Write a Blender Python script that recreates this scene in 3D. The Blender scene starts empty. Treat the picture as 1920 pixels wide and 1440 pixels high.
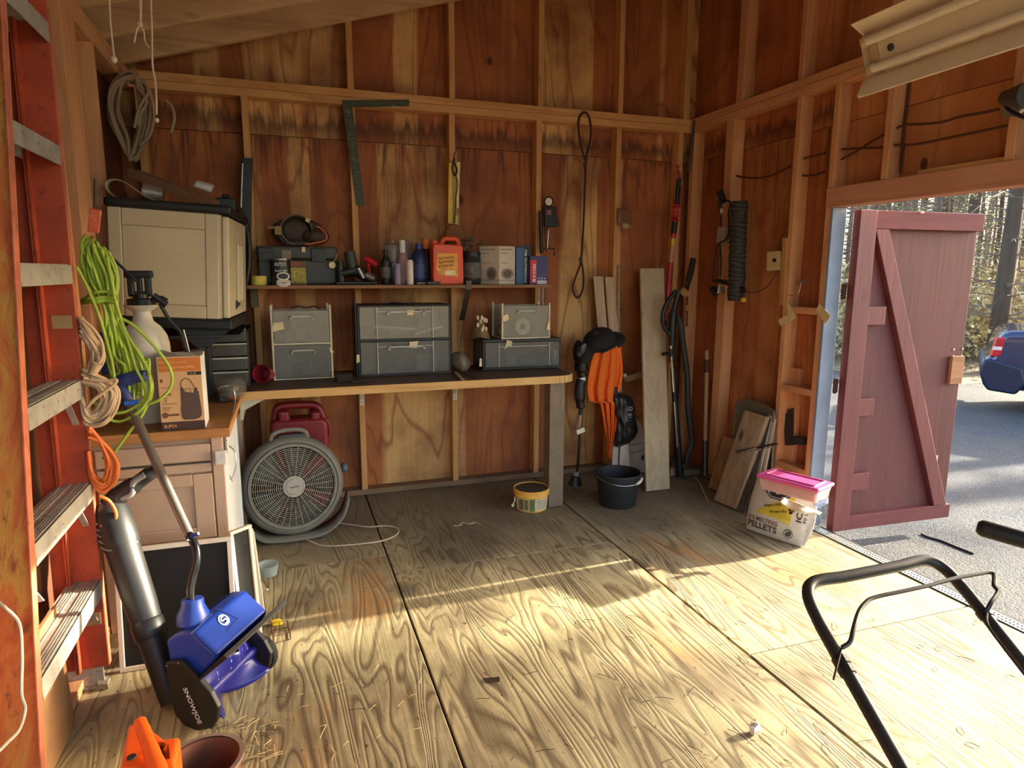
import bpy, bmesh, math, random
from mathutils import Vector, Matrix, Euler, noise
R = math.radians
random.seed(7)
sc = bpy.context.scene
COL = sc.collection
# ------------------------------------------------------------------ camera
F_PX, YAW, PIT, ROL, EYE = 1231.14, R(18.9197), R(9.6463), R(0.19416), 1.49
_f = Vector((math.sin(YAW)*math.cos(PIT), math.cos(YAW)*math.cos(PIT), -math.sin(PIT)))
_r0 = Vector((math.cos(YAW), -math.sin(YAW), 0)); _u0 = _r0.cross(_f)
_r = _r0*math.cos(ROL)+_u0*math.sin(ROL); _u = -_r0*math.sin(ROL)+_u0*math.cos(ROL)
cam = bpy.data.cameras.new('camera'); cam.sensor_width = 36; cam.lens = F_PX*36/1920
cam.clip_start = .02; cam.clip_end = 500
co = bpy.data.objects.new('camera', cam); COL.objects.link(co)
co.matrix_world = Matrix(((_r.x, _u.x, -_f.x, 0), (_r.y, _u.y, -_f.y, 0), (_r.z, _u.z, -_f.z, EYE), (0, 0, 0, 1)))
sc.camera = co
def ray(px, py): return _r*(px-960) - _u*(py-720) + _f*F_PX
def at(px, py, x=None, y=None, z=None, d=None):     # where a line of sight meets a known plane of the room (metres)
    v = ray(px, py); o = Vector((0, 0, EYE))
    if x is not None: t = (x-o.x)/v.x
    elif y is not None: t = (y-o.y)/v.y
    elif z is not None: t = (z-o.z)/v.z
    else: t = d/F_PX
    return o+v*t
def prj(p):
    q = Vector(p)-Vector((0, 0, EYE)); w = q.dot(_f); return (960+F_PX*q.dot(_r)/w, 720-F_PX*q.dot(_u)/w)
# ------------------------------------------------------------------ light
SUN_EL, SUN_AZ = R(17.5), R(-2.4)        # sun stands beyond the right doorway (+X), a touch towards +Y
sdir = Vector((math.cos(SUN_EL)*math.cos(SUN_AZ), -math.cos(SUN_EL)*math.sin(SUN_AZ), math.sin(SUN_EL)))
sl = bpy.data.lights.new('sun', 'SUN'); sl.energy = 15; sl.angle = R(.6); sl.color = (1, .91, .72)
so = bpy.data.objects.new('sun', sl); COL.objects.link(so); so.location = sdir*30
so.rotation_euler = sdir.to_track_quat('Z', 'Y').to_euler()
w = bpy.data.worlds.new('world'); sc.world = w; w.use_nodes = True
nt = w.node_tree; nt.nodes.clear()
sky = nt.nodes.new('ShaderNodeTexSky'); sky.sky_type = 'NISHITA'; sky.sun_disc = False
sky.sun_elevation = SUN_EL; sky.sun_rotation = R(90)+SUN_AZ; sky.dust_density = 2.5; sky.air_density = 1.0; sky.ozone_density = 1.0
bg = nt.nodes.new('ShaderNodeBackground'); bg.inputs['Strength'].default_value = .54
wo = nt.nodes.new('ShaderNodeOutputWorld'); nt.links.new(sky.outputs[0], bg.inputs[0]); nt.links.new(bg.outputs[0], wo.inputs[0])
vs = sc.view_settings; vs.view_transform = 'Standard'; vs.look = 'None'; vs.gamma = 1; vs.use_curve_mapping = False; vs.exposure = .9
# ------------------------------------------------------------------ object helpers
def tag(o, label=None, cat=None, group=None, kind=None):
    if label: o['label'] = label
    if cat: o['category'] = cat
    if group: o['group'] = group
    if kind: o['kind'] = kind
    return o
ORG = {}
def T(name, label, cat, loc=(0, 0, 0), group=None, kind=None):
    o = bpy.data.objects.new(name, None); o.empty_display_size = .05; COL.objects.link(o); o.location = loc
    ORG[o.name] = Vector(loc); return tag(o, label, cat, group, kind)
def S(name, label, loc=(0, 0, 0)): return T(name, label, None, loc, kind='structure')
I4 = Matrix.Identity(4)
def fr(origin, yaw=0, pitch=0, roll=0):
    return Matrix.Translation(Vector(origin)) @ Matrix.Rotation(R(yaw), 4, 'Z') @ Matrix.Rotation(R(pitch), 4, 'X') @ Matrix.Rotation(R(roll), 4, 'Y')
def frame3(o, xd, yd):                              # local x along xd, y near yd, z = x cross y
    x = Vector(xd).normalized(); y = Vector(yd); y = (y-x*y.dot(x)).normalized(); z = x.cross(y); o = Vector(o)
    return Matrix(((x.x, y.x, z.x, o.x), (x.y, y.y, z.y, o.y), (x.z, y.z, z.z, o.z), (0, 0, 0, 1)))
def cr(pts, k=6, closed=False):                     # Catmull-Rom smoothing
    P = [Vector(p) for p in pts]; n = len(P)
    if n < 3 or k < 2: return P
    out = []
    for i in range(n if closed else n-1):
        if closed: a, b, c, d = P[i-1], P[i], P[(i+1) % n], P[(i+2) % n]
        else: a, b, c, d = P[max(i-1, 0)], P[i], P[i+1], P[min(i+2, n-1)]
        for j in range(k):
            t = j/k
            out.append(.5*((2*b)+(c-a)*t+(2*a-5*b+4*c-d)*t*t+(3*b-a-3*c+d)*t**3))
    if not closed: out.append(P[-1])
    return out
class MB:
    def __init__(s, M=None): s.v = []; s.f = []; s.M = M or I4; s.mi = []; s.cm = 0
    def add(s, vs, fs, M=None):
        b = len(s.v); m = s.M if M is None else s.M @ M
        s.v += [m @ Vector(p) for p in vs]; s.f += [tuple(i+b for i in f) for f in fs]; s.mi += [s.cm]*len(fs); return s
    def box(s, x0, x1, y0, y1, z0, z1, M=None):
        vs = [(x0, y0, z0), (x1, y0, z0), (x1, y1, z0), (x0, y1, z0), (x0, y0, z1), (x1, y0, z1), (x1, y1, z1), (x0, y1, z1)]
        return s.add(vs, [(3, 2, 1, 0), (4, 5, 6, 7), (0, 1, 5, 4), (1, 2, 6, 5), (2, 3, 7, 6), (3, 0, 4, 7)], M)
    def cbox(s, c, d, M=None):
        c = Vector(c); return s.box(c.x-d[0]/2, c.x+d[0]/2, c.y-d[1]/2, c.y+d[1]/2, c.z-d[2]/2, c.z+d[2]/2, M)
    def bar(s, a, b, wd, th, side=(1, 0, 0)):       # rectangular bar a->b: wd across 'side', th the other way
        a = Vector(a); b = Vector(b); L = (b-a).length; side = Vector(side)
        return s.box(0, L, -wd/2, wd/2, -th/2, th/2, frame3(a, b-a, side))
    def hexa(s, q):                                  # 8 corners: bottom ring then top ring
        return s.add(q, [(3, 2, 1, 0), (4, 5, 6, 7), (0, 1, 5, 4), (1, 2, 6, 5), (2, 3, 7, 6), (3, 0, 4, 7)])
    def prism(s, poly, vec, M=None):                 # polygon (3-D points) pushed along vec
        n = len(poly); P = [Vector(p) for p in poly]; V = Vector(vec)
        return s.add(P+[p+V for p in P], [tuple(range(n))[::-1], tuple(range(n, 2*n))]+[(i, (i+1) % n, n+(i+1) % n, n+i) for i in range(n)], M)
    def tube(s, pts, r, n=8, closed=False, cap=True):
        P = [Vector(p) for p in pts]; m = len(P)
        if m < 2: return s
        rr = r if isinstance(r, (list, tuple)) else [r]*m
        t0 = (P[1]-P[0]).normalized(); up = Vector((0, 0, 1)) if abs(t0.z) < .9 else Vector((1, 0, 0))
        nx = t0.cross(up).normalized(); vs = []; fs = []; tp = t0
        for i in range(m):
            a = P[i-1] if (i > 0 or closed) else P[i]; b = P[(i+1) % m] if (i < m-1 or closed) else P[i]
            t = (b-a)
            t = t.normalized() if t.length > 1e-9 else tp
            nx = (nx-t*nx.dot(t))
            if nx.length < 1e-6: nx = t.orthogonal()
            nx.normalize(); ny = t.cross(nx); tp = t
            for k in range(n):
                c = 2*math.pi*k/n; vs.append(P[i]+(nx*math.cos(c)+ny*math.sin(c))*rr[i])
        for i in range(m if closed else m-1):
            j = (i+1) % m
            for k in range(n): fs.append((i*n+k, i*n+(k+1) % n, j*n+(k+1) % n, j*n+k))
        if cap and not closed: fs += [tuple(range(n))[::-1], tuple(range((m-1)*n, m*n))]
        return s.add(vs, fs)
    def cyl(s, a, b, r0, r1=None, n=16): return s.tube([a, b], [r0, r0 if r1 is None else r1], n)
    def lathe(s, prof, n=24, M=None, ang=2*math.pi): # (r,z) profile about local Z
        vs = []; fs = []; full = ang > 6.28; m = n if full else n+1
        for r, z in prof:
            for k in range(m):
                c = ang*k/n; vs.append((max(r, 1e-5)*math.cos(c), max(r, 1e-5)*math.sin(c), z))
        for i in range(len(prof)-1):
            for k in range(n):
                k2 = (k+1) % m; fs.append((i*m+k, i*m+k2, (i+1)*m+k2, (i+1)*m+k))
        return s.add(vs, fs, M)
    def sphere(s, c, rad, n=14, M=None):
        rad = Vector(rad) if hasattr(rad, '__len__') else Vector((rad,)*3); c = Vector(c)
        pr = [(math.sin(math.pi*i/n), -math.cos(math.pi*i/n)) for i in range(n+1)]
        m2 = Matrix.Translation(c) @ Matrix.Diagonal((rad.x, rad.y, rad.z, 1))
        return s.lathe(pr, n, m2 if M is None else M @ m2)
    def grid(s, fn, nu, nv, close_u=False):
        vs = [fn(i/nu, j/nv) for j in range(nv+1) for i in range(nu+1)]
        return s.add(vs, [(j*(nu+1)+i, j*(nu+1)+i+1, (j+1)*(nu+1)+i+1, (j+1)*(nu+1)+i) for j in range(nv) for i in range(nu)])
    def build(s, name, mat, parent=None, bevel=0, smooth=False, seg=2, sub=0, solid=0, jit=0):
        P = s.v
        if jit:
            P = [p+Vector((noise.noise(p*9), noise.noise(p*9+Vector((5, 1, 2))), noise.noise(p*9+Vector((1, 7, 3)))))*jit for p in P]
        if parent is not None: org = ORG[parent.name]
        else:
            n = len(P); org = Vector((sum(p.x for p in P)/n, sum(p.y for p in P)/n, min(p.z for p in P)))
        me = bpy.data.meshes.new(name); me.from_pydata([p-org for p in P], [], s.f)
        mats = mat if isinstance(mat, (list, tuple)) else [mat]
        for m in mats: me.materials.append(m)
        if len(mats) > 1: me.polygons.foreach_set('material_index', s.mi)
        bm = bmesh.new(); bm.from_mesh(me); bmesh.ops.remove_doubles(bm, verts=bm.verts, dist=1e-6)
        bmesh.ops.recalc_face_normals(bm, faces=bm.faces); bm.to_mesh(me); bm.free()
        o = bpy.data.objects.new(name, me); COL.objects.link(o)
        if parent is not None: o.parent = parent
        else: o.location = org
        ORG[o.name] = org
        if smooth:
            me.polygons.foreach_set('use_smooth', [True]*len(me.polygons))
            if smooth != 2:
                try: me.set_sharp_from_angle(angle=R(40))
                except Exception: pass
        if solid: mo = o.modifiers.new('solid', 'SOLIDIFY'); mo.thickness = solid; mo.offset = 0
        if bevel: mo = o.modifiers.new('bevel', 'BEVEL'); mo.width = bevel; mo.segments = seg; mo.limit_method = 'ANGLE'; mo.angle_limit = R(40)
        if sub: mo = o.modifiers.new('sub', 'SUBSURF'); mo.levels = sub; mo.render_levels = sub
        return o
    def one(s, name, mat, label, cat, group=None, kind=None, **k):
        o = s.build(name, mat, None, **k); return tag(o, label, cat, group, kind)
def dup(src, label=None, delta=(0, 0, 0), rot=0):    # a thing with its parts and sub-parts
    o = src.copy(); COL.objects.link(o); o.location = src.location+Vector(delta); o.rotation_euler.z += rot
    if label: o['label'] = label
    for ch in list(src.children):
        c = ch.copy(); COL.objects.link(c); c.parent = o
        for g in list(ch.children):
            d = g.copy(); COL.objects.link(d); d.parent = c
    return o
def text(s, o, xd, yd, h, mat, parent, name='lettering', fit=None, align='LEFT', lift=.0012, th=.0004, bold=0):
    cu = bpy.data.curves.new('t', 'FONT'); cu.body = s; cu.size = 1; cu.align_x = align; cu.resolution_u = 3; cu.extrude = .001; cu.offset = bold
    ob = bpy.data.objects.new('t', cu); COL.objects.link(ob); bpy.context.view_layer.update()
    me = bpy.data.meshes.new_from_object(ob.evaluated_get(bpy.context.evaluated_depsgraph_get()))
    bpy.data.objects.remove(ob); bpy.data.curves.remove(cu)
    xs = [v.co.x for v in me.vertices]; ys = [v.co.y for v in me.vertices]
    W = max(xs)-min(xs); H = max(ys)-min(ys)
    sy = h/max(H, 1e-6); sx = sy if fit is None else fit/W
    x0 = {'LEFT': min(xs), 'CENTER': (min(xs)+max(xs))/2, 'RIGHT': max(xs)}[align]; y0 = min(ys)
    M = frame3(o, xd, yd); m = MB(M)
    m.add([((v.co.x-x0)*sx, (v.co.y-y0)*sy, lift+(th if v.co.z > 0 else 0)) for v in me.vertices], [tuple(p.vertices) for p in me.polygons])
    bpy.data.meshes.remove(me)
    return m.build(name, mat, parent)
# ------------------------------------------------------------------ materials
MATS = {}
class NB:
    def __init__(s, name):
        s.m = bpy.data.materials.new(name); s.m.use_nodes = True; s.t = s.m.node_tree; s.b = s.t.nodes['Principled BSDF']; s._tc = None
    def n(s, typ, **k):
        nd = s.t.nodes.new('ShaderNode'+typ)
        for a, v in k.items(): setattr(nd, a, v)
        return nd
    def l(s, a, b): s.t.links.new(a, b)
    def obj(s):
        if s._tc is None: s._tc = s.n('TexCoord')
        return s._tc.outputs['Object']
    def mp(s, scale=(1, 1, 1), loc=(0, 0, 0), src=None, rnd=True):
        m = s.n('Mapping'); m.inputs['Scale'].default_value = scale; m.inputs['Location'].default_value = loc
        src = src or s.obj()
        if rnd:
            oi = s.n('ObjectInfo'); sc_ = s.n('VectorMath', operation='SCALE'); sc_.inputs['Scale'].default_value = 31.7
            cb = s.n('CombineXYZ')
            for i in range(3): s.l(oi.outputs['Random'], cb.inputs[i])
            s.l(cb.outputs[0], sc_.inputs[0]); ad = s.n('VectorMath', operation='ADD'); s.l(src, ad.inputs[0]); s.l(sc_.outputs[0], ad.inputs[1]); src = ad.outputs[0]
        s.l(src, m.inputs['Vector']); return m.outputs[0]
    def noise(s, vec, scale, detail=3, rough=.55, dist=0):
        n = s.n('TexNoise'); n.inputs['Scale'].default_value = scale; n.inputs['Detail'].default_value = detail; n.inputs['Roughness'].default_value = rough; n.inputs['Distortion'].default_value = dist
        s.l(vec, n.inputs['Vector']); return n.outputs['Fac']
    def math(s, op, a, b=None, c=None, clamp=False):
        m = s.n('Math', operation=op, use_clamp=clamp)
        for i, x in enumerate((a, b, c)):
            if x is None: continue
            if isinstance(x, (int, float)): m.inputs[i].default_value = x
            else: s.l(x, m.inputs[i])
        return m.outputs[0]
    def ramp(s, fac, stops, interp='LINEAR'):
        r = s.n('ValToRGB'); r.color_ramp.interpolation = interp; e = r.color_ramp.elements
        while len(e) < len(stops): e.new(.5)
        for i, (p, c) in enumerate(stops):
            e[i].position = p; e[i].color = (*c, 1) if hasattr(c, '__len__') else (c, c, c, 1)
        s.l(fac, r.inputs[0]); return r.outputs[0]
    def mix(s, fac, a, b, typ='MIX'):
        m = s.n('Mix', data_type='RGBA', blend_type=typ, clamp_factor=True)
        for i, x in ((0, fac), (6, a), (7, b)):
            if isinstance(x, (int, float)): m.inputs[i].default_value = x
            elif isinstance(x, tuple): m.inputs[i].default_value = (*x, 1) if len(x) == 3 else x
            else: s.l(x, m.inputs[i])
        return m.outputs[2]
    def bump(s, h, st=.3, d=.005):
        b = s.n('Bump'); b.inputs['Strength'].default_value = st; b.inputs['Distance'].default_value = d; s.l(h, b.inputs['Height']); s.l(b.outputs[0], s.b.inputs['Normal'])
    def out(s, col=None, rough=.6, metal=0, **k):
        if col is not None:
            if isinstance(col, tuple): s.b.inputs['Base Color'].default_value = (*col, 1)
            else: s.l(col, s.b.inputs['Base Color'])
        if isinstance(rough, (int, float)): s.b.inputs['Roughness'].default_value = rough
        else: s.l(rough, s.b.inputs['Roughness'])
        s.b.inputs['Metallic'].default_value = metal
        for a, v in k.items(): s.b.inputs[a.replace('_', ' ')].default_value = v
        return s.m
def sr(r, g, b): return tuple(((c/255)/12.92 if c/255 <= .04045 else ((c/255+.055)/1.055)**2.4) for c in (r, g, b))
def pm(name, rgb, rough=.5, metal=0, var=.18, scale=9, bump=.05, wear=None, **k):   # painted / plastic / metal: colour with soft mottling and fine relief
    key = (name, rgb)
    if key in MATS: return MATS[key]
    N = NB(name); c = sr(*rgb); v = N.mp()
    a = N.noise(v, scale, 4); col = N.mix(N.ramp(a, [(.3, 0.), (.7, 1.)]), tuple(x*(1-var) for x in c), tuple(min(x*(1+var), 1) for x in c))
    if wear:
        wn = N.noise(v, 34, 5, .7); col = N.mix(N.ramp(wn, [(.56, 0.), (.68, 1.)]), col, sr(*wear))
    ro = N.math('MULTIPLY_ADD', a, .2, rough-.1, clamp=True)
    if bump: N.bump(N.noise(v, scale*14, 2), bump, .002)
    MATS[key] = N.out(col, ro, metal, **k); return MATS[key]
def wood(name, base, dark, axis=2, rough=.75, ring=9, knots=.5, var=.5, weather=0):   # sawn lumber, grain along an axis
    key = (name, base, axis)
    if key in MATS: return MATS[key]
    N = NB(name); s = [1, 1, 1]; s[axis] = .07
    v = N.mp(tuple(s)); g = N.noise(v, ring, 4, .6, .6)
    fine = N.noise(v, ring*9, 3, .6)
    lines = N.math('PINGPONG', N.math('MULTIPLY', g, 7), 1)
    big = N.noise(N.mp((1.2,)*3), 2.2, 3)
    b = sr(*base); d = sr(*dark)
    col = N.mix(N.ramp(lines, [(.0, .55), (.5, 0.)]), b, d)
    col = N.mix(N.math('MULTIPLY', fine, .55), col, tuple(x*.55 for x in b))
    col = N.mix(N.ramp(big, [(.35, var*.8), (.65, 0.)]), col, d)
    if knots:
        sk = [3.2, 3.2, 3.2]; sk[axis] = 1.6
        vo = N.n('TexVoronoi'); vo.inputs['Scale'].default_value = 1.5; vo.inputs['Randomness'].default_value = 1; N.l(N.mp(tuple(sk)), vo.inputs['Vector'])
        col = N.mix(N.ramp(vo.outputs['Distance'], [(.06, .85*knots), (.14, 0.)]), col, tuple(x*.35 for x in d))
    if weather: col = N.mix(N.ramp(N.noise(N.mp((4, 4, 4)), 3, 5, .7), [(.4, weather), (.7, 0.)]), col, sr(92, 84, 74))
    N.bump(N.math('ADD', lines, fine), .25, .0015)
    MATS[key] = N.out(col, rough); return MATS[key]
def plywood(name, light, base, dark, axis=2, stain=False, bands=.6, dens=16, rough=.7, wline=.5, across=0):  # rotary-cut veneer: contour grain, broad veneer bands, football knots
    key = (name, base, axis)
    if key in MATS: return MATS[key]
    N = NB(name); s = [1.0, 1.0, 1.0]; s[axis] = .17
    v = N.mp(tuple(s)); g = N.noise(v, 2.3, 3, .45, .5)
    ln = N.math('PINGPONG', N.math('MULTIPLY', g, dens), 1)
    sb = [1.0, 1.0, 1.0]; sb[axis] = .04; sb[across] = 3.4
    band = N.noise(N.mp(tuple(sb)), 1.5, 1, .3)
    L, B, D = sr(*light), sr(*base), sr(*dark)
    col = N.mix(N.ramp(band, [(.53, 0.), (.575, bands)]), B, L)
    sf = [70., 70., 70.]; sf[axis] = 2.2
    fine = N.noise(N.mp(tuple(sf)), 1, 3, .6)
    col = N.mix(N.math('MULTIPLY', fine, .5), col, D)
    col = N.mix(N.ramp(ln, [(.0, wline), (.32, 0.)]), col, D)
    mot = N.noise(N.mp((1.6,)*3), 1.3, 5, .6); col = N.mix(N.ramp(mot, [(.36, .75), (.62, 0.)]), col, D)
    sk = [3., 3., 3.]; sk[axis] = 1.9
    vo = N.n('TexVoronoi'); vo.inputs['Scale'].default_value = 1.1; N.l(N.mp(tuple(sk)), vo.inputs['Vector'])
    col = N.mix(N.ramp(vo.outputs['Distance'], [(.05, .9), (.085, 0.)]), col, tuple(x*.25 for x in D))
    if stain:                                         # old water marks that crept up from the sheet joint
        geo = N.n('NewGeometry'); sep = N.n('SeparateXYZ'); N.l(geo.outputs['Position'], sep.inputs[0])
        drip = N.noise(N.mp((24, 24, 2.2), src=geo.outputs['Position'], rnd=False), 1, 4, .65)
        h = N.math('SUBTRACT', sep.outputs[2], 2.30)
        up = N.math('MULTIPLY', N.ramp(N.math('MULTIPLY_ADD', drip, .34, N.math('MULTIPLY', h, -1)), [(.03, 0.), (.09, 1.)]), N.ramp(N.math('ADD', h, .10), [(.05, 0.), (.17, 1.)]))
        edge = N.math('MULTIPLY', up, N.ramp(N.math('MULTIPLY_ADD', drip, .34, N.math('MULTIPLY', h, -1)), [(.06, 1.), (.2, .25)]))
        col = N.mix(N.math('MULTIPLY', edge, .85), col, tuple(x*.22 for x in D))
        low = N.math('MULTIPLY', N.ramp(N.math('MULTIPLY', h, -1), [(0., 1.), (.55, 0.)]), N.ramp(N.noise(N.mp((26, 26, 1.6), src=geo.outputs['Position'], rnd=False), 1, 4, .7), [(.5, 0.), (.62, .8)]))
        low = N.math('MULTIPLY', low, N.ramp(h, [(0., 1.), (.004, 0.)]))
        col = N.mix(low, col, tuple(x*.4 for x in D))
    N.bump(N.math('ADD', N.math('MULTIPLY', ln, .6), fine), .3, .0012)
    MATS[key] = N.out(col, rough); return MATS[key]
def clear(name, rgb, alpha=.45, rough=.3):            # cloudy see-through plastic
    key = (name, rgb)
    if key in MATS: return MATS[key]
    N = NB(name); v = N.mp(); a = N.noise(v, 12, 4); c = sr(*rgb)
    col = N.mix(a, tuple(x*.85 for x in c), tuple(min(1, x*1.1) for x in c))
    N.out(col, rough); tr = N.n('BsdfTransparent'); tr.inputs[0].default_value = (.92, .93, .93, 1); mx = N.n('MixShader'); N.l(N.math('MULTIPLY_ADD', a, .1, alpha-.05), mx.inputs[0])
    N.l(tr.outputs[0], mx.inputs[1]); N.l(N.b.outputs[0], mx.inputs[2]); N.l(mx.outputs[0], N.t.nodes['Material Output'].inputs[0])
    MATS[key] = N.m; return N.m
STUD = lambda ax: wood('stud lumber', (228, 170, 106), (180, 118, 64), ax)
STUDR = lambda ax: wood('aged stud lumber', (226, 164, 112), (176, 112, 68), ax)
PLYB = plywood('back wall plywood', (240, 188, 116), (188, 112, 54), (124, 60, 24), 2, True, 1.0, dens=26, wline=.65)
PLYU = plywood('upper wall plywood', (232, 174, 106), (170, 88, 40), (112, 48, 18), 2, False, 1.0, dens=22, wline=.5)
PLYR = plywood('right wall plywood', (224, 158, 100), (196, 114, 62), (134, 66, 32), 2, True, .6, across=1, dens=22)
PLYH = plywood('plywood above the doorway', (228, 168, 112), (206, 134, 82), (156, 88, 50), 2, False, .5, across=1, dens=20)
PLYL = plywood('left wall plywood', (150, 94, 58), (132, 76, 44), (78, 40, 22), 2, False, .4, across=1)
BLACK = pm('black plastic', (26, 25, 24), .45); DKGREY = pm('dark grey plastic', (52, 52, 50), .5); GREY = pm('grey plastic', (128, 126, 122), .5)
RUB = pm('black rubber', (20, 20, 20), .8); WHITE = pm('white plastic', (222, 218, 208), .45); STEEL = pm('bare steel', (168, 166, 160), .35, .9); DSTEEL = pm('dark steel', (70, 66, 60), .45, .8)
PAPER = pm('paper', (226, 214, 184), .8); RUST = pm('rusty steel', (86, 52, 34), .75, .3); INK = pm('black ink', (24, 22, 22), .7); WINK = pm('white ink', (236, 234, 228), .6)
TAPE = pm('masking tape', (214, 190, 140), .75)
# ================================================================== the shell
YB, YS, XR, XS, XL, XLS = 4.35, 4.44, 2.868, 2.957, -.76, -.85
PZ0, PZ1 = 2.50, 2.592                                # doubled top plate
DY1, DY0, DZ = 2.94, .45, 1.85                       # doorway in the right wall: far jamb, near jamb, header underside
SLOPE = .295; RZ = 2.62                               # rafter underside rises to the right
def roofz(x): return RZ+(x+.75)*SLOPE
XM = 3.3
# ---- floor
def floor_mat():
    N = NB('weathered plywood floor')
    v = N.mp((1, .13, 1)); g = N.noise(v, 4.6, 2, .5, .8)
    ln = N.math('PINGPONG', N.math('MULTIPLY', g, 34), 1)
    fine = N.noise(N.mp((90, 3, 90)), 1, 3, .6)
    big = N.noise(N.mp((1, .7, 1)), 2.4, 6, .65); rust = N.noise(N.mp((1.4, .7, 1), (3, 1, 0)), 1.7, 4, .6)
    col = N.mix(N.ramp(big, [(.38, 1.), (.66, 0.)]), sr(212, 198, 150), sr(152, 137, 104))
    col = N.mix(N.ramp(rust, [(.58, 0.), (.74, .75)]), col, sr(196, 134, 66))
    col = N.mix(N.math('MULTIPLY', fine, .45), col, sr(124, 96, 62))
    keep = N.ramp(N.noise(N.mp((1, .5, 1), (9, 4, 0)), 2.2, 3, .5), [(.3, .25), (.55, 1.)])
    col = N.mix(N.math('MULTIPLY', N.ramp(ln, [(.0, .9), (.2, .6), (.42, 0.)]), keep), col, sr(94, 77, 51))
    sp = N.noise(N.mp((1, .45, 1), (5, 5, 5)), 60, 2, .5); col = N.mix(N.ramp(sp, [(.68, 0.), (.74, .8)]), col, sr(58, 42, 28))
    # ground-in grime and painted-in shade towards the back of the shed, and two old oil spots
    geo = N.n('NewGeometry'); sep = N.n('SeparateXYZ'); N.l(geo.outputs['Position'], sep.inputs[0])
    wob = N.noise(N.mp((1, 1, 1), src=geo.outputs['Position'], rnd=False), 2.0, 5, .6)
    dirt_shade = N.ramp(N.math('MULTIPLY_ADD', wob, 1.1, N.math('SUBTRACT', sep.outputs[1], 3.45)), [(.1, 0.), (.75, .72)])
    col = N.mix(dirt_shade, col, sr(112, 96, 76))
    for (ox, oy, rad) in ((.46, 2.93, .10), (.86, 3.35, .32), (-.02, 3.0, .12), (.3, 1.55, .3)):
        ds = N.n('VectorMath', operation='DISTANCE'); ds.inputs[1].default_value = (ox, oy, 0); N.l(geo.outputs['Position'], ds.inputs[0])
        dd = N.math('MULTIPLY_ADD', wob, rad*1.4, N.math('SUBTRACT', ds.outputs['Value'], rad*.7))
        col = N.mix(N.ramp(dd, [(rad*.5, .5), (rad, 0.)]), col, sr(58, 50, 44))
    N.bump(N.math('ADD', N.math('MULTIPLY', ln, .8), fine), .55, .0025)
    return N.out(col, .68)
FLOOR = floor_mat()
fl = S('floor', 'weathered plywood floor of the shed')
xs = [-.85, -.778, .444, 1.664, 2.872]; cuts = {0: (), 1: (.9, 3.34), 2: (3.12, .68), 3: (1.955, 4.39)}
g = .0045
for i in range(4):
    ys = sorted([-1.2, 4.44]+list(cuts[i]))
    for a, b in zip(ys, ys[1:]):
        dz = random.uniform(-.002, .001)
        MB().box(xs[i]+g, xs[i+1]-g, a+g*.7, b-g*.7, -.02, dz).build('plywood_panel', FLOOR, fl, bevel=.003, seg=1)
MB().box(-.9, 2.90, -1.2, 4.5, -.16, -.021).build('joist_deck', pm('dark subfloor', (46, 36, 26), .9), fl)
# ---- back wall
wb = S('wall_back', 'plywood back wall on open studs')
studx = [-.72, -.17, .443, 1.075, 1.68, 2.285, 2.79]
for a, b in ((-.85, .46), (.46, 1.69), (1.69, 2.957)):
    MB().box(a+.001, b-.001, YS, YS+.012, 0, 2.304).build('plywood_panel', PLYB, wb)
    MB().box(a+.001, b-.001, YS, YS+.012, 2.308, 3.6+.3*(a+1)).build('plywood_panel', PLYB, wb)
for x in studx:
    MB().box(x-.019, x+.019, YB, YS-.001, .038, PZ0).build('stud', STUD(2), wb, bevel=.002, seg=1)
for x in (.443, 1.08, 1.69, 2.29, 2.82):
    MB().box(x-.019, x+.019, YB+.002, YS-.001, PZ1, roofz(x)+.14).build('stud', STUD(2), wb, bevel=.002, seg=1)
MB().box(2.80, 2.868, YB+.03, YS-.001, PZ1, 3.8).build('stud', STUD(2), wb, bevel=.002)
MB().box(XLS, XS, YB-.002, YS-.001, PZ0, PZ0+.045).build('top_plate', STUD(0), wb, bevel=.002)
MB().box(XLS, XS, YB, YS-.001, PZ0+.047, PZ1).build('top_plate', STUD(0), wb, bevel=.002)
MB().box(XLS, XS, YB, YS-.001, 0.001, .038).build('bottom_plate', wood('dirty plate', (150, 118, 86), (92, 66, 44), 0), wb, bevel=.002)
# outer siding behind the sheathing keeps daylight out of the sheet joints
MB().box(-.95, 3.02, YS+.013, YS+.03, -.1, 3.9).build('siding', pm('outer siding', (60, 40, 30), .9), wb)
# ---- right wall with the doorway
wr = S('wall_right', 'plywood right wall on open studs with a wide doorway')
for a, b in ((2.96, 4.44),):
    MB().box(XS, XS+.012, a, b, 0, 2.304).build('plywood_panel', PLYR, wr); MB().box(XS, XS+.012, a, b, 2.308, 3.88).build('plywood_panel', PLYR, wr)
MB().box(XS, XS+.012, DY0-.09, 2.96, DZ+.02, 2.304).build('plywood_panel', PLYH, wr); MB().box(XS, XS+.012, 1.745, 2.96, 2.308, 3.88).build('plywood_panel', PLYH, wr)
MB().box(XS, XS+.012, DY0-.09, 1.741, 2.308, 3.88).build('plywood_panel', PLYR, wr)
MB().box(XS, XS+.012, -1.2, DY0-.09, 0, 3.88).build('plywood_panel', PLYR, wr)
for y0, y1 in ((4.30, 4.35), (3.85, 3.93), (3.24, 3.278)):
    MB().box(XR, XS-.001, y0, y1, .038, PZ0).build('stud', STUDR(2), wr, bevel=.002, seg=1)
for y0, y1 in ((2.9585, 2.9965),):
    MB().box(XR, XS-.001, y0, y1, .038, DZ+.105).build('jack_stud', STUDR(2), wr, bevel=.002, seg=1)
MB().box(XR, XS-.001, 2.960, 2.995, DZ+.106, PZ0).build('stud', STUDR(2), wr, bevel=.002, seg=1)
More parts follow.
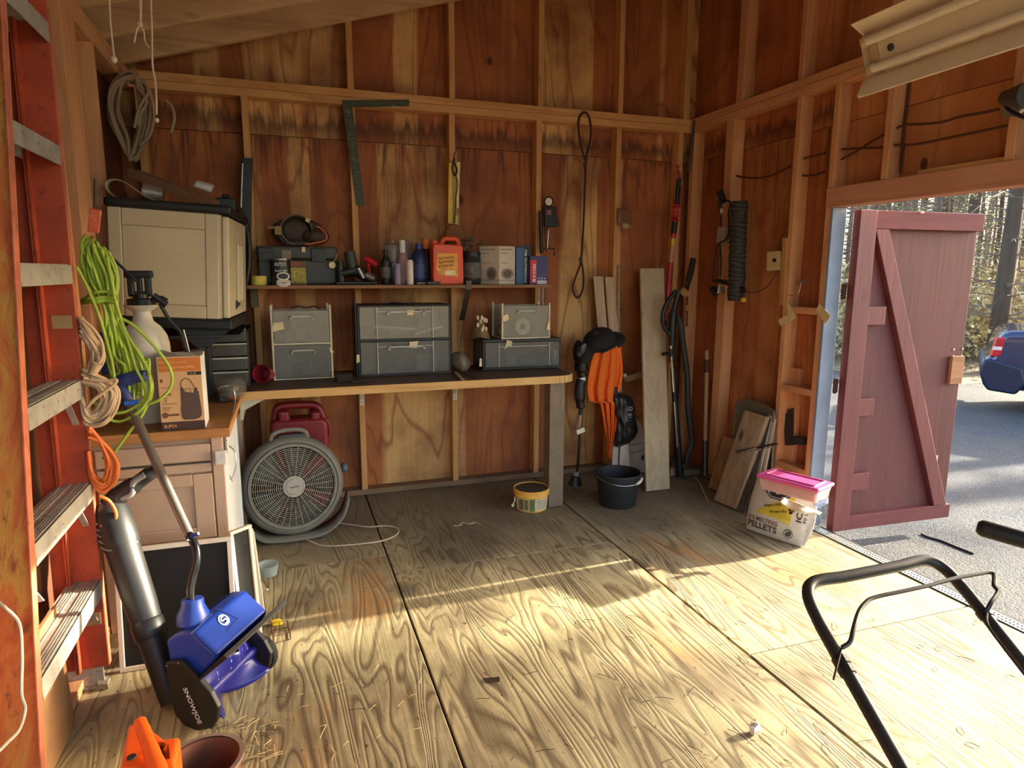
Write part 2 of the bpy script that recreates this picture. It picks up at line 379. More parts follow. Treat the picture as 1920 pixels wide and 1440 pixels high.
MB().box(XR+.055, XS-.001, 3.16, 3.24, .038, .92).build('scab_board', STUDR(2), wr, bevel=.002)
for z in (.315, .80, 1.275):
    MB().box(XR, XS-.001, 2.997, 3.239, z-.019, z+.019).build('blocking', STUDR(1), wr, bevel=.002, seg=1)
ys0 = at(1665, 230, x=XR).y
for y in (ys0, ys0-.61, ys0-1.22, ys0-1.83):
    MB().box(XR+.004, XS-.001, y-.019, y+.019, DZ+.106, PZ0).build('stud', STUDR(2), wr, bevel=.002, seg=1)
for y in (3.83, 3.27, 2.66, 2.05, 1.44, .83, .22, -.4):
    MB().box(XR+.002, XS-.001, y-.019-(.03 if y > 3.8 else 0), y+.019, PZ1, 3.88).build('stud', STUDR(2), wr, bevel=.002, seg=1)
MB().box(XR-.002, XS-.001, -1.2, YB-.003, PZ0, PZ0+.045).build('top_plate', STUDR(1), wr, bevel=.002)
MB().box(XR, XS-.001, -1.2, YB-.001, PZ0+.047, PZ1).build('top_plate', STUDR(1), wr, bevel=.002)
MB().box(XR, XS-.001, 3.0, YB-.001, .001, .038).build('bottom_plate', wood('dirty plate', (150, 118, 86), (92, 66, 44), 1), wr, bevel=.002)
HDR = wood('door header', (206, 146, 112), (164, 104, 76), 1)
MB().box(XR-.004, XS+.02, DY0-.1, 2.997, DZ, DZ+.105).build('header', HDR, wr, bevel=.003)
MB().box(XR+.01, XR+.03, 1.99, 2.45, DZ+.1055, DZ+.125).build('shim_strip', STUD(1), wr, bevel=.001)
JAMB = pm('grey painted jamb', (128, 138, 152), .6, var=.12)
MB().box(XR-.002, XS+.006, DY1, 2.958, .002, DZ-.001).build('jamb', JAMB, wr, bevel=.002)
MB().box(XR, XS+.03, DY0-.09, DY0, .002, DZ-.001).build('jamb', JAMB, wr, bevel=.002)
MB().box(XR, XS-.001, -1.2, -1.12, .038, PZ0).build('stud', STUDR(2), wr)
SD = pm('outer siding', (60, 40, 30), .9)
MB().box(XS+.013, XS+.028, 2.98, 4.46, -.1, 3.9).build('siding', SD, wr); MB().box(XS+.013, XS+.028, -1.2, 2.9795, DZ+.11, 3.9).build('siding', SD, wr)
# metal threshold strip, two rows of openings
m = MB(); n_ = 150; y0, y1 = DY0, DY1-.002; x0, x1 = 2.874, 2.93
for xa, xb in ((x0, x0+.008), ((x0+x1)/2-.005, (x0+x1)/2+.005), (x1-.008, x1)): m.box(xa, xb, y0, y1, .0, .004)
for i in range(n_+1):
    y = y0+(y1-y0)*i/n_; m.box(x0+.007, (x0+x1)/2-.004, y-.0035, y+.0035, .0003, .0037); m.box((x0+x1)/2+.004, x1-.007, y-.0035, y+.0035, .0003, .0037)
th = S('trim_1', 'perforated metal threshold strip at the open doorway')
m.build('perforated_strip', pm('zinc strip', (206, 204, 196), .4, .5), th)
MB().box(2.872, 2.96, DY0-.09, DY1, -.16, -.001).build('sill', pm('dark sill', (40, 38, 36), .8), th)
# ---- left wall
wl = S('wall_left', 'dark plywood left wall on open studs')
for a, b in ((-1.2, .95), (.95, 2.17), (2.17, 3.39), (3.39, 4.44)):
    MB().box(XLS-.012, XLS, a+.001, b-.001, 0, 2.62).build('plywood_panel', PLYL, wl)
for y0, y1 in ((3.58, 3.62), (2.95, 2.99), (1.1, 1.14), (.5, .54), (-.1, -.06)):
    MB().box(XLS+.001, XL, y0, y1, .038, PZ0).build('stud', STUDR(2), wl, bevel=.002, seg=1)
MB().box(XLS+.001, XLS+.012, 2.12, 2.33, 1.96, 2.17).build('backing_board', plywood('tan plywood', (170, 130, 84), (150, 112, 70), (96, 66, 38), 1, False, .3), wl)
MB().box(XLS+.001, XL, -1.2, YB-.001, PZ0, PZ1).build('top_plate', STUDR(1), wl, bevel=.002)
MB().box(XLS+.001, XL, -1.2, YB-.001, .001, .038).build('bottom_plate', STUDR(1), wl)
MB().box(XLS-.03, XLS-.013, -1.2, 4.46, -.1, 2.8).build('siding', SD, wl)
# ---- roof
ce = S('ceiling', 'sloping roof of boards on rafters')
ROOF = pm('grey roof sheathing', (190, 186, 164), .8, var=.2, scale=3)
RAF = wood('rafter lumber', (232, 188, 138), (176, 128, 86), 0)
for i in range(15):
    y = 4.33-.41*i
    q = []
    for z_ in (0, .19):
        for yy in (y-.02, y+.02):
            pass
    xa, xb = -.95, XM
    MB().hexa([(xa, y-.02, roofz(xa)), (xb, y-.02, roofz(xb)), (xb, y+.02, roofz(xb)), (xa, y+.02, roofz(xa)),
               (xa, y-.02, roofz(xa)+.15), (xb, y-.02, roofz(xb)+.15), (xb, y+.02, roofz(xb)+.15), (xa, y+.02, roofz(xa)+.15)]).build('rafter', RAF, ce, bevel=.002, seg=1)
for k in range(4):
    xa = -1.05+k*1.22; xb = min(xa+1.216, 3.2) if k < 3 else 3.3
    a, b = roofz(xa)+.151, roofz(xb)+.151
    for ya, yb in ((-1.4, .74), (.744, 3.18), (3.184, 4.5)):
        MB().hexa([(xa, ya, a), (xb, ya, b), (xb, yb, b), (xa, yb, a), (xa, ya, a+.015), (xb, ya, b+.015), (xb, yb, b+.015), (xa, yb, a+.015)]).build('roof_panel', ROOF, ce)
# ================================================================== left side: ladder, cords, cabinet
# ---- orange fibreglass step ladder standing against the left wall
ORF = pm('orange fibreglass', (168, 66, 32), .65, wear=(126, 50, 28), var=.3, scale=5)
def ladder_web():
    N = NB('weathered orange fibreglass'); v = N.mp((2, 2, .8)); a = N.noise(v, 3.5, 6, .7, 1.2); b = N.noise(N.mp((9, 9, 3)), 3, 5, .75)
    col = N.ramp(a, [(.35, sr(176, 78, 34)), (.48, sr(196, 112, 46)), (.58, sr(198, 150, 62)), (.7, sr(150, 80, 40))])
    col = N.mix(N.ramp(b, [(.6, 0.), (.7, .8)]), col, sr(92, 52, 30)); N.bump(b, .2, .002); return N.out(col, .7)
WEB = ladder_web(); FLG = pm('worn pinkish flange', (186, 104, 74), .6, wear=(140, 84, 62), var=.25, scale=12)
ALU = pm('worn aluminium', (172, 166, 154), .55, .3, wear=(132, 120, 104), var=.2, scale=14)
LX = -.675
nb_, nt_ = at(86, 1440, x=LX), at(8, -60, x=LX)       # near rail front edge
fb_, ft_ = at(206, 1252, x=LX), at(86, 0, x=LX)       # far rail front edge
def ext(a, b, z): return a+(b-a)*((z-a.z)/(b.z-a.z))
n0, n1 = ext(nb_, nt_, .07), ext(nb_, nt_, 2.35); f0, f1 = ext(fb_, ft_, .075), ext(fb_, ft_, 2.35)
for p in (n0, n1, f0, f1): p.x = LX+.0
lad = T('step_ladder', 'tall orange fibreglass step ladder with worn grey steps against the left wall', 'ladder', (LX, (n0.y+f0.y)/2, 0))
D, tk, fl_ = .148, .005, .03                          # channel depth, wall, flange
def rail(a, b, out, xoff=0, dp=D):
    m = MB(); m.cm = 0
    def seg(x0, x1, s0, s1):
        q = []
        for p in (a, b):
            q += [Vector((p.x+xoff+x0, p.y+out*s0, p.z)), Vector((p.x+xoff+x1, p.y+out*s0, p.z)), Vector((p.x+xoff+x1, p.y+out*s1, p.z)), Vector((p.x+xoff+x0, p.y+out*s1, p.z))]
        m.hexa(q)
    m.cm = 1; seg(-dp, 0, -tk, 0); m.cm = 0
    m.cm = 2; seg(-tk, 0, 0, fl_); m.cm = 0; seg(-dp, -dp+tk, 0, fl_)
    return m
rail(n0, n1, -1).build('rail', [ORF, WEB, FLG], lad, bevel=.001, seg=1)
rail(f0, f1, 1).build('rail', [ORF, ORF, FLG], lad, bevel=.001, seg=1)
xo = -.085
rail(n0+Vector((0, .01, 0)), n1+Vector((0, .01, 0)), 1, xo, .012).build('rear_rail', [ORF, ORF, ORF], lad)
rail(f0-Vector((0, .004, 0)), f1-Vector((0, .004, 0)), -1, xo, .012).build('rear_rail', [ORF, ORF, ORF], lad)
def railY(a, b, z): return a.y+(b.y-a.y)*((z-a.z)/(b.z-a.z))
for px, py in ((190, 1085), (171, 905), (153, 712), (131, 497), (109, 272), (88, 40)):
    z = at(px, py, x=LX).z; ya, yb = railY(n0, n1, z)+.0, railY(f0, f1, z)-.002
    st = MB().box(LX-.098, LX-.001, ya, yb, z-.004, z).box(LX-.004, LX+.0, ya, yb, z-.062, z).box(LX-.102, LX-.098, ya, yb, z-.05, z).build('step', ALU, lad)
    for k in range(10):
        if k in (4, 5): continue
        x = LX-.010-k*.0085; MB().box(x-.0022, x+.0012, ya+.004, yb-.004, z+.0002, z+.0024).build('tread_rib', ALU, st)
    if z < 1.5: MB().bar((LX-.03, yb-.004, z-.16), (LX-.03, yb-.13, z-.008), .02, .003).build('step_brace', ALU, lad)
for z in (1.32, .26):
    y = railY(f0, f1, z); MB().box(LX-.07, LX-.012, y-.0085, y-.0055, z-.022, z+.022).build('rivet_plate', pm('yellowed zinc', (168, 140, 96), .5, .4), lad)
for z, s in ((.62, 1),):
    y = railY(n0, n1, z)+.13
    MB().prism([(LX-.075, y-.07, z+.02), (LX-.02, y-.06, z+.055), (LX-.02, y-.055, z+.055), (LX-.075, y+.06, z+.02)], (0, 0, .003)).bar((LX-.05, y-.06, z+.02), (LX-.03, y-.02, z-.06), .02, .003).build('spreader_bracket', WHITE, lad)
for p, o_ in ((n0, -1), (f0, 1)):
    MB().box(p.x-D, p.x-.02, p.y-.004, p.y+.002, .0015, .09).box(p.x-D, p.x-.01, p.y-.02, p.y+.03, .0015, .008).build('foot', ALU, lad)
# cable hanging over the near rail
cy = n0.y-.05
pts = [at(x, y, x=LX+.012) for x, y in ((-8, 1125), (10, 1140), (36, 1170), (41, 1230), (40, 1300), (47, 1330), (36, 1368), (14, 1392), (-6, 1412))]
MB().tube(cr(pts, 6), .0042, 8).one('grey_cable', pm('grey cable sheath', (128, 118, 104), .5), 'thin grey cable looped down the near rail of the orange ladder', 'cable', smooth=True)
# cardboard sheet, rag, bracket and orange tool low down at the left
c0, c1, c2, c3 = at(85, 1250, x=-.70), at(140, 1190, x=-.70), at(146, 1350, x=-.68), at(90, 1420, x=-.68)
MB().hexa([(-.745, 1.97, .003), (-.735, 1.97, .003), (-.735, 2.33, .003), (-.745, 2.33, .003), (-.757, 1.97, .43), (-.747, 1.97, .43), (-.747, 2.33, .43), (-.757, 2.33, .43)]).one('cardboard_sheet', pm('brown cardboard', (146, 104, 66), .85), 'brown cardboard sheet standing behind the lower ladder steps', 'cardboard')
def clothgrid(cx, cy, rx, ry, h, seed, n=22):
    def fn(u, v):
        a, b = (u-.5)*2, (v-.5)*2
        e = max(0, 1-(abs(a)**2.5+abs(b)**2.5)/1.6)
        z = .004+h*e*(.55+.9*noise.noise(Vector((a*2.2+seed, b*2.2, seed))))
        return (cx+a*rx*(1+.16*noise.noise(Vector((b*2, seed, 0)))), cy+b*ry*(1+.16*noise.noise(Vector((a*2, 3, seed)))), max(.003, z))
    return MB().grid(fn, n, n)
clothgrid(-.60, 1.84, .12, .09, .07, 3.3).one('white_rag', pm('dirty white cloth', (168, 156, 138), .9), 'crumpled off-white rag on the floor under the ladder', 'rag', smooth=True, solid=.002)
m = MB().tube([at(x, y, z=.012) for x, y in ((150, 1276), (192, 1266), (190, 1290), (198, 1291))], .004, 6)
p = [at(x, y, z=.003) for x, y in ((150, 1270), (190, 1262), (190, 1286), (203, 1284), (203, 1292), (184, 1293), (184, 1270), (150, 1278))]
MB().prism(p, (0, 0, .02)).one('metal_bracket', pm('dull zinc', (160, 146, 124), .5, .5), 'bent metal bracket lying on the floor beside the ladder foot', 'bracket')
OR = pm('orange plastic', (238, 98, 26), .42, var=.08)
og = T('orange_tool', 'bright orange plastic tool with a looped handle on the floor, lower left', 'tool', (-.46, 1.80, 0))
A = at(262, 1352, z=.30); B = at(300, 1452, z=.26)
ax = (A-B); ax.normalize()
m = MB().tube(cr([B-ax*.04, B+ax*.05, B+ax*.10, A-ax*.02, A+ax*.002], 5), [.022]*5+[.020]*5+[.018]*5+[.0165]*4+[.010]*2, 12)
m.build('grip', OR, og, smooth=True)
Z0 = .16
pl = [at(x, y, z=Z0+.06) for x, y in ((243, 1376), (226, 1460), (330, 1460), (324, 1411), (312, 1407), (292, 1390), (275, 1376))]
MB().prism(pl, (0, 0, .03)).build('guard', OR, og, bevel=.008, seg=3)
MB().box(-.40, -.33, 1.70, 1.80, .12, .25).build('housing', OR, og, bevel=.012, seg=3)
for x, y, r_ in ((247, 1420, .012), (284, 1404, .010)):
    c = at(x, y, z=Z0+.093); MB(Matrix.Translation(c)).lathe([(r_, 0), (r_*.9, .003), (.0, .003)], 14).build('hole_rim', DKGREY, og)
MB().box(-.50, -.34, 1.66, 1.80, .002, .19).build('body', BLACK, og, bevel=.015)
# grey tub right of the orange tool
tb = T('grey_tub', 'brown tub with a ragged grey plastic rim beside the orange tool', 'tub', (-.285, 1.85, 0))
mt = Matrix.Translation((-.285, 1.85, 0))
MB(mt).lathe([(.0, .002), (.085, .002), (.098, .12), (.094, .12), (.082, .008), (.0, .008)], 28).build('tub_body', pm('brown tub', (112, 66, 44), .7), tb, smooth=True, jit=.006)
MB(mt).lathe([(.094, .112), (.106, .114), (.108, .126), (.094, .126)], 28).build('rim', pm('dusty rim', (140, 120, 104), .6), tb, smooth=True, jit=.006)
# ---- post-like stud on left wall beside the ladder
pq = [at(95, 30, x=XL+.002), at(150, 60, x=XL+.002)]
MB().box(XLS+.002, XL+.012, 3.08, 3.27, .039, PZ0-.001).build('stud', STUDR(2), wl, bevel=.003)
# ---- hanging strings
STR = pm('white cotton string', (214, 190, 160), .9)
def string(pts, y, label, knots, r=.0035):
    P = [at(a, b, y=y) for a, b in pts]; o = MB().tube(cr(P, 5), r, 6)
    t = T('hanging_string', label, 'string', P[0]); o.build('cord', STR, t, smooth=True)
    for a, b, k in knots:
        c = at(a, b, y=y); m = MB().sphere(c, (k, k*.8, k*1.1), 8); m.build('knot', STR, t, smooth=True, jit=.004)
    return t
string([(203, -60), (205, 0), (207, 40), (211, 80), (214, 108)], 2.9, 'short white string with a fat end knot, leftmost of the strings hanging from the rafters', [(214, 111, .012)])
string([(281, -60), (283, 0), (285, 60), (286, 120), (292, 160), (294, 215)], 2.9, 'longest white string hanging down in front of the grey cord coil', [(294, 225, .008)])
t = string([(262, -60), (262, 0), (263, 42)], 2.9, 'doubled string tied in a loose bow under the rafters, between two single strings', [(263, 46, .010)], .0028)
for q in ([(265, -60), (265, 0), (264, 42)], [(264, 47), (257, 55), (252, 80)], [(264, 47), (270, 60), (272, 78), (280, 89)]):
    MB().tube(cr([at(a, b, y=2.9) for a, b in q], 4), .0028, 6).build('cord', STR, t, smooth=True)
# ---- coil of grey-brown cord on the left wall
coil = T('cord_coil', 'big oval coil of stiff grey-brown hose hung high in the back left corner', 'hose', at(245, 130, y=4.05))
HM = pm('grey brown hose', (160, 134, 104), .65); rnd = random.Random(3)
cm_ = MB()
for i in range(15):
    y = 4.10+rnd.uniform(-.05, .06); w0 = rnd.uniform(-1, 1); sx = rnd.uniform(.55, 1.15)
    top = (248+rnd.uniform(-10, 16), 128+rnd.uniform(0, 26)); bot = (250+rnd.uniform(-8, 8), 302-rnd.uniform(0, 22))
    lx = 247-40*sx+rnd.uniform(-4, 6); rx = 247+34*sx*rnd.uniform(.5, 1.1)
    loop = [top, (lx+10, 150+rnd.uniform(0, 14)), (lx, 200+rnd.uniform(-12, 14)), (lx+18, 255), bot, (rx-10, 262), (rx, 215+rnd.uniform(-10, 10)), (rx-6, 165)]
    P = [at(a, b, y=y+.012*math.sin(j*1.7+i)) for j, (a, b) in enumerate(loop)]
    cm_.tube(cr(P, 6, True), .0085, 8, closed=True)
cm_.build('loops', HM, coil, smooth=True)
for q in ([(276, 168), (286, 190), (288, 225), (280, 255), (262, 272)], [(310, 188), (322, 200), (327, 222), (320, 250)], [(258, 165), (275, 190), (262, 215), (258, 235)], [(282, 170), (262, 200), (252, 240)]):
    MB().tube(cr([at(a, b, y=4.03) for a, b in q], 6), .008, 8).build('loose_end', HM, coil, smooth=True)
# ---- beige resin cabinet on a black shelf
BEI = pm('beige resin', (196, 178, 142), .5, var=.08, scale=4); BEI2 = pm('pale beige resin', (206, 190, 156), .5, var=.06)
cb = T('resin_cabinet', 'beige resin storage cabinet with black top and base, up on the left counter shelf', 'cabinet', (-.5, 3.40, 1.25))
MC = fr((-.755, 3.43, 1.29), -4.0, 0, 3.0)               # local x along the side panel, y into depth, z up
W_, Dp, H_ = .47, .60, .485
MB(MC).box(0, W_, .006, Dp, 0, H_).build('body', BEI, cb, bevel=.008)
MB(MC).box(0, .055, -.006, .006, 0, H_).box(.40, W_-.012, -.006, .006, 0, H_).box(.0555, .3995, -.006, .006, H_-.075, H_).box(.0555, .3995, -.006, .006, 0, .06).build('side_frame', BEI, cb, bevel=.005)
MB(MC).box(.0555, .3995, -.002, .006, .0605, H_-.0755).build('side_panel', BEI, cb, bevel=.004)
MB(MC).box(-.012, W_+.045, -.016, Dp+.02, H_+.001, H_+.042).build('black_top', BLACK, cb, bevel=.012)
MB(MC).box(-.012, W_+.045, -.016, Dp+.02, -.05, -.001).build('black_base', BLACK, cb, bevel=.01)
d = MB(MC).box(W_+.001, W_+.032, .0, .30, .006, H_-.008).build('door', BEI2, cb, bevel=.008)
MB(MC).box(W_+.033, W_+.045, .27, .285, .08, H_-.13).box(W_+.033, W_+.043, .235, .25, .06, H_-.12).build('door_handle', BEI2, d, bevel=.003)
d = MB(MC).box(W_+.001, W_+.032, .304, Dp, .006, H_-.008).build('door', BEI2, cb, bevel=.008)
MB(MC).box(W_+.033, W_+.05, .32, .335, .08, H_-.13).build('door_handle', BEI2, d, bevel=.003)
# black bracket underneath
bk = T('shelf_bracket', 'black folding bracket under the beige cabinet', 'bracket', (-.5, 3.5, 1.0))
pa = [at(318, 608, y=3.46), at(442, 610, y=3.46), at(394, 650, y=3.46), at(370, 652, y=3.46)]
MB().box(-.75, -.22, 3.44, 3.98, 1.175, 1.188).build('shelf', BLACK, bk)
MB().prism(pa, (0, .04, 0)).build('gusset', BLACK, bk)
MB().bar(at(447, 566, y=3.60), at(374, 655, y=3.60), .03, .03, (0, 1, 0)).build('strut', BLACK, bk, bevel=.004)
MB().box(-.42, -.37, 3.56, 3.64, .861, 1.12).build('leg', BLACK, bk, bevel=.004)
# dark hoop behind the cabinet door
P = [at(433+30*math.cos(a)+4, 478+92*math.sin(a), y=4.12) for a in [-1.9+i*3.8/16 for i in range(17)]]
MB().tube(P, .016, 8).one('black_hoop', BLACK, 'black rubber hoop standing behind the beige cabinet doors', 'hoop', smooth=True)
# things on top of the cabinet
MT = lambda px, py, y: at(px, py, y=y)
A, B = at(250, 325, y=3.78), at(402, 383, y=3.62)
MB().bar(A, B, .095, .042, (0, 1, .2)).one('wood_offcut', wood('grey pine', (150, 106, 76), (110, 72, 48), 0), 'short weathered board lying tilted on top of the beige cabinet', 'board', bevel=.003)
P = [at(x, y, y=3.48) for x, y in ((272, 375), (240, 373), (215, 368), (200, 356), (197, 345), (203, 338), (215, 336), (232, 341), (252, 354), (275, 370), (300, 377))]
m = MB(); P = cr(P, 5)
m.grid(lambda u, v: P[min(int(round(u*(len(P)-1))), len(P)-1)]+Vector((0, .09*v, 0)), len(P)-1, 2)
m.one('coiled_band', pm('pale plastic band', (176, 152, 118), .6), 'pale flat band curled into a loop at the left end of the cabinet top', 'strap', solid=.003, smooth=True)
ca = T('tin_can', 'shiny metal can lying on its side on the cabinet top under the board', 'can', at(285, 378, y=3.52))
a, b = at(269, 359, y=3.56), at(306, 366, y=3.56)
m = MB(); m.tube([a, a+(b-a)*.08, a+(b-a)*.1, a+(b-a)*.9, a+(b-a)*.92, b], [.042, .042, .040, .040, .043, .043], 20); m.build('can_body', STEEL, ca, smooth=True)
MB().cyl(b+(b-a)*.004, b+(b-a)*.03, .040).build('lid', pm('tin lid', (190, 170, 140), .3, .9), ca)
c = at(380, 350, y=3.72)
m = MB(fr(c, 10, 0, 20)).box(-.045, .045, -.03, .03, -.022, .022); m.one('plastic_packet', clear('crinkled clear wrap', (196, 186, 170), .6, .15), 'small packet in crinkled clear wrap on top of the tilted board', 'packet', bevel=.012, seg=3, sub=1, jit=.02)
c = at(425, 385, y=3.80); MB(fr(c, 0)).box(-.05, .045, -.04, .04, -.03, .035).box(-.02, .02, -.02, .02, .035, .055).one('black_gadget', BLACK, 'black plastic gadget on the right end of the cabinet top', 'gadget', bevel=.008)
# orange ratchet handle on a hook + hanging
hk = T('hanging_tag', 'red orange handled hook tool hanging over the green cord bundle', 'tool', at(178, 330, y=2.72))
MB().tube([at(178, 335, y=2.72), at(178, 392, y=2.72)], .004, 6).build('hook', DSTEEL, hk)
MB().bar(at(180, 392, y=2.72), at(175, 436, y=2.72), .035, .012, (1, 0, 0)).build('handle', pm('red orange tape', (206, 92, 54), .7, wear=(220, 190, 160)), hk, bevel=.003)
# ---- green extension cord, gathered and tied
def bundle(name, label, cat, mat, r, loops, org, y=None, extra=()):
    t = T(name, label, cat, org); m = MB()
    for P in loops: m.tube(P, r, 7)
    m.build('loops', mat, t, smooth=2)
    for P in extra: MB().tube(P, r, 7).build('loose_strand', mat, t, smooth=2)
    return t
GR = pm('lime green cord', (152, 174, 52), .45, var=.1); rnd = random.Random(11)
def strand(path, y0, dy=.03, k=6, jx=3): 
    return cr([at(x+rnd.uniform(-jx, jx), yy, y=y0+rnd.uniform(-dy, dy)) for x, yy in path], k)
loops = []
for i in range(22):
    s = i/21; xa = 148+s*52; xw = 192+s*24; xb = 205+s*72; yb = 690+rnd.uniform(-20, 60)
    loops.append(strand([(160+s*28, 436+22*s+rnd.uniform(0, 22)), (xa+4, 470+rnd.uniform(-10, 20)), (xa+14+6*s, 520), (xw, 570), (xw+8+8*s, 620), (xb-8, 670), (xb+6, yb), (xb+6, yb+30)], 2.70, .03))
for i in range(5):
    y = 3.0; o = rnd.uniform(-5, 5)
    loops.append(cr([at(x, yy+o, y=2.64+(.08 if k in (0, 4) else 0)) for k, (x, yy) in enumerate(((156+rnd.uniform(-4, 6), 566), (176, 552+i*5), (198, 549+i*5), (216, 552+i*5), (220, 566)))], 6))
ext_ = [strand(q, 2.62, .008, 8, 0) for q in (
    [(200, 480), (212, 540), (222, 590), (250, 610), (290, 650), (318, 690), (322, 720), (305, 745), (280, 757), (255, 760)],
    [(215, 560), (235, 620), (262, 665), (280, 700), (280, 740), (262, 770), (225, 790), (190, 780), (172, 770)],
    [(280, 700), (282, 735), (268, 775), (242, 810), (212, 850), (192, 860)],
    [(225, 600), (240, 640), (255, 690), (270, 720), (270, 748), (235, 772), (185, 776)],
    [(143, 500), (160, 530), (185, 590), (200, 640), (212, 690), (214, 745), (190, 760), (170, 752)])]
bundle('extension_cord', 'lime green extension cord in a long tied bundle hanging left of the beige cabinet', 'cord', GR, .0056, loops, at(180, 430, y=2.70), extra=ext_)
# ---- tan cord bundle
TN = pm('tan cord', (190, 160, 124), .6); loops = []
for i in range(16):
    s = i/15
    loops.append(strand([(150, 594+s*34), (168-s*4, 622+s*20), (192-s*22, 664), (180-s*16, 698), (154, 714)], 2.60, .015))
for i in range(20):
    s = i/19
    loops.append(strand([(154, 692+s*28), (178+s*2, 702+s*24), (218-s*26, 728+s*14), (216-s*30, 766-s*8), (192-s*18, 796-s*24), (160, 794-s*30), (152, 745)], 2.58, .018))
tb = bundle('extension_cord', 'tan extension cord in two coils between the orange ladder and the green cord', 'cord', TN, .0056, loops, at(160, 600, y=2.60), extra=[strand([(150, 596), (172, 614), (190, 640), (192, 668), (180, 690), (174, 704)], 2.56, .004, 8, 0), strand([(168, 712), (200, 714), (218, 712), (212, 722), (178, 748), (162, 765)], 2.55, .004, 8, 0)])
MB().tube([at(172, 702, y=2.55), at(183, 682, y=2.55)], [.013, .016], 10).build('plug', TN, tb, smooth=True)
# ---- orange cord coil
OC = pm('orange cord', (226, 112, 44), .5); loops = []
for i in range(9):
    s = i/8
    loops.append(strand([(166, 800+s*20), (186+s*2, 822+s*10), (220-s*22, 862+s*6), (216-s*20, 900-s*4), (192-s*6, 922-s*22), (172, 896-s*12), (166, 846)], 2.56, .012, 7, 2))
oc = bundle('extension_cord', 'orange extension cord coiled low beside the ladder, drooping over the blower', 'cord', OC, .006, loops, at(170, 800, y=2.56), extra=[strand([(186, 930), (205, 940), (217, 962), (214, 980), (198, 987), (188, 985)], 2.55, .003, 8, 0)])
MB().box(-.0, .0, 0, 0, 0, 0) if False else None
# ---- counter cabinet
CRM = pm('cream painted wood', (196, 164, 136), .55, var=.08, scale=5); WHP = pm('white painted side', (222, 224, 224), .55, var=.06, scale=4)
CZ = .858; cfr = at(430, 803, z=CZ); cxl, cxr, cyf = -.755, cfr.x-.032, cfr.y+.048
cc = T('base_cabinet', 'cream base cabinet with a plywood counter, left of the workbench', 'cabinet', (-.5, cyf, 0))
yb2 = 3.62
MB().box(cxl, cxr-.014, cyf+.022, yb2, .001, CZ-.034).build('carcass', CRM, cc, bevel=.002)
MB().box(cxr-.013, cxr, cyf+.02, yb2, .001, CZ-.034).build('side_panel', WHP, cc, bevel=.002)
for ys_ in (cyf+.04, yb2-.09): MB().box(cxr+.0003, cxr+.006, ys_, ys_+.07, .10, CZ-.035).build('side_stile', WHP, cc)
zz_ = lambda py: at(330, py, y=cyf).z
dr = MB().box(cxl+.01, cxr-.05, cyf, cyf+.02, zz_(869), zz_(836)).build('drawer_front', CRM, cc, bevel=.004)
MB().box(cxl+.01, cxr-.05, cyf+.004, cyf+.0215, zz_(890), zz_(873)).build('rail', CRM, cc, bevel=.004)
MB().box(cxl+.03, cxr-.05, cyf-.001, cyf-.0001, zz_(872), zz_(869.5)).build('drawer_shadow_gap', DKGREY, cc)
zt_, zb_ = zz_(893), zz_(1015)
dd = MB().box(cxl+.01, cxl+.06, cyf, cyf+.02, zb_, zt_).build('door_stile', CRM, cc, bevel=.003); MB().box(cxr-.125, cxr-.05, cyf, cyf+.02, zb_, zt_).build('door_stile', CRM, cc, bevel=.003)
MB().box(cxl+.0605, cxr-.1255, cyf, cyf+.02, zt_-.05, zt_).build('door_rail', CRM, cc, bevel=.003); MB().box(cxl+.0605, cxr-.1255, cyf, cyf+.02, zb_, zb_+.05).build('door_rail', CRM, cc, bevel=.003)
MB().box(cxl+.061, cxr-.126, cyf+.008, cyf+.019, zb_+.0505, zt_-.0505).build('door_panel', CRM, cc)
MB().box(cxr-.046, cxr-.002, cyf, cyf+.0205, .10, CZ-.04).build('face_stile', CRM, cc, bevel=.003)
hp = MB().box(cxr+.0065, cxr+.009, cyf+.01, cyf+.06, CZ-.13, CZ-.045).build('hinge_plate', pm('yellowed zinc', (168, 140, 96), .5, .4), cc)
for z in (CZ-.11, CZ-.07): MB(Matrix.Translation((cxr+.009, cyf+.035, z)) @ Matrix.Rotation(R(90), 4, 'Y')).lathe([(.005, 0), (.004, .002), (0, .002)], 10).build('screw', DSTEEL, hp)
MB().box(cxr-.035, cxr+.012, cyf-.02, cyf-.0005, CZ-.16, CZ-.10).build('catch_block', WHITE, cc, bevel=.006)
CTOP = plywood('counter plywood', (190, 142, 82), (170, 120, 66), (120, 78, 40), 0, False, .4, rough=.5)
MB().box(-.757, cxr+.02, cyf-.035, 3.70, CZ-.033, CZ).build('countertop', CTOP, cc, bevel=.002)
MB().box(-.757, -.268, 3.702, 4.348, CZ-.033, CZ).build('countertop', CTOP, cc, bevel=.002)
MB().box(-.757, cxr+.032, cyf-.048, cyf-.0355, CZ-.036, CZ+.001).build('edge_strip', wood('edge strip', (212, 150, 84), (160, 96, 50), 0), cc, bevel=.002)
MB().box(cxr+.0205, cxr+.032, cyf-.035, 3.70, CZ-.036, CZ+.001).build('edge_strip', wood('edge strip', (212, 150, 84), (160, 96, 50), 1), cc, bevel=.002)
MB().box(cxl+.02, -.28, 3.95, 4.30, .001, CZ-.034).build('carcass', CRM, cc)
for px, py in ((436, 765), (437, 882)):
    c = at(px, py, x=cxr+.02); P = [(cxr+.012+.02*math.sin(i*.9), c.y+.04*math.sin(i*1.3), c.z+.08-.022*i+.03*math.cos(i)) for i in range(8)]
    MB().tube(cr(P, 5), .003, 6).build('wire_tie', STEEL, cc, smooth=True)
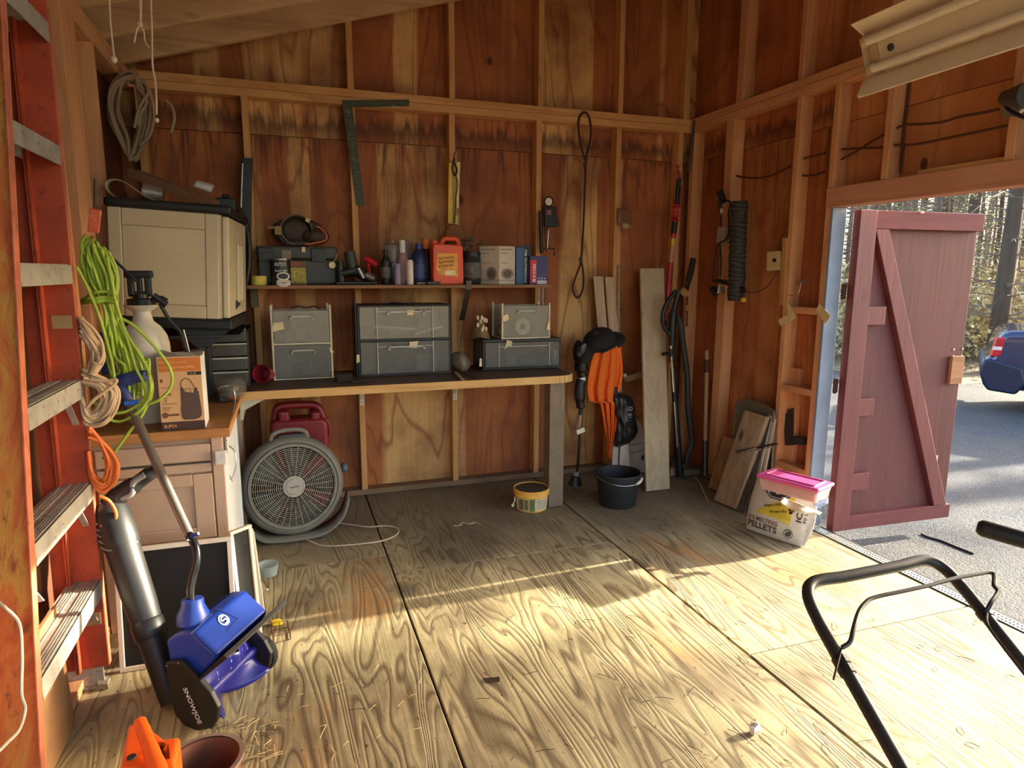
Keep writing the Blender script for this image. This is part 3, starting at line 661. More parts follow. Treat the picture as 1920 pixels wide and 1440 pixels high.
# ---- garden sprayer
SPT = pm('milky plastic tank', (206, 196, 176), .45, var=.05, Subsurface_Weight=.15)
sy = 3.12; base = at(284, 780, y=sy); base.z = CZ+.001
sp = T('garden_sprayer', 'milky white pump sprayer with black handle and hose on the counter', 'sprayer', base)
ms = Matrix.Translation(base); zt = at(283, 574, y=sy).z-base.z; zs = at(270, 640, y=sy).z-base.z; rr = .096
MB(ms).lathe([(.0, 0), (rr*.92, 0), (rr, .02), (rr, zs-.06), (rr*1.01, zs-.05), (rr*.99, zs-.045), (rr*.98, zs-.01), (rr*.9, zs+.025), (rr*.7, zs+.06), (rr*.42, zs+.085), (rr*.34, zt-.03), (rr*.36, zt-.02), (rr*.68, zt), (rr*.7, zt+.006), (.0, zt+.006)], 32).build('tank', SPT, sp, smooth=True)
MB(ms).lathe([(.0, zt+.006), (.052, zt+.007), (.054, zt+.03), (.03, zt+.034), (.03, zt+.05), (.0, zt+.05)], 20).build('cap', BLACK, sp, smooth=True)
hm = MB(ms @ Matrix.Translation((0, 0, zt+.045)))
HK_ = .88; hm.M = hm.M @ Matrix.Diagonal((HK_, HK_, HK_, 1)); hm.box(-.05, -.022, -.018, .018, 0, .095).box(.022, .05, -.018, .018, 0, .095).box(-.06, .06, -.022, .022, .082, .116).box(-.05, .05, -.016, .016, -.006, .02).box(-.012, .012, -.012, .012, -.02, .09)
hm.build('pump_handle', BLACK, sp, bevel=.006)
MB().tube([at(210, 483, y=3.08), at(262, 533, y=3.08)], .0055, 8).build('wand', BLACK, sp, smooth=True)
MB().tube(cr([at(x, y, y=3.05) for x, y in ((284, 566), (300, 560), (312, 566))], 4), .013, 8).tube([at(287, 554, y=3.04), at(312, 572, y=3.04)], .014, 8).build('trigger', BLACK, sp, smooth=True)
MB().tube(cr([at(x, y, y=3.05) for x, y in ((300, 570), (318, 600), (338, 622), (347, 650), (354, 672), (352, 700), (345, 740), (340, 780), (330, 800))], 6), .0075, 8).build('hose', BLACK, sp, smooth=True)
MB().tube(cr([at(x, y, y=3.02) for x, y in ((344, 618), (349, 636), (355, 660))], 4), .0035, 6).build('bare_tube', STEEL, sp, smooth=True)
# ---- boxed pump
px0 = at(304, 808, z=CZ+.001); px1 = at(386, 800, z=CZ+.001)
ORB = pm('orange carton', (214, 164, 112), .6, var=.05); ORH = pm('orange carton header', (208, 116, 46), .6, var=.05); WHC = pm('white carton', (214, 210, 200), .6); DBR = pm('dark brown print', (70, 44, 34), .6)
bx = T('pump_box', 'orange and white carton printed with a black utility pump, on the counter edge', 'box', (px0+px1)/2)
xd = (px1-px0); wbx = xd.length; xd = Vector((1, .02, 0)); xd.normalize(); up = Vector((-.03, .0, 1)).normalized(); hb = (at(292, 668, y=px0.y)-px0).length*.985
FM = frame3(px0, xd, up); dn = .17                    # local z comes out toward the viewer
MB(FM).box(0, wbx, 0, hb, -dn, 0).build('carton', [WHC], bx, bevel=.002)
MB(FM).box(.001, wbx-.001, .001, hb-.001, .0002, .001).build('front_print', ORB, bx)
MB(FM).box(.006, wbx-.001, hb*.80, hb*.985, .0011, .0016).build('header_print', ORH, bx)
MB(FM).box(.001, wbx-.001, .001, hb*.115, .0011, .0016).build('base_print', DBR, bx)
MB(FM).box(wbx*.68, wbx-.001, hb*.745, hb*.79, .0011, .0016).build('badge_print', INK, bx)
OI = pm('orange ink', (236, 178, 110), .6)
def bt(s, u, v, h, mat, fit=None): text(s, FM @ Vector((u*wbx, v*hb, .0016)), xd, up, h*hb, mat, bx, fit=fit and fit*wbx)
bt('Bomba para', .06, .90, .05, OI, .62); bt('usos generales', .06, .835, .05, OI, .78); bt('1/6 HP', .72, .755, .022, OI); bt('SUP54', .06, .035, .045, OI, .28)
bt('1600', .10, .475, .035, INK, .18); bt('3', .12, .39, .04, INK)
pmk = MB(FM)
def shp(poly, z=.0013): pmk.prism([(u*wbx, v*hb, z) for u, v in poly], (0, 0, .0004))
shp([(.47, .17), (.52, .135), (.75, .13), (.88, .15), (.93, .18), (.94, .25), (.90, .52), (.87, .53), (.88, .56), (.84, .58), (.80, .56), (.78, .50), (.58, .52), (.55, .58), (.49, .58), (.48, .33), (.46, .30)])
P = cr([FM @ Vector((u*wbx, v*hb, .0016)) for u, v in ((.52, .58), (.52, .65), (.60, .70), (.70, .69), (.78, .62), (.81, .57))], 6)
pmk.M = I4; pmk.tube(P, .0016, 6); pmk.tube([FM @ Vector((u*wbx, v*hb, .0016)) for u, v in ((.60, .50), (.60, .56), (.72, .56), (.73, .50))], .0014, 6)
pmk.build('pump_print', pm('pump print grey', (84, 62, 52), .6), bx)
SPM = pm('brown ink', (120, 76, 48), .7)
MB(FM).box(.05*wbx, .11*wbx, .66*hb, .70*hb, .0012, .0016).build('small_print', SPM, bx); MB(FM).box(.08*wbx, .42*wbx, .195*hb, .225*hb, .0012, .0016).build('small_print', SPM, bx)
for v in (.58, .44, .36, .31, .29, .27): MB(FM).box(.06*wbx, (.30+.1*math.sin(v*40))*wbx, v*hb, (v+.007)*hb, .0012, .0016).build('small_print', SPM, bx)
MB(FM @ Matrix.Translation((.10*wbx, .21*hb, .0012))).lathe([(0, .0003), (.012, .0003), (.012, 0)], 16).build('small_print', SPM, bx)
SM = frame3(FM @ Vector((wbx, 0, 0)), FM.to_3x3() @ Vector((0, 0, -1)), up)
m = MB(SM)
for i in range(9): m.box(.045, .075, hb*(.36+i*.024), hb*(.36+i*.024)+.004+.002*(i % 3), .0003, .0008)
m.build('side_print', INK, bx)['kind'] = 'stuff'; MB(SM).box(.03, .07, hb*.66, hb*.69, .0003, .0008).build('side_print', INK, bx); MB(SM).box(.04, .09, hb*.70, hb*.72, .0003, .0008).build('side_print', INK, bx)
m = MB(SM).box(.04, .075, hb*.18, hb*.30, .0003, .0008); m.build('orange_spot', ORH, bx)
m = MB(FM)
m.grid(lambda u, v: (u*wbx*1.05, hb+.004+.016*math.sin(u*6+v*3)*(.3+.7*math.sin(v*3.1)), -v*dn*1.05), 12, 8); m.build('wrinkled_wrap', clear('dusty wrap', (150, 136, 116), .55), bx, smooth=True)
# ---- grey plastic drawers behind the counter
SMK = clear('smoky drawer plastic', (92, 88, 80), .75, .35)
du = T('drawer_tower', 'smoky plastic drawer tower behind the boxed pump, white edged', 'drawers', (-.4, 4.0, CZ))
xa, xb = at(372, 640, y=3.9).x, at(464, 640, y=3.9).x
MB().box(xa, xb, 3.915, 4.30, CZ+.002, CZ+.012).box(xa, xa+.006, 3.915, 4.3, CZ+.012, 1.172).box(xb-.006, xb, 3.915, 4.3, CZ+.012, 1.172).box(xa, xb, 3.915, 4.3, 1.164, 1.172).build('frame', DKGREY, du)
for i in range(4):
    z0 = CZ+.014+i*.078; dr = MB().box(xa+.007, xb-.007, 3.90, 4.28, z0, z0+.066).build('drawer', SMK, du, bevel=.006)
    MB().box(xa+.004, xb-.004, 3.885, 3.8995, z0+.064, z0+.074).build('drawer_lip', pm('cloudy lip', (190, 180, 164), .5), dr, bevel=.003)
# ---- bag of bits on the counter
bg_ = T('plastic_bag', 'clear plastic bag of hardware and gloves on the counter right of the pump box', 'bag', at(428, 756, z=CZ))
cx, cy_ = -.245, 3.52
cx, cy_ = at(432, 735, z=CZ+.04).x, at(432, 735, z=CZ+.04).y
m = MB(); m.sphere((cx, cy_, CZ+.062), (.075, .12, .062), 22); m.build('bag_film', clear('clear bag film', (150, 140, 126), .35, .15), bg_, smooth=2, jit=.02)
MB(fr((cx-.015, cy_-.02, CZ+.03), 20)).box(-.05, .05, -.05, .06, -.026, .016).build('dark_parts', pm('blue grey cloth', (62, 68, 76), .8), bg_, bevel=.012, seg=3)
MB(fr((cx-.02, cy_-.03, CZ+.065), 40)).tube([(-.05, 0, 0), (0, 0, .012), (.04, 0, 0)], .014, 8).build('striped_glove', DKGREY, bg_, smooth=True)
for k in range(4): MB(fr((cx-.045+k*.012, cy_-.045, CZ+.078), 40)).box(-.002, .003, -.016, .016, -.002, .004).build('white_stripe', WHITE, bg_)
MB().tube([(cx-.0, cy_-.085, CZ+.03), (cx+.045, cy_-.095, CZ+.018)], .011, 8).build('copper_fitting', pm('copper', (184, 104, 70), .35, .7), bg_, smooth=True)
# ================================================================== floor tools at the left
def atp(px, py, P, n):
    v = ray(px, py); o = Vector((0, 0, EYE)); P = Vector(P); n = Vector(n); return o+v*(n.dot(P-o)/n.dot(v))
# ---- electric snow shovel
NAVY = pm('royal blue plastic', (24, 58, 150), .4, var=.08); NAVY2 = pm('deep blue paddle', (30, 30, 112), .35, var=.1); GBLK = pm('glossy black', (18, 18, 18), .25)
P0 = at(372, 1372, z=.004); av = Vector((.50, .866, 0)); L_ = .33
st = T('snow_shovel', 'blue and black electric snow shovel with a bent pole on the floor by the ladder', 'snow shovel', P0)
pp = lambda x, y, off=0: atp(x, y, P0+av*off, av)
plate = [(309, 1243), (340, 1240), (352, 1252), (369, 1271), (395, 1300), (409, 1327), (406, 1352), (397, 1367), (369, 1371), (345, 1362), (327, 1340), (317, 1300)]
MB().prism([pp(*q) for q in plate], av*.022).build('side_plate', BLACK, st, bevel=.005)
MB().prism([pp(*q)+av*(L_-.02) for q in plate], av*.02).build('side_plate', BLACK, st, bevel=.005)
hs = [(300, 1210), (316, 1198), (334, 1191), (356, 1190), (403, 1236), (394, 1250), (377, 1268), (360, 1285), (330, 1300), (311, 1262)]
MB().prism([pp(*q)+av*.0225 for q in hs], av*(L_-.044)).build('housing', NAVY, st, bevel=.012, seg=3)
# front shield blade
a, b = pp(369, 1268), pp(403, 1238)
m = MB(); sh = [a, b, b+Vector((.012, -.006, .006)), a+Vector((.012, -.006, -.008))]
nrm = (pp(403, 1236)-pp(374, 1262)).normalized()
m.prism([pp(370, 1274), pp(407, 1234)+Vector((.02, -.012, .015)), pp(408, 1238)+Vector((.03, -.018, .010)), pp(372, 1279)], av*(L_+.035)); m.build('front_shield', BLACK, st, bevel=.002)
ctr = pp(372, 1322); R_ = .098
rot = MB()
fv = Vector((av.y, -av.x, 0)); zv = Vector((0, 0, 1)); ctr.z = R_+.012
rot.cyl(ctr+av*.025, ctr+av*(L_-.022), .018, n=12); rot.build('auger_shaft', NAVY2, st, smooth=True)
for k in range(2):
    def pad(u, v, k=k):
        s = .028+u*(L_-.055); an = math.pi*k+2.6*abs(u-.5)+.6; rr = .016+v*(R_-.018)
        bend = .5*v
        return ctr+av*s+fv*(rr*math.cos(an+bend))+zv*(rr*math.sin(an+bend))
    MB().grid(pad, 16, 6).build('auger_paddle', NAVY2, st, solid=.005, smooth=2)
for k in range(6):
    s = .05+k*(L_-.1)/5; an = .6+2.6*abs((s-.028)/(L_-.055)-.5)
    MB().tube([ctr+av*s+fv*(r*math.cos(an+.5*(r-.016)/.08))*1+zv*(r*math.sin(an+.5*(r-.016)/.08)) for r in (.02, .045, .07, .093)], .0035, 6).build('paddle_rib', pm('light blue rib', (120, 126, 214), .4), st)
wc = ctr+av*(L_+.018)+fv*.0; wc.z = .075
WM = frame3(wc, fv, zv)                                # wheel axis along x cross y = -av
MB(WM).lathe([(.045, -.016), (.068, -.014), (.074, -.006), (.074, .006), (.068, .014), (.045, .016)], 28).build('wheel', RUB, st, smooth=True)
MB(WM).lathe([(0, -.012), (.046, -.012), (.046, .012), (0, .012)], 24).build('wheel_hub', NAVY2, st, smooth=True)
# collar and pole
cb_ = pp(356, 1188)+av*.11; 
c0 = at(362, 1150, d=(cb_-Vector((0, 0, EYE))).dot(_f)); c1 = at(361, 1122, d=(cb_-Vector((0, 0, EYE))).dot(_f))
c0b = c0+(c0-c1)*.6
m = MB().tube([c0b, c0, c0+(c1-c0)*.55, c1], [.052, .05, .036, .034], 18); m.build('collar', NAVY, st, smooth=True)
poleM = pm('dark chrome pole', (132, 124, 114), .4, .7)
PD = (cb_-Vector((0, 0, EYE))).dot(_f)
P = [at(x, y, d=PD+dd) for x, y, dd in ((361, 1140, 0), (357, 1110, 0), (362, 1080, .01), (369, 1050, .02), (366, 1025, .03), (354, 1000, .05))]
MB().tube(cr(P, 8), .0135, 12).build('lower_pole', GBLK, st, smooth=True)
MB().tube([at(355, 1003, d=PD+.05), at(240, 752, d=PD+.18)], .0155, 12).build('upper_pole', poleM, st, smooth=True)
MB().tube([at(372, 1000, d=PD+.03), at(350, 1010, d=PD+.04)], .006, 8).build('lock_knob', NAVY, st, smooth=True)
MB(Matrix.Translation(at(351, 1013, d=PD+.02))).sphere((0, 0, 0), .006, 8).build('bolt', STEEL, st, smooth=True)
GRY_BL = pm('slate blue grip', (50, 62, 112), .5)
MB().tube(cr([at(x, y, d=PD+.2) for x, y in ((245, 768), (236, 742), (225, 728))], 4), [.021]*8+[.02], 12).build('collar_grip', GRY_BL, st, smooth=True)
P = [at(x, y, d=PD+.2) for x, y in ((216, 722), (235, 712), (258, 706), (276, 705))]
MB().tube(cr(P, 5), [.028]*4+[.027]*4+[.023]*4+[.021]*3+[.016], 14).build('handle_grip', GRY_BL, st, smooth=True)
MB().tube(cr([at(x, y, d=PD+.21) for x, y in ((206, 700), (198, 672), (193, 645), (191, 624))], 5), [.026]*4+[.024]*4+[.02]*4+[.018]*3+[.017], 12).build('motor_grip', GRY_BL, st, smooth=True)
MB().cbox((0, 0, 0), (.05, .02, .016), Matrix.Translation(at(247, 755, d=PD+.17))).build('blue_clip', pm('bright blue clip', (40, 96, 190), .4), st, bevel=.004)
# lettering on the side plate + round S emblem on the housing
td = (pp(373, 1355)-pp(345, 1290)).normalized(); tu = -(td.cross(-av)); tu = (-av).cross(td)
text('SNOWJOE', pp(341, 1291), td, tu, .021, WINK, st, 'lettering', fit=(pp(374, 1357)-pp(344, 1290)).length, lift=.0015, bold=.01)
e1 = (pp(403, 1236)-pp(356, 1190)).normalized(); en = e1.cross(av).normalized()
if en.z < 0: en = -en
hc = atp(419, 1163, pp(380, 1213), en)
EM = frame3(hc+en*.0012, av, e1 if av.cross(e1).dot(en) > 0 else -e1)
EM = frame3(hc+en*.001, (av*1.0-e1*.35), av.cross(e1).dot(en)*e1)
MB(EM).lathe([(.021, .0), (.021, .002), (.0165, .002), (.0165, 0)], 28).build('emblem_ring', WINK, st)
P = cr([Vector((x, y, .002)) for x, y in ((.010, .008), (.003, .0125), (-.007, .009), (-.006, .002), (.006, -.002), (.007, -.009), (-.003, -.0125), (-.010, -.008))], 4)
MB(EM).tube(P, .0028, 6).build('emblem_letter', WINK, st)
q = [atp(x, y, pp(380, 1213)+en*.0008, en) for x, y in ((404, 1136), (455, 1158), (446, 1166), (398, 1143))]
m = MB()
for a_, b_ in (((398, 1150), (358, 1188)), ((358, 1188), (372, 1204)), ((372, 1204), (398, 1226)), ((404, 1140), (446, 1160)), ((446, 1160), (425, 1184))):
    m.tube([atp(a_[0], a_[1], pp(380, 1213)+en*.0003, en), atp(b_[0], b_[1], pp(380, 1213)+en*.0003, en)], .0016, 6)
m.build('groove', pm('blue shadow line', (16, 34, 96), .6), st)
for x, y in ((313, 1245), (335, 1240), (359, 1369)): MB(Matrix.Translation(pp(x, y+3)-av*.002)).sphere((0, 0, 0), .0028, 8).build('screw', STEEL, st)
# ---- leaf blower
bl = T('leaf_blower', 'black leaf blower standing nozzle down between the ladder and the storm windows', 'leaf blower', at(322, 1312, z=.004))
b0 = at(324, 1316, z=.02); b1 = at(206, 952, y=2.62)
dv = b1-b0
TB = pm('matt black plastic', (34, 33, 32), .5)
f_ = lambda t: b0+dv*t
MB().tube([f_(0), f_(.10), f_(.34)], [.038, .041, .047], 20).build('nozzle', TB, bl, smooth=True)
MB().tube([f_(.32), f_(.33), f_(.40), f_(.41)], [.049, .053, .054, .050], 20).build('nozzle_collar', BLACK, bl, smooth=True)
MB().tube([f_(.40), f_(.50), f_(.80)], [.049, .053, .056], 20).build('air_tube', TB, bl, smooth=True)
MB().tube([f_(.79), f_(.82), f_(.98), f_(1.02)], [.058, .062, .060, .045], 20).build('motor_body', TB, bl, smooth=True)
side = dv.cross(Vector((1, 0, 0))).normalized()
for k in range(5):
    t = .83+k*.033; P = [f_(t)+Vector((math.sin(a), -math.cos(a)*.96, -math.cos(a)*.25))*.0635 for a in [-1.0+i*2.2/8 for i in range(9)]]
    MB().tube(P, .0035, 6).build('vent_bar', GREY, bl, smooth=True)
hp = [at(x, y, y=2.62) for x, y in ((205, 948), (228, 925), (258, 905), (286, 884), (304, 872))]
MB().tube(cr(hp, 5), [.036]*5+[.032]*5+[.026]*5+[.018]*5+[.012], 12).build('handle', TB, bl, smooth=True)
hp = [at(x, y, y=2.60) for x, y in ((215, 938), (246, 926), (250, 905), (272, 890))]
MB().tube(cr(hp, 5), .012, 10).build('trigger_guard', GREY, bl, smooth=True)
# ---- storm windows leaning in front of the base cabinet
FRW = pm('ivory painted frame', (222, 206, 184), .55, var=.08); MESH = pm('black screen', (24, 22, 20), .85)
def window_frame(label, M, wd, ht, bar=.018, th=.02, dark=True):
    t = T('storm_window', label, 'window', M.to_translation(), 'storm windows by the base cabinet')
    MB(M).box(0, wd, 0, th, ht-bar, ht).build('top_rail', FRW, t, bevel=.002)
    MB(M).box(0, wd, 0, th, 0, bar).build('bottom_rail', FRW, t, bevel=.002)
    for x in (0, wd-bar): MB(M).box(x, x+bar, 0, th, bar+.0005, ht-bar-.0005).build('stile', FRW, t, bevel=.002)
    MB(M).box(bar+.0005, wd-bar-.0005, th*.4, th*.55, bar+.0005, ht-bar-.0005).build('screen', MESH if dark else clear('dusty pane', (110, 108, 100), .5), t)
    return t
tl = at(434, 1003, y=2.68)
window_frame('wide dark screened window frame behind the leaning pole', fr((-.66, 2.60, .002), 0, 0, 0) @ Matrix.Rotation(R(-9), 4, 'X'), tl.x+.66, tl.z)
window_frame('narrow frame with a dark strip, middle one of the white frames right of the leaning pole', fr((tl.x+.012, 2.66, .002), 40, -3, 0), .10, tl.z+.01, .014)
t3 = T('storm_window', 'white frame edge leaning outermost toward the round tub', 'window', at(492, 1150, z=0), 'storm windows by the base cabinet')
MB().bar(at(468, 992, y=2.93), at(491, 1148, z=.002), .026, .02, (1, 0, 0)).build('stile', FRW, t3, bevel=.002)
MB().bar(at(474, 998, y=2.96), at(492, 1132, z=.004), .012, .02, (1, 0, 0)).build('glazing_bar', WHITE, t3)
text('ZVZ', at(456, 1020, y=2.70), (0, .03, -1), (1, 0, 0), .016, INK, t3, lift=.002)
# ---- small things on the floor near it
c = at(503, 1082, z=.002); tb = T('plastic_tub', 'round translucent plastic tub on the floor right of the storm windows', 'tub', c)
MB(Matrix.Translation(c+Vector((0, .03, 0)))).lathe([(0, .001), (.042, .001), (.05, .052), (.053, .056), (.050, .056), (.040, .004), (0, .004)], 28).build('tub', clear('milky tub', (176, 188, 182), .5), tb, smooth=True)
m = MB(); m.sphere(at(500, 1106, z=.008), (.010, .008, .007), 8); m.one('pebble', pm('beige pebble', (186, 168, 140), .8), 'beige pebble on the floor below the round plastic tub', 'stone', smooth=True, jit=.004)
c = at(519, 1166, z=.012); m = MB(fr(c, 15)); m.box(-.022, .022, -.018, .018, -.011, .012); m.one('yellow_scrap', pm('yellow plastic', (226, 192, 40), .5), 'small yellow plastic scrap on the floor beside the blue snow shovel', 'scrap', bevel=.006, jit=.01, sub=1)
m = MB(); A = [at(x, y, z=.004) for x, y in ((508, 1182), (540, 1176), (545, 1198), (514, 1206))]
for q in A: q.z = .004
B_ = [p+Vector((0, 0, .03)) for p in A]
for ring in (A, B_): m.tube(ring, .0018, 5, closed=True)
for i in range(4): m.tube([A[i], B_[i]], .0018, 5); m.tube([(A[i]+A[(i+1) % 4])/2, (B_[i]+B_[(i+1) % 4])/2], .0014, 5)
m.one('wire_basket', RUST, 'small rusty wire basket on the floor behind the snow shovel wheel', 'basket')
# ================================================================== fan and gas can under the bench
FAN = pm('dusty pale grey fan plastic', (112, 108, 98), .55, var=.1)
fy = 3.74; fc = at(550, 911, y=fy); FR_ = .272
fan = T('floor_fan', 'round grey floor fan with a ringed grille, standing under the left end of the workbench', 'fan', (fc.x, fy, 0))
FM_ = Matrix.Translation(fc) @ Matrix.Rotation(R(8), 4, 'Z') @ Matrix.Rotation(R(84), 4, 'X')   # local z -> toward camera (-Y)
MB(FM_).lathe([(.255, -.11), (.275, -.10), (FR_+.012, -.05), (FR_+.006, -.005), (.262, .012), (.248, .018), (.240, .010), (.238, -.10)], 56).build('housing', FAN, fan, smooth=True)
MB(FM_).lathe([(.240, .012), (.240, .024), (.226, .024), (.226, .012)], 56).build('grille_rim', FAN, fan, smooth=True)
m = MB(FM_); G1 = pm('pale grille wire', (140, 134, 120), .5)
for k in range(15):
    r = .072+k*.0108; m.tube([(r*math.cos(a), r*math.sin(a), .020-.02*(r/.24)**2+.006) for a in [i*2*math.pi/52 for i in range(52)]], .0019, 5, closed=True)
m.build('grille_rings', G1, fan, smooth=2)
for k in range(36):
    a = 2*math.pi*k/36; c_, s_ = math.cos(a), math.sin(a)
    r0 = .064 if k % 2 == 0 else .12
    MB(FM_).tube([(r*c_, r*s_, .0225-.02*(r/.24)**2+.006) for r in (r0, .13, .18, .230)], .0021, 5).build('grille_spoke', G1, fan)
MB(FM_).lathe([(0, .036), (.036, .036), (.044, .034), (.046, .030), (.056, .030), (.062, .024), (.062, .012), (0, .012)], 36).build('hub', pm('pale hub', (150, 144, 132), .5), fan, smooth=True)
hp = text('LAKEWOOD', FM_ @ Vector((-.024, -.006, .036)), FM_.to_3x3() @ Vector((1, .06, 0)), FM_.to_3x3() @ Vector((0, 1, 0)), .010, INK, fan, fit=.048, lift=.001)
for k in range(5):
    a0 = 2*math.pi*k/5
    def blade(u, v, a0=a0):
        r = .04+u*.185; an = a0+(v-.5)*1.0*(.6+.4*u); return FM_ @ Vector((r*math.cos(an), r*math.sin(an), -.045+(v-.5)*.05))
    MB().grid(blade, 6, 5).build('blade', DKGREY, fan, solid=.003, smooth=2)
MB(FM_).lathe([(.0, -.09), (.07, -.09), (.08, -.05), (.0, -.05)], 24).build('motor', DKGREY, fan, smooth=True)
m = MB()
for k in range(9):
    a = 2*math.pi*k/18
    m.tube([FM_ @ Vector((.262*math.cos(a), .262*math.sin(a), -.105)), FM_ @ Vector((-.262*math.cos(a), -.262*math.sin(a), -.105))], .003, 5)
m.build('rear_guard', DKGREY, fan)
P = [FM_ @ Vector(q) for q in ((-.10, .262, -.03), (-.088, .296, -.02), (-.05, .312, -.02), (.0, .316, -.02), (.05, .312, -.02), (.088, .296, -.02), (.10, .262, -.03))]
MB().tube(cr(P, 4), .012, 8).build('handle', FAN, fan, smooth=True)
MB(FM_).box(-.06, .09, .252, .292, -.06, -.01).build('switch_box', DKGREY, fan, bevel=.008)
P = [(fc.x+x, fy+y, z) for x, y, z in ((-.22, -.05, .06), (-.16, -.075, .022), (0, -.085, .016), (.16, -.07, .03), (.26, -.04, .10), (.30, -.01, .20))]
MB().grid(lambda u, v: cr(P, 4)[min(int(u*20+.5), 20)]+Vector((0, v*.16, .0)), 20, 2).build('base_skirt', FAN, fan, solid=.012, smooth=2)
for x in (-.15, .13): MB().box(fc.x+x-.02, fc.x+x+.02, fy-.06, fy+.10, .001, .02).build('foot', DKGREY, fan, bevel=.004)
knob = FM_ @ Vector((.296, .06, -.04)); MB(Matrix.Translation(knob)).sphere((0, 0, 0), (.022, .03, .03), 12).build('side_knob', pm('teal grey knob', (78, 92, 96), .5), fan, smooth=True)
P = [at(x, y, z=.006) for x, y in ((560, 1008), (580, 1014), (605, 1023), (640, 1023), (700, 1017), (732, 1009), (747, 998), (742, 989), (720, 986), (690, 988), (660, 984), (636, 981))]
MB().tube(cr(P, 6), .0042, 8).build('power_cord', pm('ivory flex', (196, 178, 150), .5), fan, smooth=True)
# ---- red fuel can
RED = pm('red fuel can plastic', (126, 26, 28), .45, var=.12)
gy = 4.10; X = lambda p: at(p, 820, y=gy).x; Zp = lambda p: at(560, p, y=gy).z
gc = T('fuel_can', 'red plastic fuel can under the bench behind the floor fan', 'fuel can', ((X(508)+X(614))/2, gy, 0))
x0, x1 = X(506), X(615); zt = Zp(754)
def rr(x0, x1, z0, z1, r, n=6):
    out = []
    for cx, cz, a0 in ((x1-r, z1-r, 0), (x0+r, z1-r, 90), (x0+r, z0+r, 180), (x1-r, z0+r, 270)):
        for i in range(n+1): a = R(a0+90*i/n); out.append((cx+r*math.cos(a), cz+r*math.sin(a)))
    return out
MB().prism([(x, gy-.085, z) for x, z in rr(x0, x1, .004, zt-.09, .05)], (0, .17, 0)).build('can_body', RED, gc, bevel=.022, seg=3, smooth=True)
P = [(x0+.03, gy, zt-.14), (x0+.045, gy, zt-.04), (x0+.09, gy, zt-.018), (x1-.12, gy, zt-.018), (x1-.06, gy, zt-.03), (x1-.03, gy, zt-.08), (x1-.022, gy, zt-.17)]
MB().tube(cr(P, 5), .024, 10).build('top_handle', RED, gc, smooth=True)
P = [(x1-.03, gy, zt-.10), (x1+.002, gy, zt-.13), (x1+.012, gy, zt-.20), (x1-.005, gy, zt-.27)]
MB().tube(cr(P, 5), .014, 10).build('rear_grip', RED, gc, smooth=True)
MB().box(x0+.055, x0+.12, gy-.075, gy+.075, zt-.12, zt-.035).box(x1-.10, x1-.04, gy-.075, gy+.075, zt-.14, zt-.05).build('shoulder', RED, gc, bevel=.02, seg=3)
# ================================================================== workbench
BW = wood('bench front edge', (222, 178, 112), (176, 124, 66), 0, knots=.3); BT = pm('dark stained bench top', (84, 62, 46), .6, var=.3, scale=5)
wbn = T('workbench', 'long dark topped workbench with pale wood front edge along the back wall', 'workbench', (.6, 4.0, 0))
byf = 3.715; bxl, bxr = -.264, 1.70; r_ = .12; bz = .858
outl = [(bxl, 4.348), (bxl, byf)]+[(bxr-r_+r_*math.sin(R(a)), byf+r_-r_*math.cos(R(a))) for a in range(0, 91, 15)]+[(bxr, 4.348)]
MB().prism([(x, y, bz-.030) for x, y in outl], (0, 0, .030)).build('bench_top', BT, wbn)
edge = outl[1:9]
m = MB()
for a, b in zip(edge, edge[1:]): 
    a = Vector((*a, 0)); b = Vector((*b, 0)); t_ = (b-a).normalized(); nn = Vector((t_.y, -t_.x, 0))
    m.prism([a+nn*.001, b+nn*.001, b+nn*.015, a+nn*.015], (0, 0, .045))
m.v = [p+Vector((0, 0, bz-.044)) for p in m.v]; m.build('front_edge', BW, wbn)
MB().box(1.532, 1.632, 3.735, 3.835, .001, bz-.031).build('leg', wood('weathered post', (150, 128, 100), (104, 82, 60), 2, weather=.5), wbn, bevel=.004)
for i, x in enumerate((.443, 1.075)):
    b = MB().box(x-.014, x+.014, YB-.004, YB-.0005, .62, .826).box(x-.014, x+.014, YB-.24, YB-.004, .821, .826).build('bracket', WHITE, wbn)
    MB().bar((x, YB-.20, .82), (x, YB-.003, .66), .012, .004, (1, 0, 0)).build('bracket_strut', WHITE, b)
    for z in (.64, .72): MB(Matrix.Translation((x, YB-.005, z)) @ Matrix.Rotation(R(90), 4, 'X')).lathe([(.004, 0), (.003, .0015), (0, .0015)], 8).build('screw', DSTEEL, b)
MB().box(-.262, -.25, 3.735, 4.2, .70, bz-.031).build('bracket', pm('cream bracket', (196, 186, 160), .6), wbn)
MB().prism([(-.255, 3.74, bz-.032), (-.10, 3.74, bz-.032), (-.255, 3.74, .745)], (0, .01, 0)).build('gusset', pm('cream bracket', (196, 186, 160), .6), wbn)
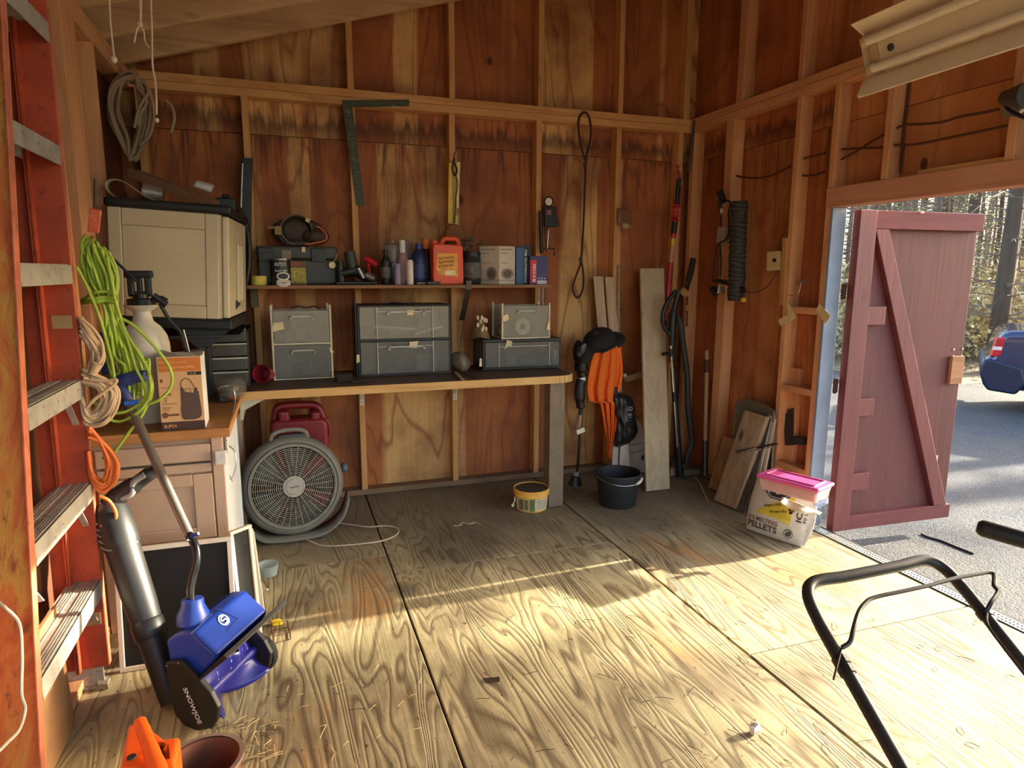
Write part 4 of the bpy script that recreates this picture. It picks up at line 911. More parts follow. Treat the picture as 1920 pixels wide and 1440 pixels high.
# ---- drawer units
FRO = clear('frosted drawer plastic', (196, 188, 168), .34, .2); FRO2 = clear('frosted dim drawer plastic', (150, 146, 136), .36, .2); LEGM = pm('ivory leg', (206, 190, 156), .5)
LABM = pm('paper label', (226, 206, 160), .8)
CONT = [pm('stored dark bits', (58, 54, 50), .7), pm('stored tan bits', (150, 126, 96), .7), pm('stored grey bits', (110, 108, 104), .5)]
def clear_drawer(parent, x0, x1, y0, y1, z0, z1, mat=FRO, seed=0):
    t = .004
    d = MB().box(x0, x1, y0, y0+t, z0, z1).box(x0, x0+t, y0+t, y1, z0, z1).box(x1-t, x1, y0+t, y1, z0, z1).box(x0, x1, y1-t, y1, z0, z1).box(x0, x1, y0+t, y1-t, z0, z0+t).build('drawer', mat, parent)
    MB().box(x0+(x1-x0)*.30, x0+(x1-x0)*.72, y0-.012, y0-.0003, z1-.035, z1-.028).box(x0+(x1-x0)*.30, x0+(x1-x0)*.32, y0-.012, y0-.0003, z1-.05, z1-.028).box(x0+(x1-x0)*.70, x0+(x1-x0)*.72, y0-.012, y0-.0003, z1-.05, z1-.028).build('drawer_pull', pm('cloudy lip', (190, 180, 164), .5), d)
    rn = random.Random(seed)
    for i in range(6):
        x = x0+.04+rn.random()*(x1-x0-.08); h = (z1-z0)*rn.uniform(.2, .55)
        MB(fr((x, y0+.06+rn.random()*max(.02, (y1-y0-.16)), z0+.006+h/2), rn.uniform(-40, 40))).box(-.035, .035, -.02, .02, -h/2, h/2).build('contents', CONT[i % 3], d, bevel=.004)
    return d
ua = T('drawer_unit', 'narrow clear two drawer plastic unit, leftmost of the drawers on the bench', 'drawers', (.08, 4.05, bz))
ay = 4.05; X = lambda p, y=ay: at(p, 640, y=y).x; Z = lambda p, y=ay, x=560: at(x, p, y=y).z
ax0, ax1 = X(513), X(619)
zm, zt = Z(645), Z(583)
for x in (ax0-.012, ax1): MB().box(x, x+.012, ay-.006, ay+.02, bz+.001, Z(572)).build('leg', LEGM, ua, bevel=.003)
for x in (ax0-.012, ax1): MB().box(x, x+.012, ay+.24, ay+.26, bz+.001, Z(572)).build('leg', LEGM, ua, bevel=.003)
MB().box(ax0, ax1, ay-.004, ay+.25, zm-.003, zm+.006).build('divider', LEGM, ua); MB().box(ax0, ax1, ay, ay+.25, bz+.002, bz+.008).build('divider', LEGM, ua)
clear_drawer(ua, ax0+.003, ax1-.003, ay-.006, ay+.24, zm+.009, zt, FRO, 1); clear_drawer(ua, ax0+.003, ax1-.003, ay-.006, ay+.24, bz+.011, zm-.006, FRO2, 2)
lab = at(523, 613, y=ay-.012); MB().prism([lab+Vector(q) for q in ((-.045, 0, -.03), (.03, 0, -.012), (.022, 0, .028), (-.03, 0, .024))], (0, .001, 0)).build('label', LABM, ua)
lab = at(620, 655, y=ay-.012); MB().prism([lab+Vector(q) for q in ((-.008, 0, .015), (.022, 0, -.02), (-.004, 0, -.018))], (0, .001, 0)).build('label', LABM, ua)
P = [at(x, y, y=ay+.05) for x, y in ((545, 578), (560, 574), (575, 577), (590, 574), (600, 580))]
MB().tube(cr(P, 5), .004, 6).one('black_wire', BLACK, 'black wire lying on top of the narrow drawer unit', 'wire', smooth=True)
ub = T('drawer_unit', 'wide black framed two drawer clear unit in the middle of the bench', 'drawers', (.69, 4.02, bz))
by = 4.02; X2 = lambda p: at(p, 640, y=by).x; Z2 = lambda p: at(760, p, y=by).z
bx0, bx1 = X2(671), X2(845); zm = Z2(637); zt = Z2(573)
MB().box(bx0, bx0+.012, by, by+.30, bz+.001, zt+.004).box(bx1-.012, bx1, by, by+.30, bz+.001, zt+.004).box(bx0+.0125, bx1-.0125, by, by+.30, zm-.008, zm+.008).box(bx0+.0125, bx1-.0125, by, by+.30, bz+.001, bz+.016).box(bx0+.0125, bx1-.0125, by, by+.30, zt-.004, zt+.004).box(bx0-.012, bx0-.0005, by+.01, by+.06, bz+.001, zt+.04).build('frame', BLACK, ub, bevel=.002)
def wide_drawer(parent, x0, x1, y0, z0, z1, mat, seed, bright=0):
    d = clear_drawer(parent, x0, x1, y0, y0+.26, z0, z1, mat, seed)
    w = x1-x0; MB().box(x0+.18*w, x0+.19*w, y0-.006, y0-.0004, z0, z1).box(x1-.19*w, x1-.18*w, y0-.006, y0-.0004, z0, z1).box(x0+.19*w, x1-.19*w, y0-.005, y0-.0004, z1-.03, z1-.026).build('front_rib', pm('cloudy lip', (190, 180, 164), .5), d)
    return d
d1 = wide_drawer(ub, bx0+.014, bx1-.014, by-.008, zm+.010, zt-.006, FRO, 4)
MB().bar(at(700, 612, y=by+.02), at(780, 617, y=by+.02), .02, .012, (0, 1, 0)).build('contents', pm('pale tube', (220, 206, 176), .5), d1); MB().bar(at(778, 626, y=by+.02), at(830, 612, y=by+.02), .014, .01, (0, 1, 0)).build('contents', WHITE, d1)
wide_drawer(ub, bx0+.014, bx1-.014, by-.008, bz+.018, zm-.010, FRO2, 5)
for px, py, s in ((770, 586, 1), (776, 646, 1.3)):
    lab = at(px, py, y=by-.016); MB().prism([lab+Vector(q)*s for q in ((-.022, 0, -.014), (.014, 0, -.016), (.022, 0, .016), (-.02, 0, .014))], (0, .001, 0)).build('label', LABM, ub)
text('MISC. & PAINT', at(780, 584, y=by-.010), (1, 0, 0), (0, 0, 1), .012, INK, ub, fit=.11)
text('CAULK & TAPE', at(735, 650, y=by-.010), (1, 0, 0), (0, 0, 1), .012, INK, ub, fit=.10)
lab = at(672, 672, y=by-.006); MB().prism([lab+Vector(q) for q in ((-.012, 0, -.03), (.008, 0, -.02), (.006, 0, .025), (-.01, 0, .02))], (0, .001, 0)).build('label', LABM, ub)
MB(fr(at(795, 574, y=by+.12), 0, 0, -8)).prism([(-.05, -.08, 0), (.10, -.08, -.004), (.08, .08, .002), (-.06, .06, .022)], (0, 0, .0015)).one('paper_sheet', PAPER, 'loose white paper sheet on top of the middle drawer unit', 'paper')
P = [at(x, y, y=by+.1) for x, y in ((720, 574), (735, 568), (760, 570), (775, 573))]
MB().tube(cr(P, 4), .007, 6).one('black_strap', BLACK, 'dark strap on top of the middle drawer unit', 'strap', smooth=True)
uc = T('drawer_unit', 'low black framed single drawer unit at the right end of the bench', 'drawers', (1.42, 4.05, bz))
cy = 4.05; Mc = fr((at(905, 694, y=cy).x, cy, bz+.002), -3)
wc_ = at(1048, 690, y=cy).x-at(905, 694, y=cy).x; hc_ = Z(636, cy, 960)-bz
MB(Mc).box(0, wc_, 0, .28, 0, .018).box(0, wc_, -.004, .28, hc_-.02, hc_).box(0, .016, -.002, .03, .0185, hc_-.0205).box(wc_-.012, wc_, -.002, .03, .0185, hc_-.0205).box(0, .012, .22, .28, .0185, hc_-.0205).box(wc_-.012, wc_, .22, .28, .0185, hc_-.0205).build('frame', BLACK, uc, bevel=.003)
m = MB(Mc); dd = m.box(.018, wc_-.014, -.006, -.002, .02, hc_-.022).box(.018, .022, -.002, .26, .02, hc_-.03).box(wc_-.018, wc_-.014, -.002, .26, .02, hc_-.03).box(.018, wc_-.014, -.002, .26, .02, .024).build('drawer', FRO2, uc)
MB(Mc).box(.105, .110, -.010, -.0065, .022, hc_-.024).box(wc_-.085, wc_-.08, -.010, -.0065, .022, hc_-.024).box(.1105, wc_-.0855, -.010, -.0065, hc_-.05, hc_-.046).build('front_rib', pm('cloudy lip', (190, 180, 164), .5), dd)
for k in range(4): MB(Mc).box(.05+k*.12, .13+k*.12, .05, .14, .026, .07+.02*(k % 2)).build('contents', CONT[k % 3], dd, bevel=.004)
lab = at(954, 646, y=cy-.022); MB().prism([lab+Vector(q) for q in ((-.03, 0, -.035), (-.005, 0, -.01), (.02, 0, -.012), (.024, 0, .02), (-.012, 0, .03))], (0, .001, 0)).build('label', LABM, uc)
text('GREASE  MISC', at(966, 643, y=cy-.014), (1, -.05, 0), (0, 0, 1), .011, INK, uc, fit=.11)
for px, py in ((1041, 664), (901, 680)):
    lab = at(px, py, y=cy-.020); MB().prism([lab+Vector(q) for q in ((-.008, 0, -.026), (.01, 0, -.024), (.008, 0, .028), (-.006, 0, .026))], (0, .001, 0)).build('label', LABM, uc)
ud = T('drawer_unit', 'small clear drawer box on stubby legs standing on the low black unit', 'drawers', (1.45, 4.06, bz+hc_))
zz = bz+hc_+.003; dy = 4.03; dx0, dx1 = at(944, 600, y=dy).x, at(1028, 600, y=dy).x; dzt = at(980, 572, y=dy).z
dd = clear_drawer(ud, dx0, dx1, dy, dy+.22, zz+.01, dzt-.006, FRO, 9)
for x in (dx0-.014, dx1+.001):
    for yy in (dy-.004, dy+.2): MB().box(x, x+.013, yy, yy+.016, zz, dzt+.012).build('leg', LEGM, ud, bevel=.003)
MB().box(dx0-.013, dx1+.013, dy-.002, dy+.22, zz+.001, zz+.009).build('tray', LEGM, ud)
ro = MB(Matrix.Translation(at(980, 612, y=dy+.012)) @ Matrix.Rotation(R(90), 4, 'X')); ro.lathe([(.02, -.006), (.05, -.008), (.056, 0), (.05, .008), (.02, .006)], 20); ro.build('tape_roll', pm('ivory tape roll', (222, 206, 168), .6), ud, smooth=True)
lab = at(949, 596, y=dy-.014); MB().prism([lab+Vector(q) for q in ((-.028, 0, -.02), (0, 0, -.024), (.02, 0, -.005), (.012, 0, .024), (-.02, 0, .015))], (0, .001, 0)).build('label', LABM, ud)
lab = at(1027, 610, y=dy-.014); MB().prism([lab+Vector(q) for q in ((-.01, 0, -.03), (.022, 0, -.03), (.004, 0, .03))], (0, .001, 0)).build('label', LABM, ud)
bt_ = T('bead_bunch', 'dusty bunch of tied beads and bulbs left of the small clear drawer box', 'trinket', at(903, 625, y=4.08))
z0 = bz+hc_+.004; cx = at(906, 610, y=4.08).x
MB(Matrix.Translation((cx-.02, 4.08, z0))).lathe([(0, 0), (.062, .0), (.05, .03), (.03, .09), (.018, .14), (.0, .15)], 14).build('bunch', pm('dusty brown bunch', (116, 92, 62), .8), bt_, smooth=True, jit=.03)
rn = random.Random(2)
for k in range(9): MB().sphere((cx-.02+rn.uniform(-.03, .035), 4.04+rn.uniform(-.02, .02), z0+rn.uniform(.06, .17)), (.010, .010, .016), 8).build('bulb', pm('cream bead', (220, 196, 156), .4), bt_, smooth=True)
# loose things on the bench
c = at(866, 682, y=4.03); m = MB(); m.sphere((c.x, 4.05, bz+.066), (.062, .06, .064), 20); m.one('dusty_bag', clear('dusty bag film', (120, 106, 86), .7, .3), 'dusty plastic bag stuffed between the middle and right drawer units', 'bag', smooth=2, jit=.035)
a, b = at(854, 698, z=bz+.003), at(868, 712, z=bz+.003); MB().bar(a, b, .022, .003, (1, .3, 0)).one('paint_stirrer', pm('pale wood stick', (190, 160, 120), .7), 'paint stirring stick on the bench in front of the dusty bag', 'stick')
a, b = at(872, 702, z=bz+.003), at(898, 709, z=bz+.003); MB().bar(a, b, .02, .003, (0, 1, 0)).one('dark_stick', pm('dark stick', (70, 58, 46), .7), 'short dark stick lying on the bench by the right drawer unit', 'stick')
c = at(645, 706, z=bz+.03); MB(fr(c, 12)).box(-.05, .04, -.04, .04, -.028, .02).one('glass_block', clear('dark glass', (60, 56, 50), .6, .1), 'small dark glass block on the bench between the two left drawer units', 'block', bevel=.006)
c = at(672, 715, z=bz+.008); MB(fr(c, 5)).box(-.04, .05, -.012, .012, -.006, .006).one('black_clip', BLACK, 'flat black clip on the bench before the middle drawer unit', 'clip', bevel=.004)
rc = at(492, 722, z=bz+.002); CU = pm('dark red plastic', (150, 30, 44), .35)
sc_ = T('red_scoop', 'red plastic scoop lying mouth out at the left end of the bench', 'scoop', rc)
MB(fr(rc+Vector((0, .06, .056)), -20, 78, 0)).lathe([(.0, -.11), (.034, -.11), (.05, 0), (.053, .012), (.049, .012), (.03, -.105), (.0, -.105)], 24).build('cup', CU, sc_, smooth=True)
MB().tube(cr([rc+Vector(q) for q in ((-.02, .15, .05), (-.06, .16, .045), (-.10, .17, .04))], 4), .010, 8).build('handle', CU, sc_, smooth=True)
# ================================================================== shelf and what stands on it
SHM = wood('shelf board', (150, 108, 72), (104, 66, 40), 0)
sz = 1.412; syf = 4.05
sh = T('wall_shelf', 'long thin wooden shelf on the back wall above the workbench', 'shelf', (.75, 4.2, sz))
MB().box(at(462, 536, y=syf).x, at(1033, 536, y=syf).x, syf, YB-.001, sz-.02, sz).build('shelf_board', SHM, sh, bevel=.002)
x = at(478, 560, y=4.33).x; MB().box(x-.02, x+.02, 4.24, YB-.001, bz+.42, sz-.021).build('support', pm('grey brown support', (92, 80, 62), .7), sh)
a, b = at(879, 530, y=4.045), at(866, 600, y=4.32)
MB().bar(a+Vector((0, 0, .012)), Vector((a.x, 4.048, sz-.03)), .035, .003, (1, 0, 0)).bar(Vector((a.x, 4.05, sz-.022)), b, .035, .004, (1, 0, 0)).build('strap_bracket', pm('grey iron strap', (86, 78, 66), .55, .5), sh)
for px in (1010, 1018): 
    x = at(px, 560, y=4.28).x; MB().tube([(x, 4.28, sz-.021), (x, 4.28, 1.26)], .006, 8).build('rod', STEEL, sh)
Y_ = 4.16
X = lambda p, y=Y_: at(p, 500, y=y).x
Zs = lambda p, y=Y_, x=750: at(x, p, y=y).z
b0 = sz+.001
# tool case
TC = pm('charcoal tool case', (66, 64, 58), .5, var=.15)
tc = T('tool_case', 'charcoal plastic tool case with two latches at the left of the shelf', 'case', (X(550), 4.24, b0))
x0, x1 = X(482, 4.20), X(633, 4.20); zt = Zs(462, 4.20, 560); h = zt-b0
MB().box(x0+.004, x1-.004, 4.20, 4.345, b0, b0+h*.66).build('lower_shell', TC, tc, bevel=.012, seg=3)
MB().box(x0, x1, 4.195, 4.345, b0+h*.665, zt).build('lid', TC, tc, bevel=.012, seg=3)
for p in (500, 598):
    x = X(p, 4.2); l_ = MB().box(x-.042, x+.042, 4.180, 4.1945, b0+h*.60, zt-.012).build('latch', pm('black latch', (40, 40, 38), .45), tc, bevel=.004)
    MB().box(x-.022, x+.022, 4.174, 4.1795, b0+h*.66, zt-.035).build('latch_window', DKGREY, l_, bevel=.002)
P = [at(x, y, y=4.165) for x, y in ((632, 475), (630, 484), (624, 492))]
MB().tube(cr(P, 4), .0015, 5).build('tag_string', STR, tc); c = at(623, 497, y=4.165); MB(Matrix.Translation(c) @ Matrix.Rotation(R(90), 4, 'X')).lathe([(0, .001), (.02, .001), (.02, -.001), (0, -.001)], 14).build('tag', LABM, tc)
c = at(569, 467, y=4.185); MB().box(c.x-.010, c.x+.010, 4.184, 4.190, c.z-.018, c.z+.012).build('label', LABM, tc)
# headgear on the case
hg = T('safety_headgear', 'dark safety headgear lying on its side with its headband up, on the charcoal case', 'headgear', at(560, 459, y=4.25))
hc = at(556, 432, y=4.25); HMx = Matrix.Translation(hc) @ Matrix.Rotation(R(80), 4, 'X')
DKB = pm('dark brown shell', (40, 30, 24), .6); BAND = pm('olive tan band', (120, 98, 66), .7)
MB().sphere((hc.x+.01, 4.318, hc.z-.005), (.155, .028, .086), 18).sphere((hc.x+.11, 4.30, hc.z-.03), (.085, .035, .05), 14).build('outer_shell', pm('brown shell', (70, 48, 32), .6), hg, smooth=True)
MB(HMx).lathe([(.085, -.0), (.080, -.03), (.06, -.055), (.03, -.07), (0, -.074)], 26).build('shell', DKB, hg, smooth=True)
MB(HMx).lathe([(.086, -.006), (.092, -.006), (.092, .022), (.086, .022)], 30, ang=4.6).build('headband', BAND, hg, smooth=True)
MB(HMx @ Matrix.Rotation(R(150), 4, 'Z')).lathe([(.08, .0), (.112, -.01), (.112, .012), (.08, .016)], 20, ang=1.7).build('rim', DKB, hg, smooth=True)
MB().box(hc.x-.16, hc.x-.085, 4.22, 4.228, hc.z+.005, hc.z+.02).box(hc.x-.125, hc.x-.085, 4.215, 4.23, hc.z-.03, hc.z+.022).build('side_tab', pm('mustard tab', (150, 122, 62), .6), hg, bevel=.003)
P = [at(x, y, y=4.2) for x, y in ((572, 458), (595, 455), (611, 450), (612, 440), (604, 430), (594, 424))]
MB().tube(cr(P, 5), .0045, 6).build('orange_cord', pm('salmon cord', (208, 106, 72), .5), hg, smooth=True)
c = at(577, 413, y=4.2); MB(fr(c, 0, 0, 30)).box(-.012, .012, -.004, .004, -.012, .012).build('buckle', LABM, hg, bevel=.002)
MB().box(hc.x-.07, hc.x+.07, 4.215, 4.29, zt+.001, hc.z-.06).build('ear_pad', DKB, hg, bevel=.01)
# small goods left to right
c = X(484, 4.12); MB(Matrix.Translation((c, 4.12, b0))).lathe([(.028, 0), (.044, 0), (.044, .052), (.028, .052), (.028, 0)], 24).one('tape_roll', pm('yellow tape', (206, 184, 74), .6), 'roll of yellow tape standing at the left end of the shelf', 'tape', smooth=True)
cx = X(526, 4.14); cn = T('round_tin', 'black round tin with white print on the shelf before the tool case', 'tin', (cx, 4.14, b0)); hz = Zs(487, 4.14)-b0
MB(Matrix.Translation((cx, 4.14, b0))).lathe([(0, 0), (.058, 0), (.058, hz-.01), (0, hz-.01)], 28).build('tin_body', pm('black tin', (36, 34, 42), .4), cn, smooth=True)
MB(Matrix.Translation((cx, 4.14, b0))).lathe([(.059, hz-.009), (.060, hz), (.05, hz+.001), (.05, hz-.003), (0, hz-.003)], 28).build('rim', STEEL, cn, smooth=True)
text('KUTZIT', (cx-.03, 4.14-.0575, b0+hz*.72), (1, 0, 0), (0, 0, 1), .018, WINK, cn, fit=.062); text('FLUX MIX', (cx-.03, 4.14-.0575, b0+hz*.5), (1, 0, 0), (0, 0, 1), .011, WINK, cn, fit=.066)
m = MB(Matrix.Translation((X(530, 4.065), 4.068, b0+.018)))
for k in range(3): m.tube([(.036*math.cos(a), .014*math.sin(a)+.004*k-.004, -.012+k*.0065+.012*math.sin(a)) for a in [i*2*math.pi/24 for i in range(24)]], .0042, 6, closed=True)
m.M = I4; c = at(531, 518, y=4.065)
m.tube([(c.x+.032*math.cos(a), 4.068, c.z+.020*math.sin(a)) for a in [i*2*math.pi/24 for i in range(24)]], .005, 6, closed=True)
m.one('white_line_coil', pm('white line', (226, 216, 204), .6), 'coil of white line in front of the black tin', 'string', smooth=2)
x0, x1 = X(543, 4.13), X(574, 4.13); z1 = Zs(491, 4.13)
pb = T('seed_box', 'small box with a green picture on the shelf right of the black tin', 'box', ((x0+x1)/2, 4.14, b0))
MB().box(x0, x1, 4.13, 4.19, b0, z1).build('carton', pm('olive carton', (96, 78, 40), .6), pb, bevel=.001)
MB().box(x0+.003, x1-.003, 4.1285, 4.1298, b0+.012, b0+(z1-b0)*.72).build('picture', pm('green yellow print', (160, 148, 62), .6, var=.5, scale=60), pb); MB().box(x0+.004, x1-.03, 4.1285, 4.1298, b0+(z1-b0)*.80, z1-.006).build('print', pm('faded red print', (140, 70, 50), .6), pb)
x0, x1 = X(530, 4.19), X(547, 4.19); MB().box(x0, x1, 4.192, 4.1945, Zs(512), Zs(472)).one('grey_card', pm('grey card', (150, 136, 112), .8), 'small grey card propped against the tool case behind the tin', 'card')
# drill
dr = T('power_drill', 'black cordless tool with silver parts lying in the shelf between case and bottles', 'drill', (X(665), 4.17, b0))
q = lambda x, y, yy=4.16: at(x, y, y=yy)
MB().tube([q(655, 472), q(660, 500), q(668, 512)], [.034, .036, .03], 14).build('battery', DKGREY, dr, smooth=True)
MB().tube([q(640, 512), q(665, 506), q(690, 520)], [.03, .04, .032], 14).build('motor', BLACK, dr, smooth=True)
MB().tube([q(688, 516, 4.14), q(703, 524, 4.12)], [.028, .022], 14).build('chuck', STEEL, dr, smooth=True)
MB().tube([q(672, 503, 4.11), q(682, 522, 4.10)], [.016, .013], 10).build('silver_plate', STEEL, dr, smooth=True)
MB().tube([q(637, 490), q(640, 530)], [.022, .028], 12).build('grip', BLACK, dr, smooth=True)
MB().box(X(628), X(705), 4.13, 4.20, b0, b0+.02).build('base', BLACK, dr, bevel=.006)
MB().tube([q(685, 484, 4.2), q(708, 497, 4.18)], [.018, .02], 12).tube([q(690, 492, 4.2), q(694, 525, 4.2)], [.01, .01], 8).one('red_tool', pm('bright red grip', (196, 30, 34), .4), 'bright red handle sticking up right of the black drill', 'tool', smooth=True)
# bottles
def bottle(name, label, cat, px0, px1, pyt, y, prof, mat, cap=None, capm=None, tilt=0, lab=None, parts=True, yaw=0, sq=None):
    x0, x1 = X(px0, y), X(px1, y); r = (x1-x0)/2; cx = (x0+x1)/2; h = Zs(pyt, y)-b0
    t = T(name, label, cat, (cx, y, b0)); M = fr((cx, y, b0), yaw, 0, tilt)
    if sq: M = M @ Matrix.Diagonal((1, sq, 1, 1))
    MB(M).lathe([(a*r, b*h) for a, b in prof], 26).build('bottle_body', mat, t, smooth=True)
    if cap: MB(M).lathe([(a*r, b*h) for a, b in cap], 20).build('cap', capm, t, smooth=True)
    if lab: MB(M).lathe([(lab[1]*r*1.012, lab[2]*h), (lab[1]*r*1.012, lab[3]*h)], 26).build('label', lab[0], t, smooth=True)
    return t
BT1 = [(0, 0), (.92, 0), (1, .03), (1, .62), (.92, .70), (.4, .82), (.34, .9), (0, .9)]; CP = [(.42, .84), (.42, 1), (0, 1)]
bottle('bottle', 'black bottle with a white round print, just right of the red handle', 'bottle', 714, 733, 468, 4.14, BT1, BLACK, CP, BLACK, lab=(pm('dark round label', (96, 88, 80), .6), 1, .2, .5))
PUR = clear('purple fluid jug', (96, 74, 110), .7, .2); PUR2 = clear('clear jug', (176, 160, 156), .4, .15)
bottle('washer_jug', 'tall clear jug half full of purple fluid, behind the small bottles', 'jug', 718, 756, 452, 4.24, [(0, 0), (.95, 0), (1, .03), (1, .5), (.98, .52)], PUR, [(.98, .52), (1, .82), (.9, .9), (.42, .94), (.40, 1), (0, 1)], PUR2)
bottle('washer_jug', 'second purple fluid jug standing behind the white capped bottle', 'jug', 744, 776, 446, 4.30, [(0, 0), (.95, 0), (1, .03), (1, .55)], PUR, [(1, .55), (.95, .85), (.5, .96), (0, .97)], PUR2)
bottle('spray_bottle', 'pinkish bottle with a white cap among the purple jugs', 'bottle', 744, 766, 450, 4.17, [(0, 0), (.95, 0), (1, .03), (.95, .5), (.7, .66), (.5, .72), (0, .72)], pm('mauve bottle', (158, 120, 120), .5), [(.52, .72), (.52, .97), (.4, 1), (0, 1)], WHITE)
bottle('white_tube', 'slim white tube bottle in front of the blue bottle', 'bottle', 762, 775, 487, 4.09, [(0, 0), (.9, 0), (1, .05), (1, .9), (.8, 1), (0, 1)], pm('ivory tube', (216, 200, 184), .4))
bottle('slim_bottle', 'slim pale purple bottle in the front row before the jugs', 'bottle', 739, 751, 494, 4.09, [(0, 0), (.9, 0), (1, .05), (1, .9), (.8, 1), (0, 1)], pm('lavender label', (146, 130, 150), .5))
bottle('oil_bottle', 'dark blue oil bottle with a ribbed grip left of the orange jug', 'bottle', 771, 801, 456, 4.18, [(0, 0), (.95, 0), (1, .03), (1, .6), (.8, .74), (.45, .86), (0, .87)], pm('navy bottle', (34, 44, 86), .4), [(.44, .86), (.44, 1), (0, 1)], pm('blue cap', (48, 66, 128), .4), lab=(pm('dark blue label', (58, 66, 108), .5, var=.5, scale=40), 1, .15, .5))
bottle('oil_bottle', 'black bottle with an orange cap left of the orange jug', 'bottle', 786, 812, 447, 4.25, [(0, 0), (.95, 0), (1, .03), (1, .5), (.8, .68), (.55, .78), (0, .78)], pm('black bottle', (32, 32, 34), .4), [(.62, .78), (.6, 1), (0, 1)], pm('orange cap', (222, 116, 42), .45))
# orange antifreeze jug
OJ = pm('orange jug', (222, 80, 34), .42, var=.06)
y = 4.13; x0, x1 = X(809, y), X(866, y); zt = Zs(445, y, 835); h = zt-b0
oj = T('antifreeze_jug', 'orange coolant jug with a yellow label on the shelf', 'jug', ((x0+x1)/2, y, b0)); w_ = x1-x0
body = [(0, 0), (w_*.96, 0), (w_, .01), (w_*.98, h*.80), (w_*.92, h*.84), (w_*.05, h*.86), (0, h*.80)]
MB().prism([(x0+a, y-.05, b0+b) for a, b in body], (0, .10, 0)).build('jug_body', OJ, oj, bevel=.014, seg=3)
P = [(x0+w_*.30, y, b0+h*.84), (x0+w_*.42, y, b0+h*.96), (x0+w_*.60, y, b0+h*.975), (x0+w_*.82, y, b0+h*.965), (x0+w_*.90, y, b0+h*.84)]
MB().tube(cr(P, 5), .017, 10).build('handle', OJ, oj, smooth=True)
MB(Matrix.Translation((x0+w_*.10, y, b0+h*.82))).lathe([(.022, 0), (.022, .03), (0, .03)], 16).build('neck', OJ, oj, smooth=True)
MB().prism([(x0+w_*a, y-.0525, b0+h*b) for a, b in ((.16, .22), (.80, .16), (.80, .66), (.14, .66), (.10, .34))], (0, .002, 0)).build('label', pm('yellow orange label', (232, 160, 62), .55, var=.25, scale=18), oj)
for i, (s, fz) in enumerate((('ANTIFREEZE', .52), ('SUMMER', .44), ('& COOLANT', .36))): text(s, (x0+w_*.18, y-.0526, b0+h*fz), (1, 0, .10), (-.1, 0, 1), .014, INK, oj, fit=w_*.5)
MB().box(x0+w_*.38, x0+w_*.72, y-.0538, y-.0526, b0+h*.20, b0+h*.30).build('print', LABM, oj)
# flat tools in front
MB(fr((X(796, 4.09), 4.09, b0+.012), 14)).box(-.06, .05, -.015, .015, -.010, .004).one('flat_tool', pm('grey green metal', (110, 104, 84), .5, .4), 'flat folded tool in front of the oil bottles', 'tool', bevel=.004)
MB(fr((X(812, 4.065), 4.07, b0+.011), 5)).box(-.04, .045, -.014, .014, -.009, .009).one('small_case', pm('dark small case', (52, 46, 42), .5), 'small dark case with a pale stripe at the shelf edge', 'case', bevel=.003)
# dark jars with glove & leaves on top
y = 4.2; cj = X(884, y); dj = T('dark_jar', 'dark jar with a black lid behind the white fan box', 'jar', (cj, y, b0)); h = Zs(470, y)-b0
MB(Matrix.Translation((cj, y, b0))).lathe([(0, 0), (.058, 0), (.062, .01), (.062, h*.78), (.05, h*.86), (.05, h*.87)], 24).build('jar_body', clear('dark jar glass', (60, 60, 56), .8, .15), dj, smooth=True)
MB(Matrix.Translation((cj, y, b0))).lathe([(.06, h*.84), (.06, h), (0, h)], 24).build('lid', BLACK, dj, smooth=True)
MB(Matrix.Translation((cj, y, b0))).lathe([(.0635, h*.2), (.0635, h*.66)], 24).build('label', pm('mottled grey label', (96, 92, 84), .6, var=.6, scale=50), dj, smooth=True)
cg = at(853, 436, y=4.24); m = MB(); m.grid(lambda u, v: (cg.x-.065+.13*u+.02*noise.noise(Vector((u*3, v*3, 1))), 4.24-.03*math.sin(u*3.1)+.02*noise.noise(Vector((u*4, v*4, 7))), cg.z-.075+.13*v-.02*u), 12, 12)
m.one('work_glove', pm('tan suede', (140, 92, 56), .85), 'tan suede glove draped behind the orange jug', 'glove', solid=.012, smooth=2)
lf = T('dried_bunch', 'dusty grey green dried leaves on top of the dark jar', 'leaves', (cj, y, b0+h))
rn = random.Random(8)
for k in range(16):
    c = Vector((cj+rn.uniform(-.06, .06), y+rn.uniform(-.04, .03), b0+h+rn.uniform(.01, .09))); ml = MB(fr(c, rn.uniform(0, 180), rn.uniform(-40, 40), rn.uniform(-40, 40)))
    ml.grid(lambda u, v: ((u-.5)*.05, (v-.5)*.03*math.sin(math.pi*min(max(u, .05), .95)), .008*math.sin(u*3)), 4, 2); ml.build('leaf', pm('grey green leaf', (104, 98, 76), .8), lf, solid=.003)
